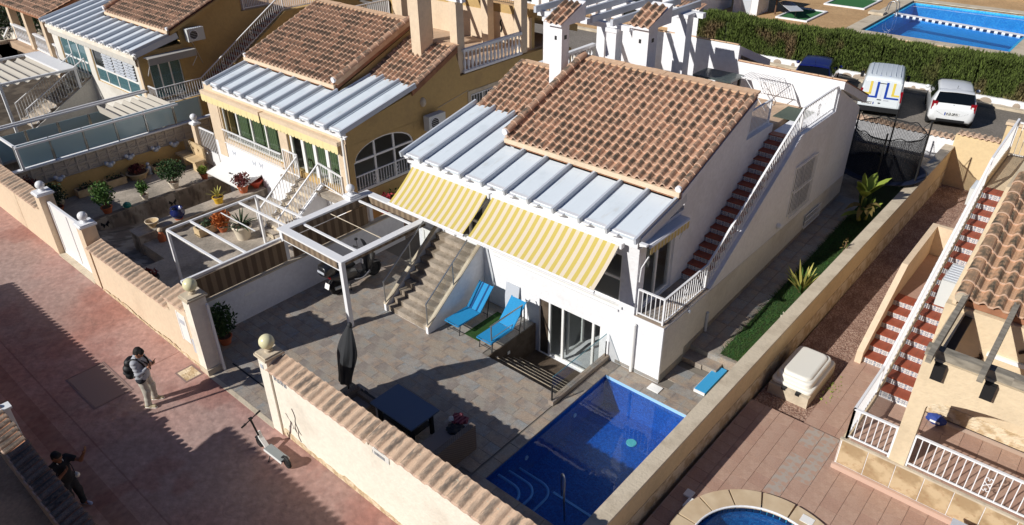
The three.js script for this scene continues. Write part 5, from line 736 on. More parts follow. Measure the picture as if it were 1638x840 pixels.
// ---------------------------------------------------------------- porch with turned balusters at the far upper left
{
  const t = thing('porch', 'cream porch with tiled roof and white turned balusters in the upper left corner', 'porch', [-50, 0, -16]);
  part(t, 'wall', [box(-58, -44.2, 0, 1.0, -25, -15.1), box(-58, -44.2, 1.0, 5.5, -25, -19)], M.cream_wall); const rf = part(t, 'roof', prismX([[-14.2, 3.3], [-14.2, 3.42], [-18.9, 5.0], [-18.9, 4.85]], -57, -46.4), M.tile_plain); tileField(rf, V(-57, 3.44, -14.15), V(1, 0, 0), V(0, 1.58, -4.7).normalize(), 10.6, 2.6, 30, 7, roofMats, 401); const rs = part(t, 'side_roof', beam([-45.2, 3.5, -16.5], [-45.2, 4.4, -19.0], 2.2, .12), M.tile_plain); tileField(rs, V(-46.3, 3.52, -16.4), V(1, 0, 0), V(0, .9, -2.5).normalize(), 2.2, 2.6, 8, 7, roofMats, 402);
  for (const [x, z] of [[-50.4, -14.7], [-47.0, -14.5], [-53.9, -15.0]]) part(t, 'pillar', box(x - .2, x + .2, 0, 3.35, z - .2, z + .2), M.peach_wall);
  balustrade(t, [-53.8, 1.0, -14.8], [-50.6, 1.0, -14.8], .95, .26); balustrade(t, [-50.2, 1.0, -14.7], [-47.2, 1.0, -14.6], .95, .26); balustrade(t, [-46.8, 1.0, -14.5], [-44.4, 1.0, -14.5], .95, .26);
  part(t, 'porch_floor', box(-54, -44.2, .6, 1.0, -15.1, -14.3), M.terrace_tile); part(t, 'stair', [0, 1, 2, 3, 4].map(i => box(-55.6 + i * .3, -54.0, 0, .2 * (i + 1), -14.6, -13.4)), M.coping_stone); for (const [x, y, z] of [[-54.1, 1.0, -13.4], [-55.6, .3, -13.4], [-54.1, 1.0, -14.9], [-52, .3, -12.6], [-49.6, .3, -12.4]]) part(t, 'ball_post', [box(x - .1, x + .1, 0, y + .7, z - .1, z + .1), ball(x, y + .85, z, .15, 12)], M.white_paint); for (const z of [-13.45, -14.6]) part(t, 'stair_rail', beam([-55.6, .9, z], [-54.1, 1.7, z], .1, .1), M.white_paint);
  balustrade(t, [-47, 5.3, -18.6], [-42.9, 5.3, -18.6], .9, .24); part(t, 'upper_terrace', box(-47, -43, 4.5, 5.3, -22, -18.5), M.cream_wall);
  for (const [i, p] of [[0, [-57.5, 0, -14.6, 1.6]], [1, [-60.5, 0, -17, 2.2]], [2, [-55.5, 0, -16.8, 1.7]]]) { const [x, y, z, r] = p, b = thing('garden_shrub', ['dark green shrub left of the balustraded porch stair', 'tall dark shrub at the left edge of the picture behind the porch stair', 'dark shrub between the pillars of the balustraded porch'][i], 'shrub', [x, y, z]); part(b, 'trunk', tube([x, 0, z], [x, 1.6, z], .09, 7, .05), M.bark); part(b, 'foliage', [leaves(900, x, 1.5, z, r, 1.2, r, .22, rng(500 + i)), leaves(300, x + r * .5, 2.1, z, r * .5, .8, r * .5, .2, rng(510 + i))], G6); }
}
// ---------------------------------------------------------------- garden walls, gates
function globeLamp(parent, x, y, z) { const b = part(parent, 'lamp_base', [tube([x, y, z], [x, y + .06, z], .09, 12), tube([x, y + .06, z], [x, y + .1, z], .06, 12)], M.coping_stone); part(parent, 'globe', ball(x, y + .26, z, .175, 20), std('globe_glass', { color: '#e6dfb4', roughness: .25 })); }
function gatePillar(lb, x0, x1, z0, z1, h, mat, top) { const p = thing('gate_pillar', lb, 'gate pillar', [(x0 + x1) / 2, 0, (z0 + z1) / 2]); part(p, 'pillar', box(x0, x1, 0, h, z0, z1), mat); part(p, 'capstone', [box(x0 - .05, x1 + .05, h, h + .06, z0 - .05, z1 + .05), box(x0 - .02, x1 + .02, h + .06, h + .1, z0 - .02, z1 + .02)], top === 'globe' ? M.coping_stone : M.white_paint); const cx = (x0 + x1) / 2, cz = (z0 + z1) / 2; if (top === 'globe') globeLamp(p, cx, h + .1, cz); else part(p, 'ball_finial', [ball(cx, h + .3, cz, .14, 18), lathe([[.12, 0], [.08, .05], [.06, .1], [.08, .16]], cx, h + .1, cz, 14)], M.white_paint); return p; }
{
  const L = gatePillar('cream gate pillar with yellow globe lamp, left of the driveway behind the standing man', -16.38, -16.02, -6.5, -6.05, 2.3, M.cream_wall, 'globe'); part(L, 'gate_guide', box(-15.98, -15.9, 0, 2.1, -6.48, -6.42), M.white_paint); part(L, 'stone_foot', box(-16.4, -15.97, 0, .18, -6.52, -6.03), M.coping_stone);
  const R = gatePillar('cream gate pillar with yellow globe lamp, right of the driveway at the end of the front wall', -13.02, -12.66, -6.46, -6.05, 2.2, M.cream_wall, 'globe');
  part(R, 'intercom', [box(-12.94, -12.84, 1.9, 2.02, -6.05, -6.035)], M.rafter_grey); part(R, 'sensor', ball(-12.58, 2.1, -6.45, .06, 10), M.black);
}
std('stain_base', { map: tex(256, 1.6, (u, v) => { const n = fbm(u, v, 10, 5, 940); return lerpC(hex('#dccbae'), hex('#b9a07c'), sm(.35, .75, n)); }), roughness: 1, bumpMap: stuccoBump, bumpScale: .02 });
function ragged(x0, x1, z, h0, h1, seed) { const r = rng(seed), pts = [[x0, 0], [x1, 0]]; for (let x = x1; x >= x0; x -= .05) pts.push([x, h0 + (h1 - h0) * Math.pow(clamp(vnoise(x * 1.3 + 40, seed, 256, seed) * .75 + vnoise(x * 6 + 90, seed, 256, seed + 1) * .45 - .1), 1.5) + (r() - .5) * .02]); return prismZ(pts, z, z + .012); }
{
  const w = thing('front_wall', 'cream front wall with stepped terracotta capping, right of the driveway along the red street', 'wall', [-9, 0, -6.2]);
  part(w, 'wall', [box(-12.658, -9.2, 0, 1.96, -6.35, -6.1), box(-9.198, -4.9, 0, 2.05, -6.35, -6.1)], M.cream_wall); part(w, 'worn_base', [ragged(-13.0, -4.9, -6.1, .1, .28, 31)], M.stain_base);
  capTiles(w, -12.66, -9.2, 1.97, -6.0, -6.53, 2.13, .25, capMats, 41); capTiles(w, -9.2, -5.0, 2.06, -6.0, -6.53, 2.22, .25, capMats, 42); part(w, 'cap_mortar', [box(-12.64, -9.2, 1.962, 2.1, -6.52, -6.37), box(-9.19, -5.0, 2.052, 2.19, -6.52, -6.37), box(-9.22, -9.2, 1.9, 2.1, -6.5, -6.06)], M.coping_stone);
  const sign = tex(64, 1, (u, v) => { const k = hash2(Math.floor(u * 12), 0, 8) > .4 && v > .25 && v < .75 && (u * 12 % 1) > .25; return k ? hex('#3c4454') : hex('#e4e2dc'); }, true, 16); sign.repeat.set(1, 1);
  part(w, 'street_sign', box(-9.12, -8.62, 1.72, 1.9, -6.1, -6.085), std('sign_print', { map: tex(128, .5, (u, v) => { const vv = (v * .5 / .18) % 1, k = hash2(Math.floor(u * 14), 0, 8) > .35 && (u * 14 % 1) > .3; return k && vv > .3 && vv < .75 ? hex('#454c5a') : hex('#e6e3dc'); }), roughness: .3 }));
  const dg = []; [[0, 0], [.14, 0], [.28, 0], [0, -.0]].forEach((q, i) => { const x = -12.55 + i * .13; dg.push(box(x, x + .02, 1.72, 1.86, -6.1, -6.088), box(x + .06, x + .08, 1.72, 1.86, -6.1, -6.088), box(x + .02, x + .06, 1.84, 1.86, -6.1, -6.088), box(x + .02, x + .06, i % 2 ? 1.72 : 1.78, i % 2 ? 1.74 : 1.8, -6.1, -6.088)); }); part(w, 'house_number', dg, std('ceramic_blue', { color: '#8a8f9a', roughness: .4 }));
  part(w, 'crack', [pipe([[-12.05, 1.15, -6.097], [-11.98, .95, -6.097], [-12.02, .75, -6.097], [-11.95, .55, -6.097], [-12.0, .35, -6.097], [-11.93, .2, -6.097]], .012, 4, 16), pipe([[-12.0, .75, -6.097], [-12.07, .6, -6.097], [-12.05, .45, -6.097]], .009, 4, 8), pipe([[-11.95, .55, -6.097], [-11.86, .45, -6.097]], .008, 4, 6)], std('rust', { color: '#3b2c22', roughness: 1 }));
}
{
  const w = thing('front_wall', 'peach front wall with terracotta capping between the two white-balled and globed pillars', 'wall', [-19.5, 0, -6.2]);
  part(w, 'wall', [box(-22.42, -17.5, 0, 1.46, -6.38, -6.1), box(-17.498, -16.382, 0, 1.86, -6.4, -6.08)], M.peach_wall);
  capTiles(w, -22.42, -17.5, 1.47, -6.0, -6.5, 1.62, .25, capMats, 43); capTiles(w, -17.52, -16.4, 1.87, -5.98, -6.5, 2.03, .25, capMats, 44); part(w, 'cap_mortar', [box(-22.4, -17.53, 1.462, 1.6, -6.5, -6.4), box(-17.5, -16.42, 1.862, 2.0, -6.5, -6.42)], M.coping_stone); part(w, 'meter_panel', [box(-17.0, -16.6, .72, 1.6, -6.08, -6.068), box(-17.05, -17.0, .7, 1.62, -6.08, -6.06)], M.white_plastic); part(w, 'letter_plate', [box(-16.95, -16.7, 1.28, 1.42, -6.068, -6.062), box(-16.55, -16.42, .5, .95, -6.08, -6.07)], M.rafter_grey); part(w, 'worn_base', [ragged(-22.4, -16.4, -6.078, .04, .16, 32)], M.stain_base);
  gatePillar('peach gate pillar with white ball finial at the right of the white gate', -22.9, -22.5, -6.5, -6.08, 2.1, M.peach_wall, 'ball');
  gatePillar('peach gate pillar with white ball finial at the left of the white gate', -26.15, -25.72, -6.52, -6.08, 2.15, M.peach_wall, 'ball');
  const g = thing('white_gate', 'white sheet-metal driveway gate between two ball-topped pillars', 'gate', [-24.3, 0, -6.3]); part(g, 'frame', [box(-25.7, -22.92, 1.86, 1.94, -6.34, -6.26), box(-25.7, -22.92, .02, .1, -6.34, -6.26), box(-25.7, -25.62, .1, 1.86, -6.34, -6.26), box(-23.0, -22.92, .1, 1.86, -6.34, -6.26), box(-24.33, -24.29, .1, 1.86, -6.338, -6.262)], M.white_paint); for (const [a, b] of [[-25.62, -24.33], [-24.29, -23.0]]) part(g, 'gate_panel', box(a, b, .1, 1.86, -6.315, -6.285), M.white_plastic); part(g, 'threshold', box(-25.72, -22.9, 0, .03, -6.6, -6.05), M.coping_stone);
  const v = thing('front_wall', 'peach front wall with capping running off the left edge, left of the white gate', 'wall', [-30, 0, -6.2]); part(v, 'wall', box(-36, -26.152, 0, 1.56, -6.38, -6.1), M.peach_wall); capTiles(v, -36, -26.2, 1.57, -6.0, -6.52, 1.74, .25, capMats, 45); part(v, 'cap_mortar', box(-36, -26.22, 1.562, 1.7, -6.5, -6.4), M.coping_stone); part(v, 'joint', box(-28.62, -28.59, .0, 1.55, -6.1, -6.094), M.stain_base);
  const f = thing('front_wall', 'far white front wall beyond the tiled wall at the left edge', 'wall', [-44, 0, -6.2]); part(f, 'wall', box(-60, -36.1, 0, 1.5, -6.38, -6.1), M.cream_wall); part(f, 'coping', box(-60, -36.1, 1.5, 1.56, -6.45, -6.03), M.coping_stone);
}
// party wall with fabric screens
{
  const w = thing('party_wall', 'white party wall with brown striped screens between carport and yellow house', 'wall', [-17.6, 0, -10]);
  part(w, 'wall', box(-17.72, -17.52, 0, 1.12, -14.3, -6.41), M.white_wall); part(w, 'coping', box(-17.75, -17.49, 1.12, 1.16, -14.3, -6.42), M.coping_stone); part(w, 'ledge', box(-18.0, -17.722, 0, .9, -14.3, -13.4), M.peach_wall);
  const sc = std('screen_cloth', { map: tex(256, .56, (u, v) => { const s = Math.floor(u * 4) % 2; return lerpC(s ? hex('#6b5844') : hex('#8b755c'), [0, 0, 0], (fbm(u, v, 60, 2, 950) - .5) * .2); }), roughness: .95, side: THREE.DoubleSide });
  part(w, 'screen', box(-17.625, -17.61, 1.18, 1.86, -9.8, -6.75), sc, 'brown striped screen nearest the street'); part(w, 'screen', box(-17.625, -17.61, 1.18, 1.86, -12.9, -10.05), sc, 'brown striped screen behind the scooter');
  part(w, 'socket', tube([-17.52, .45, -11.0], [-17.5, .45, -11.0], .05, 12), M.dark_metal); part(w, 'plate', box(-17.519, -17.51, .75, .82, -8.55, -8.2), M.white_plastic);
  const p = gatePillar('small peach pillar with white ball finial on the party wall beside the yellow house', -18.0, -17.68, -12.7, -12.38, 2.2, M.peach_wall, 'ball');
}
// long party wall on the right, slightly skewed like the plot
{
  const w = thing('party_wall', 'long sand-coloured boundary wall running from the pool to the back street', 'wall', [-4.8, 0, -18.7]);
  const q = (xa, xb, ya, yb, za, zb, Ya, Yb) => { const g = new THREE.BoxGeometry(1, 1, 1), p = g.attributes.position; for (let i = 0; i < p.count; i++) { const t = p.getZ(i) > 0 ? 0 : 1, s = p.getX(i) > 0 ? 1 : 0, u = p.getY(i) > 0 ? 1 : 0; p.setXYZ(i, mix(xa, xb, t) - (s ? 0 : q.w), mix(mix(ya, Ya, u), mix(yb, Yb, u), t), mix(za, zb, t)); } return fin(g); };
  q.w = .24; part(w, 'wall', q(-4.89, -4.71, -.3, -.3, -5.9, -31.0, 1.1, 1.47), M.sand_wall); q.w = .34; part(w, 'coping', q(-4.84, -4.66, 1.102, 1.472, -5.88, -31.0, 1.17, 1.54), M.coping_stone); q.w = .02; part(w, 'lower_render', q(-4.875, -4.695, .0, -.2, -6.4, -30.9, .42, .6), M.stain_base);
  const b = thing('back_wall', 'white back wall with tile edge behind the trampoline', 'wall', [-8, 0, -31.1]); part(b, 'wall', [box(-17.5, -4.75, .5, 1.75, -31.12, -30.95)], M.white_wall); capTiles(b, -13, -4.8, 1.76, -30.88, -31.25, 1.84, .2, capMats, 46); part(b, 'wall_extension', box(-40, -17.52, .4, 1.8, -31.12, -30.95), M.cream_wall);
  const d = thing('back_wall', 'sand-coloured back wall with tile edge at the end of the gravel strip', 'wall', [-3.8, 0, -31.1]); part(d, 'wall', [box(-4.745, -3.25, -.2, 2.0, -31.12, -30.92), box(-3.248, 8, -.2, 2.75, -31.12, -30.92)], M.sand_wall); capTiles(d, -4.7, -3.3, 2.01, -30.85, -31.22, 2.07, .2, capMats, 47); part(d, 'coping', box(-3.3, 8, 2.75, 2.85, -31.2, -30.84), M.peach_wall);
}
// wall on the near side of the street, gate post
{
  const w = thing('street_wall', 'garden wall with dark barrel-tile capping on the near side of the street, bottom left', 'wall', [-13, 0, -1.5]);
  part(w, 'wall', box(-26, -9, 0, 1.62, -1.6, -1.42), M.peach_wall);
  const n = 84, p = 16.9 / n, r = rng(71), a = V(0, .12, -.4), L = a.length() * 1.0, geo = cached('wcap', () => barrelGeo(.085, .46, .92)), q = basisQ(V(1, 0, 0), a.normalize()); for (let i = 0; i < n; i++) piece(w, 'cap_tile', geo, wTiles()[Math.floor(r() * 4)], V(-25.9 + i * p, 1.62 + (r() - .5) * .01, -1.3 + (r() - .5) * .03), q);
  part(w, 'cap_bed', prismX([[-1.32, 1.622], [-1.32, 1.66], [-1.69, 1.77], [-1.69, 1.7], [-1.62, 1.622]], -26, -9), M.tile_plain);
  const g = thing('gate_post', 'white gate post at the left end of the dark-tiled street wall', 'post', [-16.2, 0, -1.75]); part(g, 'post', box(-16.28, -16.12, 0, 1.72, -1.86, -1.7), M.white_paint); part(g, 'cap', box(-16.32, -16.08, 1.72, 1.77, -1.9, -1.66), M.white_paint);
}
function wTiles() { return gcache.wt || (gcache.wt = tileMats('soot', '#786a5e', '#37322e', [.8, .5, .9, .6])); }
// house across the street and street lamp: outside the frame, they shade the street
{
  const h = thing('opposite_house', 'peach house across the street whose roof edge shades the paving', 'house', [-8, 0, 4]); part(h, 'wall', [box(-15.6, 2, 0, 3.7, 1.2, 9)], M.peach_wall); const rf = part(h, 'roof', prismX([[.75, 3.85], [.75, 3.95], [9.4, 6.6], [9.4, 6.4]], -15.9, 2.2), M.tile_plain); const geo = cached('oh', () => barrelGeo(.1, .5)); for (let i = 0; i < 88; i++) piece(rf, 'eave_tile', geo, roofMats[i % 6], V(-15.85 + i * .205, 3.97, .68), basisQ(V(-1, 0, 0), V(0, .3, 1).normalize()));
  const y = thing('opposite_house', 'peach garden room further along the near side of the street', 'house', [-25, 0, 2]); part(y, 'wall', box(-40, -19.5, 0, 2.1, -.6, 3), M.peach_wall);
  const z = thing('opposite_house', 'two-storey cream house set back on the near side of the street', 'house', [-30, 0, 8]); part(z, 'wall', box(-48, -17.5, 0, 5.4, 4.8, 12), M.cream_wall); part(z, 'roof', prismX([[4.7, 5.4], [4.7, 5.5], [12.1, 7.2], [12.1, 5.4]], -48.2, -17.3), M.tile_plain);
  const s = thing('street_lamp', 'white street lamp on a slim post beside the near street wall', 'street lamp', [-16.6, 0, -1.75]); part(s, 'post', tube([-16.6, 0, -1.75], [-16.6, 3.2, -1.75], .035, 10), M.white_paint); part(s, 'lantern', lathe([[.03, 0], [.16, .1], [.2, .3], [.14, .5], [.0, .6]], -16.6, 3.15, -1.75, 14), M.white_plastic);
}
// ---------------------------------------------------------------- sand-coloured house on the right
{
  const h = thing('house', 'sand-coloured house with stone-clad terrace and red side stairs on the right', 'house', [0, 0, -17], 'terraced holiday houses of the row');
  const fl = .95, X0 = -2.38, zf = -13.4, R = 9;
  part(h, 'wall', [prismX([[-13.45, .02], [-13.45, fl - .03], [-15.3, fl - .03], [-21.4, 3.96], [-24.3, 3.96], [-24.3, .02]], X0, X0 + .14), ...wallX(-15.6, -15.42, -1.6, R, fl, 3.75, [[1.0, 1.9, fl, 3.1]]), prismX([[-15.6, .02], [-15.6, 3.75], [-19.0, 5.1], [-24.3, 5.1], [-24.3, .02]], -1.6, -1.42), box(-1.42, R, 0, 3.9, -24.3, -24.1), box(X0 + .14, -1.6, 3.8, 4.0, -24.3, -21.42), prismX([[-21.4, 3.96], [-24.3, 3.96], [-24.3, 4.3], [-21.5, 4.25]], X0, X0 + .1)], M.tan_wall);
  // porch: column, arch, wooden beams
  const arc = [[-1.43, fl], [-1.12, fl], [-1.12, 2.55]]; for (let i = 0; i <= 14; i++) { const a = Math.PI * i / 14; arc.push([.55 - Math.cos(a) * 1.67, 2.55 + Math.sin(a) * .42]); } arc.push([2.22, 2.55], [2.22, fl], [2.55, fl], [2.55, 3.66], [-1.43, 3.66]);
  part(h, 'porch_arch', [prismZ(arc, zf - .3, zf), box(2.552, R, fl, 3.66, zf - .3, zf)], M.tan_wall); part(h, 'side_arch', [box(-1.43, -1.2, 3.1, 3.66, -15.42, zf - .302)], M.tan_wall);
  std('grey_wood', { map: tex(128, 1.2, (u, v) => { const n = fbm(u * .3, v, 24, 3, 971); return lerpC(hex('#a79f90'), hex('#6c665c'), n); }), roughness: .95 });
  const pg = part(h, 'porch_pergola', [box(-1.45, R, 3.66, 3.84, zf - .26, zf - .06)], M.grey_wood); part(pg, 'gutter', box(-1.3, -1.05, 3.55, 3.62, -15.4, -13.72), M.black);
  for (const x of [-1.3, -.45, .5, 1.4]) { part(pg, 'rafter', beam([x, 3.93, -12.95], [x, 4.02, -15.7], .1, .18), M.grey_wood); }
  for (const x of [-1.12, -.28]) part(h, 'dark_bracket', box(x - .1, x + .1, 3.3, 3.64, zf + .002, zf + .12), M.black);
  part(h, 'light_strip', [box(-.6, 1.0, 2.9, 2.98, -15.42, -15.36)], M.white_plastic); part(h, 'meter_box', [box(-.7, -.45, 1.55, 1.68, -15.42, -15.4)], M.white_plastic); part(h, 'gecko', [pipe([[-.1, 3.2, -15.4], [.0, 3.28, -15.39], [.05, 3.2, -15.39], [.15, 3.25, -15.4]], .03, 6, 12), pipe([[-.75, 2.7, -15.4], [-.66, 2.8, -15.39], [-.7, 2.88, -15.4]], .035, 6, 10)], M.rust);
  part(h, 'stone_skirting', box(-1.42, R, fl + .01, fl + .36, -15.42, -15.405), M.stain_base);
  // tiled roof
  const rf = part(h, 'roof', prismX([[-15.5, 3.78], [-15.5, 3.9], [-19.0, 5.3], [-19.0, 5.16]], -1.38, R), M.tile_plain); const us = V(0, 1.4, -3.5).normalize(); tileField(rf, V(-1.3, 3.92, -15.45), V(1, 0, 0), us, 3.6, 3.77, 14, 11, oldMats, 600); part(rf, 'roof_tiles', (() => { const g = [], t = tileGeo(.257, .39); for (let j = 0; j < 11; j++) for (let i = 0; i < 24; i++) { const q = t.clone(); q.applyQuaternion(basisQ(V(1, 0, 0), us)); const p = V(2.3 + i * .257, 3.92, -15.45).addScaledVector(us, j * .343); q.translate(p.x, p.y, p.z); g.push(q); } return g; })(), oldMats[0]).userData.kind = 'stuff';
  barrelRow(rf, 'verge_tile', V(-1.36, 3.98, -15.42), V(-1.36, 5.42, -19.0), .14, 11, oldMats, 601, V(0, 1, .4).normalize()); part(rf, 'mortar_plug', tube([-1.36, 4.02, -15.44], [-1.36, 4.0, -15.34], .12, 12), M.coping_stone); part(h, 'flat_roof', box(-1.42, R, 4.9, 5.1, -24.1, -19.0), M.terrace_tile); part(h, 'verge_board', prismX([[-15.5, 3.9], [-19, 5.3], [-19, 5.1], [-15.5, 3.7]], -1.5, -1.43), M.peach_wall);
  // terrace floor of small tiles, stone cladding
  const tf = part(h, 'terrace_floor', box(X0 + .141, R, fl - .2, fl - .022, -15.42, zf - .02), M.deck_grout); const tg = cached('dt', () => fin(new THREE.BoxGeometry(.352, .02, .352))); for (let i = 0; i < 11; i++) for (let j = 0; j < 5; j++) piece(tf, 'floor_tile', tg, deckMats[(i * 2 + j * 3) % 3], V(X0 + .34 + i * .36, fl - .011, zf - .22 - j * .36));
  const cl = part(h, 'plinth', box(X0 - .02, R, .02, fl - .04, zf - .03, zf - .002), M.white_wall); std('clad_stone', { map: tex(256, 1.1, (u, v) => { const n = fbm(u, v, 5, 5, 981), w = fbm(u, v, 18, 3, 985); return lerpC(lerpC(hex('#c6ae8a'), hex('#a58b68'), sm(.35, .7, n)), hex('#9a7454'), sm(.62, .8, w) * .35); }), roughness: .8 }); for (let i = 0; i < 14; i++) part(cl, 'stone_panel', box(X0 + .02 + i * .556, X0 + .02 + i * .556 + .54, .23, fl - .06, zf - .003, zf + .012), M.clad_stone);
  part(h, 'terrace_edge', box(X0 - .03, R, fl - .04, fl + .0, zf - .02, zf + .05), M.coping_stone); part(h, 'pink_skirting', box(X0 - .05, R, .06, .22, zf + .013, zf + .09), std('pink_stone', { color: '#cbab98', roughness: .8 })); part(cl, 'side_panel', box(X0 - .012, X0 - .001, .23, fl - .06, -14.28, zf), M.clad_stone);
  // side stair up to the roof
  stairFlight(h, 'roof_stair', X0 + .142, -1.602, -15.3, -.339, 18, fl, .1695, M.white_wall, M.red_tread, M.riser_print, { base: .3 });
  railing(h, [[X0 + .07, fl, zf - .05], [-1.45, fl, zf - .05]], .82, { sp: .13 }); railing(h, [[-1.1, fl, zf - .05], [2.2, fl, zf - .05]], .82, { sp: .13, ornaments: [[0, .42]] });
  railing(h, [[X0 + .07, fl, zf - .05], [X0 + .07, fl + .02, -15.25], [X0 + .07, 4.0, -21.4], [X0 + .07, 4.25, -24.2]], .82, { sp: .13 }); railing(h, [[X0 + .1, 4.0, -24.15], [-1.5, 4.0, -24.15]], 1.0, { sp: .13 });
  const rope = []; for (let i = 0; i < 36; i++) rope.push(ball(X0 - .01, fl + .08 + i * .0847, -15.2 - i * .1722, .055, 6)); part(h, 'stair_edging', rope, M.white_wall);
  acUnit(h, -1.8, 3.15, -17.3, -Math.PI / 2, 1.2); acUnit(h, -2.55, 3.3, -22.6, -Math.PI / 2, .9);
  // low side stair and its wall
  stairFlight(h, 'side_stair', -3.2, X0 - .012, -17.6, -.36, 6, .03, .175, M.white_wall, M.red_tread, M.riser_print); part(h, 'side_landing', box(-3.2, X0 - .012, .03, 1.08, -22.6, -19.78), M.deck_tile_1); part(h, 'side_stair_wall', [prismX([[-17.45, .02], [-17.45, .42], [-19.9, 1.95], [-22.8, 2.0], [-22.8, .02]], -3.36, -3.2), box(-3.2, X0, .02, 2.0, -22.8, -22.65)], M.peach_wall);
  const bg = thing('laundry_bag', 'small blue bag on the terrace floor behind the porch column', 'bag', [-1.0, .95, -15.1]); part(bg, 'bag', (() => { const g = new THREE.SphereGeometry(1, 14, 10); const p = g.attributes.position; for (let i = 0; i < p.count; i++) { const k = 1 + .12 * Math.sin(p.getX(i) * 9) * Math.cos(p.getZ(i) * 7); p.setXYZ(i, p.getX(i) * .2 * k, p.getY(i) * .12 * k, p.getZ(i) * .13 * k); } g.translate(-1.0, 1.06, -15.15); return fin(g, false); })(), std('bag_blue', { color: '#27408a', roughness: .7 })); part(bg, 'print', box(-1.1, -.9, 1.05, 1.1, -15.02, -15.015), M.white_plastic);
}
{ // round pool of that house and things on the deck
  const p = thing('round_pool', 'round tiled pool with broad sandstone coping at the bottom edge', 'swimming pool', [PC[0], .1, PC[1]]); const [cx, cz] = PC;
  const N = 16; for (let i = 0; i < N; i++) { const a0 = i / N * 6.2832 + .012, a1 = (i + 1) / N * 6.2832 - .012, pts = [...circ(cx, cz, 1.78, 8, a0, a1), ...circ(cx, cz, 1.34, 8, a1, a0)]; part(p, 'coping_stone', prismY(pts, .1, .17), i % 2 ? M.sand_coping : (M.sand_coping || std('sand_coping', { map: tex(128, 1.4, (u, v) => lerpC(hex('#dac6a6'), hex('#bfa685'), fbm(u, v, 6, 4, 990))), roughness: .8 }))); }
  part(p, 'rim', pipe(circ(cx, cz, 1.345, 40).map(q => [q[0], .15, q[1]]), .025, 6, 80, true), M.white_wall);
  const band = []; for (let i = 0; i < 64; i++) { const a0 = i / 64 * 6.2832, a1 = a0 + .07; const q = circ(cx, cz, 1.335, 2, a0, a1), o = circ(cx, cz, 1.37, 2, a1, a0); band.push(prismY([...q, ...o], .0, .09)); } part(p, 'mosaic_band', band, std('dark_mosaic', { color: '#1b2f52', roughness: .3 }));
  part(p, 'basin', [prismY(circ(cx, cz, 1.5, 48), -1.4, .08, [circ(cx, cz, 1.37, 48)]), prismY(circ(cx, cz, 1.5, 48), -1.5, -1.401)], std('mosaic_teal', { map: tex(256, .9, (u, v) => { const n = 20, k = hash2(Math.floor(u * n), Math.floor(v * n), 995); return lerpC(hex('#1d6f9c'), hex('#49a7c6'), k); }), roughness: .3 }));
  part(p, 'water', prismY(circ(cx, cz, 1.36, 48), .0, .004), waterMat); part(p, 'skimmer_plate', box(-2.35, -2.1, .17, .18, -11.6, -11.4), M.white_plastic);
  const t = thing('valve_cover', 'white plastic valve covers on the shaded deck beside the round pool', 'cover', [-4.2, .1, -10.4]); part(t, 'cover', [box(-4.35, -4.1, .1, .16, -10.5, -10.2), box(-4.5, -4.32, .1, .14, -10.7, -10.5)], M.white_plastic);
  const c = thing('filter_housing', 'cream plastic pool-filter housing on a low concrete plinth in the gravel', 'box', [-4.1, 0, -15.9]); part(c, 'plinth', [box(-4.62, -3.62, -.06, .26, -16.75, -14.95)], M.coping_stone); std('cream_plastic', { color: '#e8e5da', roughness: .5 }); const rrect = (w, d, r) => { const q = new THREE.Shape(); q.moveTo(-w + r, -d); q.lineTo(w - r, -d); q.quadraticCurveTo(w, -d, w, -d + r); q.lineTo(w, d - r); q.quadraticCurveTo(w, d, w - r, d); q.lineTo(-w + r, d); q.quadraticCurveTo(-w, d, -w, d - r); q.lineTo(-w, -d + r); q.quadraticCurveTo(-w, -d, -w + r, -d); return q; }; const slabR = (w, d, r, y, h, bv) => { const g = new THREE.ExtrudeGeometry(rrect(w, d, r), { depth: h, bevelEnabled: true, bevelSize: bv, bevelThickness: bv * .8, bevelSegments: 4 }); g.rotateX(-Math.PI / 2); g.translate(-4.12, y, -15.86); return fin(g, true); };
  part(c, 'lid_rim', slabR(.47, .8, .1, .3, .04, .04), M.cream_plastic); part(c, 'lid', [slabR(.37, .68, .12, .38, .1, .07), slabR(.29, .58, .12, .52, .02, .08)], M.cream_plastic); part(c, 'latch', [box(-4.3, -4.2, .22, .3, -15.018, -14.93), box(-3.95, -3.85, .22, .3, -15.018, -14.93)], M.dark_metal);
  const w = thing('weeds', 'sparse weeds growing in the sunlit gravel by the filter housing', 'weeds', [-3.5, 0, -16]); part(w, 'foliage', leaves(140, -3.35, .0, -15.9, .18, .05, .9, .06, rng(77)), G3);
  const gx = thing('grey_table', 'corner of a grey table at the lower right edge in front of the stone cladding', 'table', [.5, 0, -12.6]); part(gx, 'tabletop', box(.0, 1.2, .66, .7, -12.9, -12.1), M.rafter_grey); for (const [x, z] of [[.1, -12.8], [1.1, -12.8], [.1, -12.2], [1.1, -12.2]]) part(gx, 'leg', box(x - .03, x + .03, .1, .66, z - .03, z + .03), M.dark_metal);
}
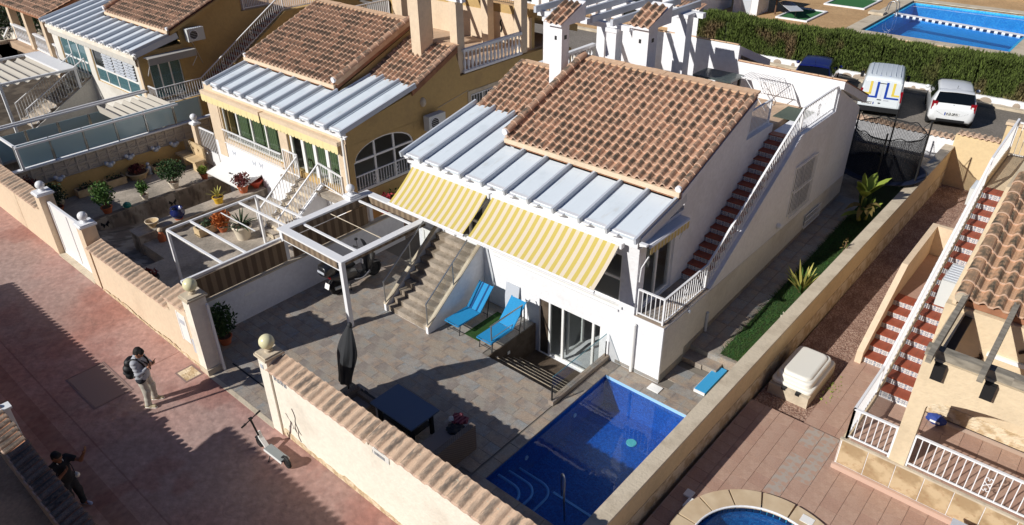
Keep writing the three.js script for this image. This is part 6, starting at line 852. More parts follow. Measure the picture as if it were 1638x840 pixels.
// ---------------------------------------------------------------- plants and trampoline beside the white house
{
  const r = rng(81), y = thing('yucca', 'spiky yellow-green yucca on the turf strip beside the boundary wall', 'plant', [-5.55, .5, -19.0]); part(y, 'foliage', [blades(46, -5.55, .5, -19.0, 1.0, .07, r, .35, .75)], G7); part(y, 'inner_foliage', blades(30, -5.5, .5, -18.95, .8, .06, r, .3, .7), G2); part(y, 'stem', tube([-5.55, .45, -19], [-5.55, .7, -19], .07, 8), M.bark);
  const b = thing('banana_plant', 'tall banana plant with broad torn leaves in front of the trampoline', 'plant', [-5.7, .8, -24.0]); part(b, 'stem', [tube([-5.7, .75, -24.0], [-5.72, 2.0, -24.0], .07, 8, .05), tube([-5.55, .75, -24.2], [-5.5, 1.4, -24.2], .05, 8, .04)], G7); part(b, 'foliage', [blades(9, -5.72, 1.7, -24, 1.15, .34, r, .45, .7), blades(8, -5.55, 1.0, -24.1, .9, .26, r, .7, 1)], G3); part(b, 'dry_leaves', blades(9, -5.65, 1.3, -24, .9, .2, r, 1.1, 1), leafMat('#7a6a3a')); part(b, 'green_leaves', blades(12, -5.6, .9, -24, 1.0, .16, r, .4, .6), G1);
  const tw = thing('bare_shrub', 'thin bare stalk rising beside the boundary wall on the turf', 'plant', [-5.1, .6, -20.8]); part(tw, 'stem', [tube([-5.2, .6, -20.8], [-5.1, 1.6, -20.8], .015, 5), tube([-5.15, 1.2, -20.8], [-5.0, 1.5, -20.75], .01, 5)], M.bark); part(tw, 'foliage', leaves(14, -5.1, 1.5, -20.8, .12, .15, .12, .08, r), M.leaf_7a6a3a);
  const ws = thing('white_shrub', 'small pale plant against the boundary wall near the turf end', 'plant', [-5.1, .35, -16.9]); part(ws, 'foliage', leaves(60, -5.15, .8, -16.9, .12, .5, .12, .1, r), leafMat('#c9c7b4')); part(ws, 'stem', tube([-5.15, .3, -16.9], [-5.15, 1.1, -16.9], .012, 5), M.bark);
  const t = thing('trampoline', 'round trampoline with black safety net in the back corner behind the white house', 'trampoline', [-5.95, .85, -27.2]); const cx = -6.1, cz = -26.9, R = 1.35;
  part(t, 'rim_pad', (() => { const g = new THREE.TorusGeometry(R, .14, 8, 40); g.rotateX(Math.PI / 2); g.scale(1, .35, 1); g.translate(cx, 1.6, cz); return fin(g, true); })(), std('pad_blue', { color: '#10182e', roughness: .6 })); part(t, 'mat', tube([cx, 1.57, cz], [cx, 1.58, cz], R - .05, 36), M.black); for (let i = 0; i < 6; i++) { const a = i / 6 * 6.283 + .35, x = cx + Math.cos(a) * R, z = cz + Math.sin(a) * R; part(t, 'net_pole', [tube([x, .85, z], [x, 3.35, z], .03, 8), tube([x, 3.35, z], [cx + Math.cos(a) * (R - .25), 3.1, cz + Math.sin(a) * (R - .25)], .012, 5)], M.dark_metal); }
  const net = std('safety_net', { color: '#1d1e22', roughness: 1, side: THREE.DoubleSide, transparent: true, alphaMap: tex(32, .05, (u, v) => grey(u < .28 || v < .28 ? 235 : 105), false) }); const ng = new THREE.CylinderGeometry(R - .22, R - .15, 1.45, 36, 1, true); ng.translate(cx, 2.35, cz); part(t, 'net', fin(ng, true), net); part(t, 'net_edge', pipe(circ(cx, cz, R - .22, 24).map((p, i) => [p[0], 3.08 + (i % 4 === 0 ? .06 : -.04), p[1]]), .018, 5, 72, true), M.black);
}
// ---------------------------------------------------------------- hedge, communal pool, vehicles
{
  const hd = thing('hedge', 'long clipped conifer hedge with brown patches behind the parked cars', 'hedge', [-6, .5, -41.1]); const x0 = -20.9, x1 = 13;
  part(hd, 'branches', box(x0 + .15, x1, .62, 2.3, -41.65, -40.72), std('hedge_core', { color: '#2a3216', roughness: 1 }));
  const n = 46000, r = rng(900), g = merge([tri(V(-.045, 0, 0), V(.045, 0, 0), V(0, .24, .05)), tri(V(0, 0, -.045), V(0, 0, .045), V(.05, .22, 0)), tri(V(-.03, .05, .03), V(.03, .05, -.03), V(-.04, .22, -.04))]); const im = new THREE.InstancedMesh(g, new THREE.MeshStandardMaterial({ color: '#ffffff', roughness: .9, side: THREE.DoubleSide }), n), m = new THREE.Matrix4(), q = new THREE.Quaternion(), c = new THREE.Color();
  for (let i = 0; i < n; i++) { const x = x0 + r() * (x1 - x0), top = r() < .3, lump = .1 * Math.sin(x * 1.7) + .07 * Math.sin(x * 4.1 + 1), topY = 2.42 + .06 * Math.sin(x * .9) + .05 * Math.sin(x * 3.3); let y, z; if (top) { y = topY - r() * .12; z = -40.62 - r() * 1.1; } else { y = .66 + r() * (topY - .7); z = -40.62 + lump * (y - .5) * .4 + (r() - .5) * .12 + (r() < .12 ? -.1 : 0); if (i % 9 === 0) z = -41.72; } 
    const gap = Math.abs(((x + 30) % 4.35) - 2.1) < .07; if (gap && !top) z -= .22;
    q.setFromEuler(new THREE.Euler((r() - .35) * 1.1, r() * 6.28, (r() - .5) * .9)); m.compose(V(x, y, z), q, V(1, .6 + r() * .8, 1)); im.setMatrixAt(i, m);
    const pn = vnoise(x * .55 + 3, y * .5 + 1, 64, 31) * .7 + vnoise(x * 1.9, y * 1.4, 64, 37) * .5, brown = top ? 0 : sm(.58, .8, pn) * (1 - sm(1.9, 2.4, y)), k = .55 + r() * .9; c.setRGB(mix(.1, .2, brown) * k, mix(.14, .14, brown) * k, mix(.025, .07, brown) * k); im.setColorAt(i, c); }
  im.name = 'foliage'; im.userData.kind = 'stuff'; im.position.set(6, -.5, 41.1); hd.add(im);
  const lw = thing('hedge_wall', 'low white wall with rough stone patches at the foot of the conifer hedge', 'wall', [-6, .5, -40.5]); part(lw, 'wall', box(-21.2, 13, .5, .86, -40.6, -40.42), M.white_wall); const rs = rng(92); std('rubble', { color: '#a39484', roughness: 1 }); for (let i = 0; i < 60; i++) { const x = -16 + i * .42 + rs() * .5 + Math.sin(i * .9) * .5, w = .16 + rs() * .34, hh = .06 + rs() * .16; part(lw, 'stone', (() => { const gg = new THREE.IcosahedronGeometry(1, 1); gg.scale(w / 1.6, hh * .8, .035); gg.translate(x, .52 + hh * .6, -40.42); return fin(gg); })(), M.rubble); }
  const gp = thing('gate_house', 'white gateway with tiled top and black door at the left end of the hedge', 'gateway', [-22.3, .5, -41.4]); part(gp, 'wall', [box(-23.3, -22.75, .5, 2.6, -41.8, -41.2), box(-21.95, -21.3, .5, 2.6, -41.8, -41.2), box(-22.75, -21.95, 2.35, 2.6, -41.8, -41.2)], M.white_wall); part(gp, 'door', box(-22.75, -21.95, .5, 2.35, -41.55, -41.5), M.black); capTiles(gp, -23.4, -21.2, 2.6, -41.1, -41.9, 2.8, .22, roofMats, 93); part(gp, 'plate', box(-22.6, -22.3, 1.3, 1.8, -41.5, -41.49), M.white_plastic);
}
{
  const p = thing('communal_pool', 'large light blue communal pool beyond the hedge, upper right', 'swimming pool', [-10.6, .5, -56.5]); const [x0, x1, z0, z1] = [-14.85, -6.45, -62, -50.9];
  std('mosaic_sky', { map: tex(256, 1.5, (u, v) => lerpC(hex('#14a0de'), hex('#58c8f2'), hash2(Math.floor(u * 24), Math.floor(v * 24), 41))), roughness: .3 });
  part(p, 'basin', [box(x0 - .04, x0 + .2, -1, .42, z0, z1), box(x1 - .2, x1 + .04, -1, .42, z0, z1), box(x0, x1, -1, .42, z0 - .04, z0 + .2), box(x0, x1, -1, .42, z1 - .2, z1 + .04), box(x0, x1, -1.1, -.9, z0, z1)], M.mosaic_sky); part(p, 'water', quad(V(x0, .34, z1), V(x1, .34, z1), V(x1, .34, z0), V(x0, .34, z0)), waterMat);
  part(p, 'coping', slab(x0 - .9, x1 + .9, z0 - .9, z1 + .9, .46, .56, [[x0, x1, z0, z1]]), M.coping_stone);
  const dv = part(p, 'divider', beam([x0, .36, -57.6], [x1, .36, -56.1], .5, .16), M.white_wall); for (let i = 0; i < 19; i++) part(dv, 'dark_tile', box(x0 + .3 + i * .43, x0 + .3 + i * .43 + .22, .3, .445, -57.3 + (i * .43 + .3) * .178, -57.29 + (i * .43 + .3) * .178), M.dark_mosaic);
  part(p, 'ladder', [pipe([[-15.2, .5, -56.6], [-15.0, 1.3, -56.6], [-14.6, 1.3, -56.6], [-14.5, .2, -56.6]], .03, 6, 20), pipe([[-15.2, .5, -57.2], [-15.0, 1.3, -57.2], [-14.6, 1.3, -57.2], [-14.5, .2, -57.2]], .03, 6, 20)], M.steel); part(p, 'step_block', box(-16.0, -15.0, .56, .72, -56.4, -55.6), M.coping_stone);
  const gm = (lb, a) => { const t = thing('green_mat', lb, 'play area', [(a[0] + a[1]) / 2, .5, (a[2] + a[3]) / 2]); part(t, 'surface', box(a[0], a[1], .51, .53, a[2], a[3]), M.green_court); part(t, 'white_edge', slab(a[0] - .15, a[1] + .15, a[2] - .15, a[3] + .15, .5, .6, [[a[0], a[1], a[2], a[3]]]), M.white_wall); };
  gm('square green play mat with white edging beyond the hedge', [-20.4, -18.5, -54.4, -51.0]); gm('second green play mat further back at the top edge', [-19.4, -16.8, -60.5, -57.0]);
  const k = thing('kiosk', 'white kiosk with grey door behind the hedge', 'kiosk', [-22.6, .5, -51.4]); part(k, 'wall', box(-23.6, -21.8, .5, 3.1, -52.4, -50.6), M.white_wall); part(k, 'door', box(-23.0, -22.3, .5, 2.5, -50.598, -50.58), M.rafter_grey); part(k, 'roof', box(-23.7, -21.7, 3.1, 3.2, -52.5, -50.5), M.coping_stone);
  const u = thing('thatch_parasol', 'thatched parasol behind the hedge near the green mat', 'parasol', [-21, .5, -51.8]); part(u, 'pole', tube([-21.0, .5, -51.8], [-21.0, 2.6, -51.8], .06, 8), M.bark); part(u, 'thatch', lathe([[1.3, 1.9], [.6, 2.35], [.08, 2.75], [0, 2.95]], -21.0, 0, -51.8, 22), std('thatch', { color: '#6e5a42', roughness: 1 }));
  const tt = thing('light_board', 'pale grey sunshade panel leaning beside the green mat', 'panel', [-19.8, .5, -51.3]); part(tt, 'panel', beam([-20.6, 1.3, -52.3], [-19.2, 1.1, -51.0], .9, .04), M.rafter_grey); part(tt, 'post', [tube([-20.5, .5, -52.2], [-20.5, 1.3, -52.2], .03, 6), tube([-19.3, .5, -51.1], [-19.3, 1.1, -51.1], .03, 6)], M.dark_metal);
  const dh = thing('dark_hedge', 'dark shaded hedge behind the kiosk at the top edge', 'hedge', [-26, .5, -58]); part(dh, 'foliage', [leaves(5000, -25, 2.2, -60, 6.5, 2.2, 1.5, .5, rng(94)), box(-31, -19.4, .5, 3.0, -60.5, -59.5)], G6).userData.kind = 'stuff';
  const w = thing('terrace_building', 'white terraced building across the back street at the top edge', 'building', [-33, .5, -45]); part(w, 'wall', [...wallX(-44.2, -44, -46, -24.5, .5, 4.5, [[-43, -41.5, .6, 2.6], [-38, -36.5, .6, 2.8], [-33.5, -31.5, .6, 2.7], [-28.5, -27, .6, 2.6]]), box(-46, -24.5, 4.3, 4.5, -52, -44.2), box(-46, -45.8, .5, 4.3, -52, -44.2), box(-24.7, -24.5, .5, 4.3, -52, -44.2), box(-46, -24.5, .5, 4.3, -52.2, -52)], M.white_wall); for (const x of [-42.25, -37.25, -32.5, -27.75]) part(w, 'window', box(x - .8, x + .8, .6, 2.7, -44.3, -44.25), M.dark_pane); for (const [a, b] of [[-40, -37], [-34, -30]]) railing(w, [[a, .5, -43], [b, .5, -43]], 1.0, { sp: .2, mat: M.dark_metal }); for (const x of [-40.5, -35, -30, -26]) part(w, 'pillar', box(x - .15, x + .15, .5, 3.2, -43.1, -42.8), M.white_wall);
  const ew = thing('garden_wall', 'pale wall along the far side of the communal pool terrace', 'wall', [-5, .5, -66]); part(ew, 'wall', box(-16, 20, .5, 1.3, -67.5, -67.2), M.coping_stone); part(ew, 'coping', box(-16, 20, 1.3, 1.36, -67.55, -67.15), M.cream_wall); part(ew, 'shade_roof', [box(-11, -4, 2.4, 2.5, -70, -67.6), box(-10.9, -10.8, .5, 2.4, -67.8, -67.7), box(-4.2, -4.1, .5, 2.4, -67.8, -67.7)], M.dark_metal);
}
// vehicles: lofted hulls, forward = -z in their own frame
function hull(secs) { const n = secs[0].p.length, pos = [], idx = []; const ring = s => [...s.p.map(q => [q[0], q[1], s.z]), ...s.p.slice(1, -1).reverse().map(q => [-q[0], q[1], s.z])], m = 2 * n - 2; for (const s of secs) for (const v of ring(s)) pos.push(...v); for (let i = 0; i < secs.length - 1; i++) for (let k = 0; k < m; k++) { const a = i * m + k, b = i * m + (k + 1) % m, c = a + m, d = b + m; idx.push(a, b, d, a, d, c); } for (const [i, f] of [[0, 1], [secs.length - 1, 0]]) { for (let k = 1; k < m - 1; k++) f ? idx.push(i * m, i * m + k + 1, i * m + k) : idx.push(i * m, i * m + k, i * m + k + 1); } const g = new THREE.BufferGeometry(); g.setAttribute('position', new THREE.Float32BufferAttribute(pos, 3)); g.setIndex(idx); g.computeVertexNormals(); return fin(g, true); }
const sec = (z, yb, hw, ybelt, hwb, yr, hwr) => ({ z, p: [[0, yb], [hw * .88, yb], [hw, yb + .14], [hw * 1.01, (yb + ybelt) / 2 + .05], [hwb, ybelt], [mix(hwb, hwr, .5), mix(ybelt, yr, .5)], [hwr, yr - .07], [hwr * .86, yr - .015], [hwr * .4, yr + .012], [0, yr + .016]] });
function paint(name, c) { return M[name] || (M[name] = Object.assign(new THREE.MeshPhysicalMaterial({ color: c, roughness: .35, clearcoat: 1, clearcoatRoughness: .06 }), { name })); }
std('tail_red', { color: '#8e1420', roughness: .2 }); std('glass_black', { color: '#0d1114', roughness: .08 });
const loc = V(0, 0, 0);
function carThing(name, lb, cat, x, y, z, turn, group) { const t = thing(name, lb, cat, [0, 0, 0], group); t.userData.label = lb; const fin2 = (k = 1) => { t.scale.setScalar(k); t.position.set(x, y, z); t.rotation.y = turn; }; return [t, fin2]; }
function wheels(t, hw, zs, r) { for (const z of zs) for (const s of [-1, 1]) { const w = part(t, 'wheel', (() => { const g = new THREE.TorusGeometry(r - .07, .08, 8, 24); g.rotateY(Math.PI / 2); g.scale(1.3, 1, 1); g.translate(s * (hw - .09), r, z); return fin(g, true); })(), M.black_rubber); part(w, 'rim', tube([s * (hw - .13), r, z], [s * (hw - .03), r, z], r - .09, 16), M.steel); } }
function quadPatch(a, b, c, d, nu = 6, bulge = 0) { const g = [], dirn = b.clone().sub(a).cross(d.clone().sub(a)).normalize(); const P = (u, v) => a.clone().lerp(b, u).lerp(d.clone().lerp(c, u), v).addScaledVector(dirn, bulge * 4 * u * (1 - u)); for (let i = 0; i < nu; i++) for (let j = 0; j < 2; j++) g.push(quad(P(i / nu, j / 2), P((i + 1) / nu, j / 2), P((i + 1) / nu, (j + 1) / 2), P(i / nu, (j + 1) / 2))); return merge(g); }
function hatchback(lb, col, x, y, z, turn) {
  const [t, done] = carThing('parked_car', lb, 'car', x, y, z, turn, 'vehicles parked on the back street'); const P = paint('paint_' + col.slice(1), col);
  part(t, 'body', hull([sec(1.76, .42, .6, .66, .62, .74, .55), sec(1.74, .34, .72, .72, .7, .84, .64), sec(1.66, .27, .79, .9, .76, 1.0, .68), sec(1.6, .25, .805, .96, .79, 1.12, .68), sec(1.42, .22, .82, .97, .8, 1.4, .62), sec(1.2, .2, .82, .96, .81, 1.455, .615), sec(.5, .2, .82, .94, .81, 1.485, .62), sec(-.1, .2, .82, .93, .81, 1.46, .61), sec(-.35, .2, .82, .92, .805, 1.38, .61), sec(-.95, .2, .82, .9, .79, 1.0, .68), sec(-1.3, .22, .81, .82, .76, .9, .6), sec(-1.65, .25, .74, .66, .7, .74, .5), sec(-1.77, .35, .6, .55, .58, .62, .4)]), P);
  part(t, 'rear_window', quadPatch(V(-.6, 1.4, 1.435), V(.6, 1.4, 1.435), V(.7, 1.0, 1.635), V(-.7, 1.0, 1.635), 8, .0).translate(0, .02, .045), M.glass_black); part(t, 'spoiler', hull([{ z: 1.52, p: [[0, 1.41], [.6, 1.39], [.61, 1.4], [.6, 1.42], [0, 1.44]] }, { z: 1.2, p: [[0, 1.43], [.6, 1.41], [.615, 1.42], [.6, 1.44], [0, 1.478]] }]), P);
  for (const s of [-1, 1]) { part(t, 'side_window', [[1.15, .35], [.28, -.45]].map(([a, b]) => quadPatch(V(s * .815, .99, a), V(s * .815, .97, b), V(s * .645, 1.39, b + .04), V(s * .645, 1.37, a), 4, 0).translate(s * .012, 0, 0)), M.glass_black); part(t, 'tail_light', box(s * .58, s * .775, .72, 1.06, 1.58, 1.7), M.tail_red); part(t, 'reverse_lamp', box(s * .62, s * .7, .8, .95, 1.69, 1.708), M.white_plastic); const mr = part(t, 'mirror', [ball(s * .93, 1.0, -.45, .09, 10, .8)], P); }
  part(t, 'windscreen', quadPatch(V(.64, .99, -.93), V(-.64, .99, -.93), V(-.57, 1.39, -.36), V(.57, 1.39, -.36), 6, 0).translate(0, .02, -.02), M.glass_black); part(t, 'number_plate', box(-.26, .26, .56, .67, 1.745, 1.775), M.plate); part(t, 'badge', [tube([0, .93, 1.64], [0, .93, 1.69], .045, 12), box(-.05, .05, .8, .86, 1.69, 1.705)], M.dark_metal); part(t, 'wiper', tube([-.02, 1.03, 1.66], [.3, 1.13, 1.61], .01, 5), M.black); part(t, 'aerial', tube([0, 1.45, 1.1], [0, 1.62, 1.25], .008, 5), M.black); part(t, 'bumper_strip', box(-.5, .5, .3, .4, 1.72, 1.765), M.dark_metal); wheels(t, .82, [1.18, -1.2], .29); part(t, 'underbody', box(-.7, .7, .2, .4, -1.6, 1.6), M.black); done(1.1); return t;
}
std('plate', { map: tex(128, .52, (u, v) => { const k = (u + .5) % 1, vv = ((v * .52) / .11) % 1; const ch = hash2(Math.floor(k * 14), Math.floor(vv * 5), 77) > .45 && k > .12 && k < .92 && (k * 14 % 1) > .25; return k < .08 ? hex('#2a4aa0') : ch ? hex('#33363a') : hex('#e8e8e4'); }), roughness: .4 });
hatchback('white hatchback parked right of the white van, rear window dark', '#e9ebec', -6.4, .5, -37.6, .27);
hatchback('dark blue car parked left of the van, half hidden by the parapet', '#0d1560', -12.6, .5, -37.6, .22);
{
  const [t, done] = carThing('parked_van', 'white panel van with blue and yellow angular stripes on its rear doors', 'van', -9.3, .5, -37.25, .25, 'vehicles parked on the back street'); const P = paint('van_white', '#e4ebee'); const s2 = (z, yb, hw, yr, hwr, ybelt = 1.05) => sec(z, yb, hw, ybelt, hw * .99, yr, hwr);
  part(t, 'body', hull([s2(2.1, .45, .8, 1.7, .68), s2(2.06, .34, .86, 1.78, .74), s2(1.9, .26, .89, 1.86, .78), s2(1.0, .24, .9, 1.88, .79), s2(-.2, .24, .9, 1.87, .78), s2(-.55, .24, .9, 1.8, .74), s2(-1.15, .24, .9, 1.2, .76, 1.0), s2(-1.5, .26, .88, 1.08, .7, .9), s2(-1.95, .3, .8, .85, .6, .7), s2(-2.1, .4, .62, .65, .5, .55)]), P);
  part(t, 'rear_door', [box(-.76, -.006, .56, 1.66, 2.085, 2.112), box(.006, .76, .56, 1.66, 2.085, 2.112)], P); const blue = std('stripe_blue', { color: '#1f46a8', roughness: .35 }), yel = std('stripe_yellow', { color: '#e8cf5a', roughness: .35 });
  for (const s of [-1, 1]) { part(t, 'blue_stripe', [box(s * .14, s * .24, 1.0, 1.66, 2.113, 2.118), box(s * .14, s * .74, .92, 1.0, 2.113, 2.118), beam([s * .19, 1.69, 2.1], [s * .19, 1.88, 1.85], .1, .006)], blue); part(t, 'yellow_stripe', [box(s * .42, s * .52, 1.12, 1.66, 2.113, 2.118), box(s * .42, s * .74, 1.06, 1.14, 2.113, 2.118)], yel); part(t, 'tail_light', box(s * .77, s * .87, .8, 1.3, 2.02, 2.095), M.tail_red); part(t, 'mirror', box(s * .93, s * 1.08, 1.0, 1.25, -.85, -.7), M.black); part(t, 'side_window', quadPatch(V(s * .895, 1.1, -.15), V(s * .895, 1.1, -.95), V(s * .79, 1.62, -.62), V(s * .79, 1.68, -.15), 3).translate(s * .012, 0, 0), M.glass_black); }
  part(t, 'cross_stripe', box(-.14, .14, 1.58, 1.61, 2.113, 2.119), M.black); part(t, 'number_plate', box(-.74, -.22, .62, .73, 2.113, 2.122), M.plate); part(t, 'maker_badge', [box(-.12, .06, .83, .87, 2.113, 2.12)], M.dark_metal); part(t, 'model_badge', box(.14, .36, .82, .87, 2.113, 2.12), M.rafter_grey); part(t, 'bumper', [box(-.86, .86, .3, .52, 2.04, 2.14)], M.dark_metal); part(t, 'handle', box(-.05, .05, .68, .72, 2.113, 2.13), M.black); const rl = []; for (let i = -3; i <= 3; i++) rl.push(beam([i * .2, 1.892, 1.8], [i * .2, 1.89, -.2], .025, .012)); part(t, 'roof_rib', rl, P); part(t, 'windscreen', quadPatch(V(.72, 1.2, -1.13), V(-.72, 1.2, -1.13), V(-.7, 1.76, -.57), V(.7, 1.76, -.57), 5).translate(0, .015, -.015), M.glass_black); wheels(t, .9, [1.35, -1.4], .32); part(t, 'underbody', box(-.78, .78, .24, .45, -1.9, 1.95), M.black); done();
}
std('cover_grey', { color: '#86706a', roughness: .95 });
// ---------------------------------------------------------------- things on the street
{
  const mh = thing('manhole_cover', 'large rectangular concrete cover in the red street, half in shade', 'cover', [-17.9, 0, -4.0]); part(mh, 'frame', slab(-18.75, -17.0, -4.5, -3.5, .001, .008, [[-18.72, -17.03, -4.47, -3.53]]), M.cover_grey); part(mh, 'cover', box(-18.7, -17.05, 0, .006, -4.45, -3.55), std('cover_panel', { color: '#9a8177', roughness: .95 }));
  const m2 = thing('drain_cover', 'small rusty square cover in the street beside the left gate pillar', 'cover', [-16.5, 0, -5.75]); part(m2, 'cover', [box(-16.75, -16.25, 0, .007, -5.95, -5.55)], M.stain_base); part(m2, 'frame', slab(-16.8, -16.2, -6.0, -5.5, 0, .009, [[-16.75, -16.25, -5.95, -5.55]]), M.cover_grey);
  struct('driveway_edge', box(-16.0, -13.0, -.02, .006, -6.14, -6.02), M.coping_stone);
  // electric kick scooter
  const s = thing('kick_scooter', 'white and black electric kick scooter parked by the front wall', 'kick scooter', [-12.2, 0, -5.5]); const wh = (x, z, n) => { const g = new THREE.TorusGeometry(.1, .035, 8, 22); g.translate(x, .135, z); const w = part(s, n, fin(g, true), M.black_rubber); part(w, 'hub', tube([x, .135, z - .03], [x, .135, z + .03], .07, 14), M.dark_metal); };
  wh(-11.68, -5.53, 'rear_wheel'); wh(-12.74, -5.5, 'front_wheel');
  part(s, 'deck', beam([-12.42, .17, -5.51], [-11.78, .17, -5.53], .19, .06), std('deck_grey', { color: '#8a8f8e', roughness: .8 })); part(s, 'side_rail', [beam([-12.42, .16, -5.41], [-11.75, .16, -5.43], .02, .05), beam([-12.42, .16, -5.61], [-11.75, .16, -5.63], .02, .05)], M.white_plastic); part(s, 'neck', [beam([-12.44, .17, -5.51], [-12.63, .36, -5.5], .1, .05), beam([-12.63, .36, -5.5], [-12.69, .5, -5.5], .09, .06)], M.white_plastic); part(s, 'rear_fender', [pipe([[-11.86, .2, -5.53], [-11.76, .29, -5.53], [-11.62, .28, -5.53], [-11.55, .2, -5.53]], .03, 6, 10)], M.black); part(s, 'front_fender', pipe([[-12.87, .2, -5.5], [-12.8, .27, -5.5], [-12.69, .28, -5.5]], .03, 6, 10), M.black);
  part(s, 'stem', [tube([-12.68, .3, -5.5], [-12.5, 1.12, -5.32], .024, 10)], M.black); part(s, 'handlebar', [tube([-12.4, 1.12, -5.04], [-12.55, 1.14, -5.6], .014, 8)], M.dark_metal); part(s, 'grip', [tube([-12.4, 1.12, -5.04], [-12.43, 1.125, -5.17], .022, 8), tube([-12.52, 1.135, -5.48], [-12.55, 1.14, -5.6], .022, 8)], M.black); part(s, 'brake_lever', [tube([-12.45, 1.11, -5.2], [-12.52, 1.08, -5.16], .008, 5)], M.black); part(s, 'cable', pipe([[-12.5, 1.1, -5.3], [-12.62, .85, -5.38], [-12.62, .55, -5.46], [-12.66, .4, -5.48]], .007, 5, 14), M.black); part(s, 'kickstand', tube([-12.2, .15, -5.44], [-12.16, .01, -5.33], .012, 6), M.dark_metal); part(s, 'display', box(-12.52, -12.45, 1.13, 1.16, -5.36, -5.28), M.black);
}
{ // motor scooter under the carport
  const s = thing('motor_scooter', 'black motor scooter with rear top case parked under the carport frame', 'motor scooter', [-16.55, 0, -11.4]); const x = -16.55; const K = paint('scooter_black', '#1a1b1d');
  for (const [z, n] of [[-10.68, 'rear_wheel'], [-12.12, 'front_wheel']]) { const g = new THREE.TorusGeometry(.21, .065, 10, 26); g.rotateY(Math.PI / 2); g.translate(x, .275, z); const w = part(s, n, fin(g, true), M.black_rubber); part(w, 'rim', [tube([x - .03, .275, z], [x + .03, .275, z], .15, 16), tube([x - .05, .275, z], [x + .05, .275, z], .05, 12)], M.dark_metal); }
  const sc = (z, y0, y1, w) => ({ z, p: [[0, y0], [w * .8, y0 + .02], [w, (y0 + y1) / 2], [w * .8, y1 - .02], [0, y1]] });
  part(s, 'body', [hull([sc(-10.45, .62, .76, .06), sc(-10.6, .5, .8, .14), sc(-10.9, .38, .8, .19), sc(-11.3, .28, .74, .2), sc(-11.42, .26, .5, .2)].map(q => ({ z: q.z, p: q.p }))).translate(x, 0, 0), hull([sc(-11.4, .22, .34, .19), sc(-11.85, .24, .36, .2)]).translate(x, 0, 0), hull([sc(-11.78, .3, .98, .2), sc(-11.9, .34, 1.02, .21), sc(-12.05, .55, .98, .15), sc(-12.2, .66, .88, .05)]).translate(x, 0, 0)], K);
  part(s, 'front_fender', hull([sc(-11.9, .42, .52, .07), sc(-12.12, .46, .56, .08), sc(-12.38, .36, .46, .05)]).translate(x, 0, 0), K); part(s, 'seat', hull([sc(-10.55, .78, .9, .12), sc(-10.85, .78, .92, .16), sc(-11.1, .74, .84, .15), sc(-11.38, .72, .82, .1)]).translate(x, 0, 0), M.black_rubber); part(s, 'top_case', hull([sc(-10.2, .86, 1.14, .16), sc(-10.25, .82, 1.2, .22), sc(-10.55, .82, 1.22, .23), sc(-10.66, .86, 1.16, .18)]).translate(x, 0, 0), K); part(s, 'tail_light', box(x - .1, x + .1, .68, .76, -10.44, -10.42), M.tail_red); part(s, 'case_reflector', box(x - .16, x + .16, .96, 1.03, -10.2, -10.185), M.rafter_grey);
  part(s, 'number_plate', beam([x, .52, -10.36], [x, .36, -10.3], .2, .012, V(0, 0, 1)), M.white_plastic); part(s, 'plate_holder', tube([x, .6, -10.5], [x, .45, -10.35], .03, 6), M.black); part(s, 'handlebar', [tube([x - .33, 1.1, -11.72], [x, 1.06, -11.85], .016, 8), tube([x + .33, 1.1, -11.72], [x, 1.06, -11.85], .016, 8)], M.dark_metal); part(s, 'grip', [tube([x - .36, 1.11, -11.7], [x - .24, 1.09, -11.76], .024, 8), tube([x + .36, 1.11, -11.7], [x + .24, 1.09, -11.76], .024, 8)], M.black); for (const d of [-1, 1]) part(s, 'mirror', [tube([x + d * .22, 1.08, -11.76], [x + d * .3, 1.32, -11.8], .008, 5), ball(x + d * .3, 1.34, -11.8, .055, 10, .8)], M.black); part(s, 'windscreen', hull([{ z: -11.98, p: [[0, 1.0], [.16, 1.0], [.17, 1.01], [.16, 1.02], [0, 1.02]] }, { z: -11.82, p: [[0, 1.42], [.1, 1.4], [.11, 1.41], [.1, 1.42], [0, 1.44]] }]).translate(x, 0, 0), M.glass_black);
  part(s, 'silver_trim', [pipe([[x + .2, .36, -11.2], [x + .22, .3, -11.5], [x + .21, .42, -11.8]], .018, 6, 14), box(x + .08, x + .2, .74, .9, -11.6, -11.57)], M.white_plastic); part(s, 'exhaust', tube([x + .16, .34, -10.5], [x + .17, .26, -11.0], .055, 12), M.steel); part(s, 'stand', [tube([x - .1, .2, -11.1], [x - .16, .0, -11.05], .014, 6), tube([x + .1, .2, -11.1], [x + .16, .0, -11.05], .014, 6)], M.dark_metal); part(s, 'headlight', ball(x, .86, -12.12, .09, 12), M.white_plastic);
}
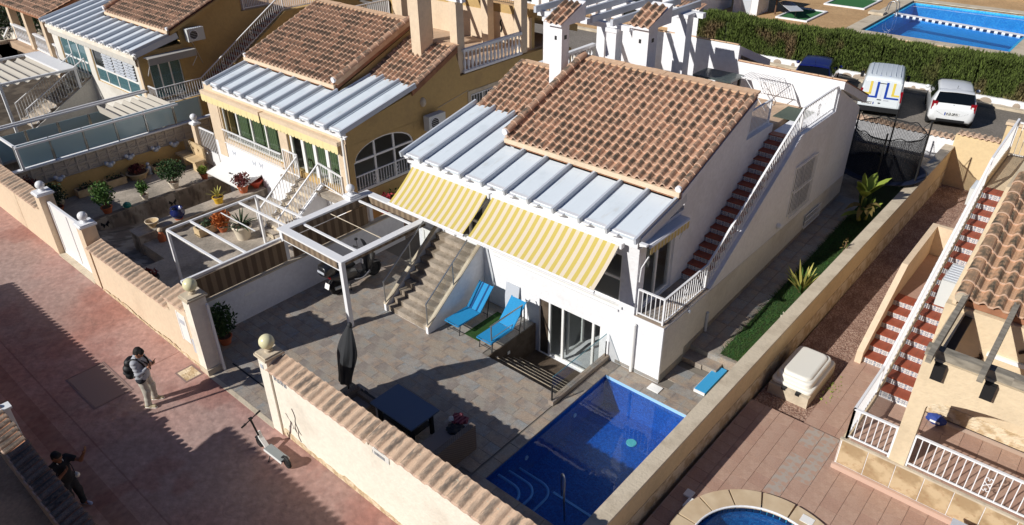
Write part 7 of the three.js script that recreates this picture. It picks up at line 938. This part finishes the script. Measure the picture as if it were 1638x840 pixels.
// ---------------------------------------------------------------- people: smooth-joined limbs meshed with surface nets
function nets(f, lo, hi, h) {
  const nx = Math.ceil((hi.x - lo.x) / h) + 1, ny = Math.ceil((hi.y - lo.y) / h) + 1, nz = Math.ceil((hi.z - lo.z) / h) + 1, F = new Float32Array(nx * ny * nz), id = new Int32Array(nx * ny * nz).fill(-1), I = (i, j, k) => (k * ny + j) * nx + i;
  for (let k = 0; k < nz; k++) for (let j = 0; j < ny; j++) for (let i = 0; i < nx; i++) F[I(i, j, k)] = f(lo.x + i * h, lo.y + j * h, lo.z + k * h);
  const pos = [], idx = [];
  for (let k = 0; k < nz - 1; k++) for (let j = 0; j < ny - 1; j++) for (let i = 0; i < nx - 1; i++) { let m = 0, cx = 0, cy = 0, cz = 0, n = 0; const c = []; for (let q = 0; q < 8; q++) { const v = F[I(i + (q & 1), j + (q >> 1 & 1), k + (q >> 2))]; c.push(v); if (v < 0) m |= 1 << q; } if (m === 0 || m === 255) continue; for (const [a, b] of [[0, 1], [2, 3], [4, 5], [6, 7], [0, 2], [1, 3], [4, 6], [5, 7], [0, 4], [1, 5], [2, 6], [3, 7]]) if ((c[a] < 0) !== (c[b] < 0)) { const t = c[a] / (c[a] - c[b]); cx += mix(a & 1, b & 1, t); cy += mix(a >> 1 & 1, b >> 1 & 1, t); cz += mix(a >> 2, b >> 2, t); n++; } id[I(i, j, k)] = pos.length / 3; pos.push(lo.x + (i + cx / n) * h, lo.y + (j + cy / n) * h, lo.z + (k + cz / n) * h); }
  const qd = (a, b, c, d, s) => { if (a < 0 || b < 0 || c < 0 || d < 0) return; if (s) idx.push(a, b, c, a, c, d); else idx.push(a, c, b, a, d, c); };
  for (let k = 1; k < nz - 1; k++) for (let j = 1; j < ny - 1; j++) for (let i = 1; i < nx - 1; i++) { const v = F[I(i, j, k)] < 0; if (v !== F[I(i + 1, j, k)] < 0) qd(id[I(i, j - 1, k - 1)], id[I(i, j, k - 1)], id[I(i, j, k)], id[I(i, j - 1, k)], v); if (v !== F[I(i, j + 1, k)] < 0) qd(id[I(i - 1, j, k - 1)], id[I(i - 1, j, k)], id[I(i, j, k)], id[I(i, j, k - 1)], v); if (v !== F[I(i, j, k + 1)] < 0) qd(id[I(i - 1, j - 1, k)], id[I(i, j - 1, k)], id[I(i, j, k)], id[I(i - 1, j, k)], v); }
  const g = new THREE.BufferGeometry(); g.setAttribute('position', new THREE.Float32BufferAttribute(pos, 3)); g.setIndex(idx); g.computeVertexNormals(); return fin(g, true);
}
const smin = (a, b, k) => { const h = Math.max(k - Math.abs(a - b), 0) / k; return Math.min(a, b) - h * h * k * .25; };
function caps(list, k = .05, wob = 0) { const L = list.map(([a, b, ra, rb]) => { const d = [b[0] - a[0], b[1] - a[1], b[2] - a[2]]; return [a, d, d[0] * d[0] + d[1] * d[1] + d[2] * d[2], ra, rb]; }); return (x, y, z) => { let s = 9; for (const [a, d, dd, ra, rb] of L) { const px = x - a[0], py = y - a[1], pz = z - a[2], t = clamp((px * d[0] + py * d[1] + pz * d[2]) / dd), qx = px - d[0] * t, qy = py - d[1] * t, qz = pz - d[2] * t; s = smin(s, Math.sqrt(qx * qx + qy * qy + qz * qz) - (ra + (rb - ra) * t), k); } return wob ? s + wob * (Math.sin(y * 42 + x * 9) * .5 + Math.sin(x * 31 + z * 27 + y * 13) * .5) : s; }; }
function bounds(list, pad) { const lo = V(9, 9, 9), hi = V(-9, -9, -9); for (const [a, b, ra, rb] of list) for (const [p, r] of [[a, ra], [b, rb]]) { lo.min(V(p[0] - r, p[1] - r, p[2] - r)); hi.max(V(p[0] + r, p[1] + r, p[2] + r)); } return [lo.subScalar(pad), hi.addScalar(pad)]; }
const mesh = (list, k, h, wob) => { const [lo, hi] = bounds(list, .04); return nets(caps(list, k, wob), lo, hi, h); };
std('skin', { color: '#b98668', roughness: .6 }); std('skin_tan', { color: '#7d543f', roughness: .6 }); std('hair_dark', { color: '#1d1714', roughness: .8 });
function headGeo(c, pitch, s = 1) { // looks along +x, tilted down by pitch
  const fx = Math.cos(pitch), fy = -Math.sin(pitch), ux = Math.sin(pitch), uy = Math.cos(pitch); const P = (f, u, w) => [c[0] + (fx * f + ux * u) * s, c[1] + (fy * f + uy * u) * s, c[2] + w * s];
  const L = [[P(-.015, .035, 0), P(.02, .03, 0), .094 * s, .09 * s], [P(.025, -.05, 0), P(.05, -.085, 0), .066 * s, .048 * s], [P(.1, .01, 0), P(.118, -.025, 0), .012 * s, .017 * s], [P(.085, .03, .034), P(.088, .03, -.034), .02 * s, .02 * s], [P(.086, -.062, .018), P(.086, -.062, -.018), .014 * s, .014 * s], [P(-.005, .01, .092), P(-.01, -.03, .09), .018 * s, .012 * s], [P(-.005, .01, -.092), P(-.01, -.03, -.09), .018 * s, .012 * s]];
  const eyes = [P(.098, .012, .034), P(.098, .012, -.034)].map(e => ball(e[0], e[1], e[2], .013 * s, 8)); const hairL = [[P(-.03, .06, 0), P(.025, .075, 0), .1 * s, .085 * s], [P(-.055, .0, 0), P(-.06, -.05, 0), .075 * s, .05 * s], [P(.07, .085, .03), P(.07, .085, -.03), .04 * s, .04 * s], [P(-.01, .03, .07), P(-.01, .03, -.07), .04 * s, .04 * s]]; return { skin: L, eyes, hairL, P };
}
// hand: palm plus four fingers and a thumb, from wrist w toward dir d, palm normal n
function hand(w, d, n, curl, s = 1) { d = V(...d).normalize(); n = V(...n); n.addScaledVector(d, -n.dot(d)).normalize(); const t = V(0, 0, 0).crossVectors(d, n); const at = (a, b, c) => { const p = V(...w).addScaledVector(d, a * s).addScaledVector(t, b * s).addScaledVector(n, c * s); return [p.x, p.y, p.z]; }; const L = [[at(0, 0, 0), at(.03, 0, 0), .026 * s, .03 * s], [at(.03, .02, 0), at(.085, .028, 0), .02 * s, .015 * s], [at(.03, -.02, 0), at(.08, -.028, 0), .02 * s, .014 * s], [at(.03, 0, 0), at(.088, 0, 0), .024 * s, .017 * s]]; [[.03, .066], [.01, .075], [-.01, .07], [-.03, .055]].forEach(([b, l], i) => { const c1 = curl * (.9 + i * .08), k = at(.088, b, 0), m = at(.088 + l * .5 * Math.cos(c1), b * 1.08, l * .5 * Math.sin(c1)), e = at(.088 + l * .5 * Math.cos(c1) + l * .5 * Math.cos(c1 * 2), b * 1.1, l * .5 * Math.sin(c1) + l * .5 * Math.sin(c1 * 2)); L.push([k, m, .0095 * s, .0085 * s], [m, e, .0085 * s, .007 * s]); }); L.push([at(.02, .03, .005), at(.05, .055, .02), .014 * s, .011 * s], [at(.05, .055, .02), at(.078, .055, .035), .01 * s, .008 * s]); return L; }
function placed(name, lb, pos, turn) { const t = thing(name, lb, 'person', [0, 0, 0]); return [t, () => { t.position.set(...pos); t.rotation.y = turn; }]; }
{ // standing man looking at his phone; own frame faces +x
  const [t, done] = placed('person', 'person in grey jacket and pale trousers standing on the red street, looking at a phone', [-16.1, 0, -4.55], .72);
  const hd = headGeo([.075, 1.6, 0], .62), sh = { l: [0, 1.42, .185], r: [0, 1.42, -.185] }, el = { l: [.07, 1.14, .25], r: [.07, 1.14, -.25] }, wr = { l: [.29, 1.27, .11], r: [.3, 1.24, -.08] }, hip = { l: [-.005, .9, .09], r: [-.005, .9, -.09] }, kn = { l: [.03, .49, .11], r: [.045, .49, -.14] }, an = { l: [-.02, .08, .12], r: [.02, .08, -.17] };
  const torso = [[[0, .95, .07], [0, .95, -.07], .12, .12], [[0, 1.0, 0], [.005, 1.28, 0], .14, .155], [[.0, 1.33, .09], [.0, 1.33, -.09], .11, .11], [[0, 1.44, 0], [.05, 1.54, 0], .058, .052]];
  const arms = [[sh.l, el.l, .055, .042], [el.l, wr.l, .042, .028], [sh.r, el.r, .055, .042], [el.r, wr.r, .042, .028]], legs = [[hip.l, kn.l, .088, .055], [kn.l, an.l, .055, .036], [hip.r, kn.r, .088, .055], [kn.r, an.r, .055, .036], [an.l, [.12, .05, .13], .036, .03], [an.r, [.16, .05, -.19], .036, .03]];
  const body = [mesh([...torso, ...arms, ...legs, [[.05, 1.5, 0], [.07, 1.58, 0], .052, .06]], .05, .016), mesh(hd.skin, .03, .008), mesh(hand(wr.l, [.5, .45, -.3], [-.6, .5, -.4], .75), .012, .005), mesh(hand(wr.r, [.5, .4, .2], [-.5, .6, .6], .75), .012, .005)];
  part(t, 'body', body, M.skin); const hr = mesh(hd.hairL, .03, .008, .007); part(t, 'hair', hr, M.hair_dark); part(t, 'eye', hd.eyes, M.black);
  std('jacket', { color: '#a8aab0', roughness: .8 }); const ribs = (x, y, z) => .006 * Math.sin(y * 68); const jl = [[[0, .93, .08], [0, .93, -.08], .135, .135], [[0, 1.0, 0], [.0, 1.3, 0], .165, .178], [[0, 1.36, .1], [0, 1.36, -.1], .12, .12], [sh.l, el.l, .078, .066], [el.l, [.23, 1.235, .146], .064, .046], [sh.r, el.r, .078, .066], [el.r, [.235, 1.215, -.127], .064, .046], [[-.01, 1.46, 0], [.0, 1.5, 0], .085, .075]], jf = caps(jl, .06), [jlo, jhi] = bounds(jl, .04); part(t, 'jacket', nets((x, y, z) => jf(x, y, z) + ribs(x, y, z), jlo, jhi, .012), M.jacket); part(t, 'hem_band', mesh([[[0, .885, .1], [0, .885, -.1], .128, .128]], .02, .012), std('navy_trim', { color: '#2a2d34', roughness: .9 }));
  std('trousers', { color: '#b9b3a6', roughness: .95 }); part(t, 'trousers', mesh([[[0, .9, .07], [0, .9, -.07], .13, .13], [hip.l, kn.l, .112, .085], [kn.l, [an.l[0], .1, an.l[2]], .085, .074], [hip.r, kn.r, .112, .085], [kn.r, [an.r[0], .1, an.r[2]], .085, .074]], .05, .013, .006), M.trousers);
  std('shoe_beige', { color: '#b5a888', roughness: .8 }); for (const [a, dz] of [[an.l, .02], [an.r, -.03]]) { const sh2 = part(t, 'shoe', mesh([[[a[0] - .05, .06, a[2]], [a[0] + .04, .065, a[2] + dz * .5], .052, .05], [[a[0] + .04, .05, a[2] + dz * .5], [a[0] + .16, .045, a[2] + dz], .046, .04]], .03, .008), M.shoe_beige); part(sh2, 'sole', mesh([[[a[0] - .06, .02, a[2]], [a[0] + .17, .02, a[2] + dz], .045, .04]].map(q => q), .01, .008).scale(1, .55, 1), M.cream_plastic); }
  done();
  const wp = (p) => V(...p).applyAxisAngle(V(0, 1, 0), .72).add(V(-16.1, 0, -4.55));
  const bp = thing('backpack', 'black backpack worn by the standing person in the grey jacket', 'backpack', [0, 0, 0]); part(bp, 'pack', mesh([[[-.24, 1.0, .06], [-.24, 1.0, -.06], .12, .12], [[-.23, 1.2, .07], [-.23, 1.2, -.07], .13, .13], [[-.2, 1.36, .05], [-.2, 1.36, -.05], .1, .1]], .05, .014, .005), M.black); part(bp, 'front_pocket', mesh([[[-.34, 1.05, .05], [-.34, 1.05, -.05], .07, .07]], .03, .014), M.cover_cloth); for (const s of [1, -1]) part(bp, 'strap', pipe([[-.18, 1.42, s * .1], [-.02, 1.5, s * .12], [.14, 1.4, s * .12], [.19, 1.25, s * .11], [.14, 1.1, s * .16], [-.12, 1.0, s * .17]], .022, 6, 28), M.black); part(bp, 'sling', pipe([[.02, 1.5, .1], [.17, 1.34, .02], [.2, 1.15, -.08], [.15, 1.0, -.15]], .02, 6, 20), M.black); bp.position.set(-16.1, 0, -4.55); bp.rotation.y = .72;
  const ph = thing('phone', 'dark mobile phone held up by the standing person', 'phone', [0, 0, 0]); part(ph, 'case', (() => { const g = new THREE.BoxGeometry(.012, .15, .075); g.rotateZ(-.7); g.translate(.385, 1.36, .01); return fin(g); })(), M.black); part(ph, 'screen', (() => { const g = new THREE.BoxGeometry(.003, .14, .068); g.translate(-.008, 0, 0); g.rotateZ(-.7); g.translate(.385, 1.36, .01); return fin(g); })(), M.glass_black); ph.position.set(-16.1, 0, -4.55); ph.rotation.y = .72;
}
{ // person in the shade at the near wall, one arm raised
  const [t, done] = placed('person', 'person in dark clothes in the shade by the near street wall, raising one hand', [-14.12, 0, -1.96], .35);
  const hd = headGeo([.03, 1.6, 0], .12), sh = { l: [0, 1.43, .19], r: [0, 1.43, -.19] }, el = { l: [.16, 1.2, .27], r: [.28, 1.34, -.3] }, wr = { l: [.24, 1.32, .1], r: [.42, 1.58, -.36] }, hip = { l: [0, .92, .09], r: [0, .92, -.09] }, kn = { l: [.05, .5, .1], r: [.06, .5, -.12] }, an = { l: [-.01, .08, .11], r: [.03, .08, -.14] };
  part(t, 'body', [mesh([[[0, .97, .07], [0, .97, -.07], .12, .12], [[0, 1.02, 0], [0, 1.3, 0], .145, .16], [[0, 1.36, .1], [0, 1.36, -.1], .11, .11], [[0, 1.45, 0], [.02, 1.58, 0], .06, .056], [sh.l, el.l, .056, .043], [el.l, wr.l, .043, .03], [sh.r, el.r, .056, .043], [el.r, wr.r, .043, .03], [hip.l, kn.l, .09, .056], [kn.l, an.l, .056, .038], [hip.r, kn.r, .09, .056], [kn.r, an.r, .056, .038], [an.l, [.12, .05, .12], .036, .03], [an.r, [.16, .05, -.15], .036, .03]], .05, .016), mesh(hd.skin, .03, .008), mesh(hand(wr.l, [.2, .5, -.9], [-.5, .4, .3], .6), .012, .006), mesh(hand(wr.r, [.5, .85, -.1], [-.7, .3, .3], .3), .012, .006)], M.skin_tan);
  part(t, 'hair', mesh(hd.hairL.map(q => [q[0], q[1], q[2] * .93, q[3] * .93]), .03, .009), M.hair_dark); part(t, 'eye', hd.eyes, M.black); part(t, 'shirt', mesh([[[0, .93, .08], [0, .93, -.08], .132, .132], [[0, 1.0, 0], [0, 1.3, 0], .162, .174], [[0, 1.38, .1], [0, 1.38, -.1], .118, .118], [sh.l, [.09, 1.31, .232], .076, .07], [sh.r, [.14, 1.385, -.246], .076, .07]], .05, .013, .004), std('dark_shirt', { color: '#1b1b20', roughness: .9 })); part(t, 'trousers', mesh([[[0, .92, .07], [0, .92, -.07], .128, .128], [hip.l, kn.l, .108, .08], [kn.l, [an.l[0], .1, an.l[2]], .08, .066], [hip.r, kn.r, .108, .08], [kn.r, [an.r[0], .1, an.r[2]], .08, .066]], .05, .014, .004), std('dark_trousers', { color: '#22232a', roughness: .95 }));
  for (const [a, dz] of [[an.l, .02], [an.r, -.03]]) part(t, 'shoe', mesh([[[a[0] - .05, .05, a[2]], [a[0] + .16, .045, a[2] + dz], .05, .042]], .02, .009), std('shoe_blue', { color: '#8f9cc0', roughness: .7 })); part(t, 'lanyard', pipe([[.06, 1.5, .07], [.15, 1.35, .04], [.17, 1.25, 0], [.15, 1.35, -.04], [.06, 1.5, -.07]], .009, 5, 20), M.white_plastic); done(); t.scale.setScalar(.94);
  const bg = thing('shoulder_bag', 'small pale bag hanging at the hip of the person in dark clothes', 'bag', [0, 0, 0]); part(bg, 'bag', mesh([[[.02, .88, -.2], [.1, .9, -.2], .07, .06]], .03, .012), M.pale_cloth); part(bg, 'strap', pipe([[.06, .96, -.2], [.06, 1.25, -.18], [0, 1.5, -.1]], .01, 5, 14), M.black); bg.scale.setScalar(.94); bg.position.set(-14.12, 0, -1.96); bg.rotation.y = .35;
}
renderer.render(scene, camera);
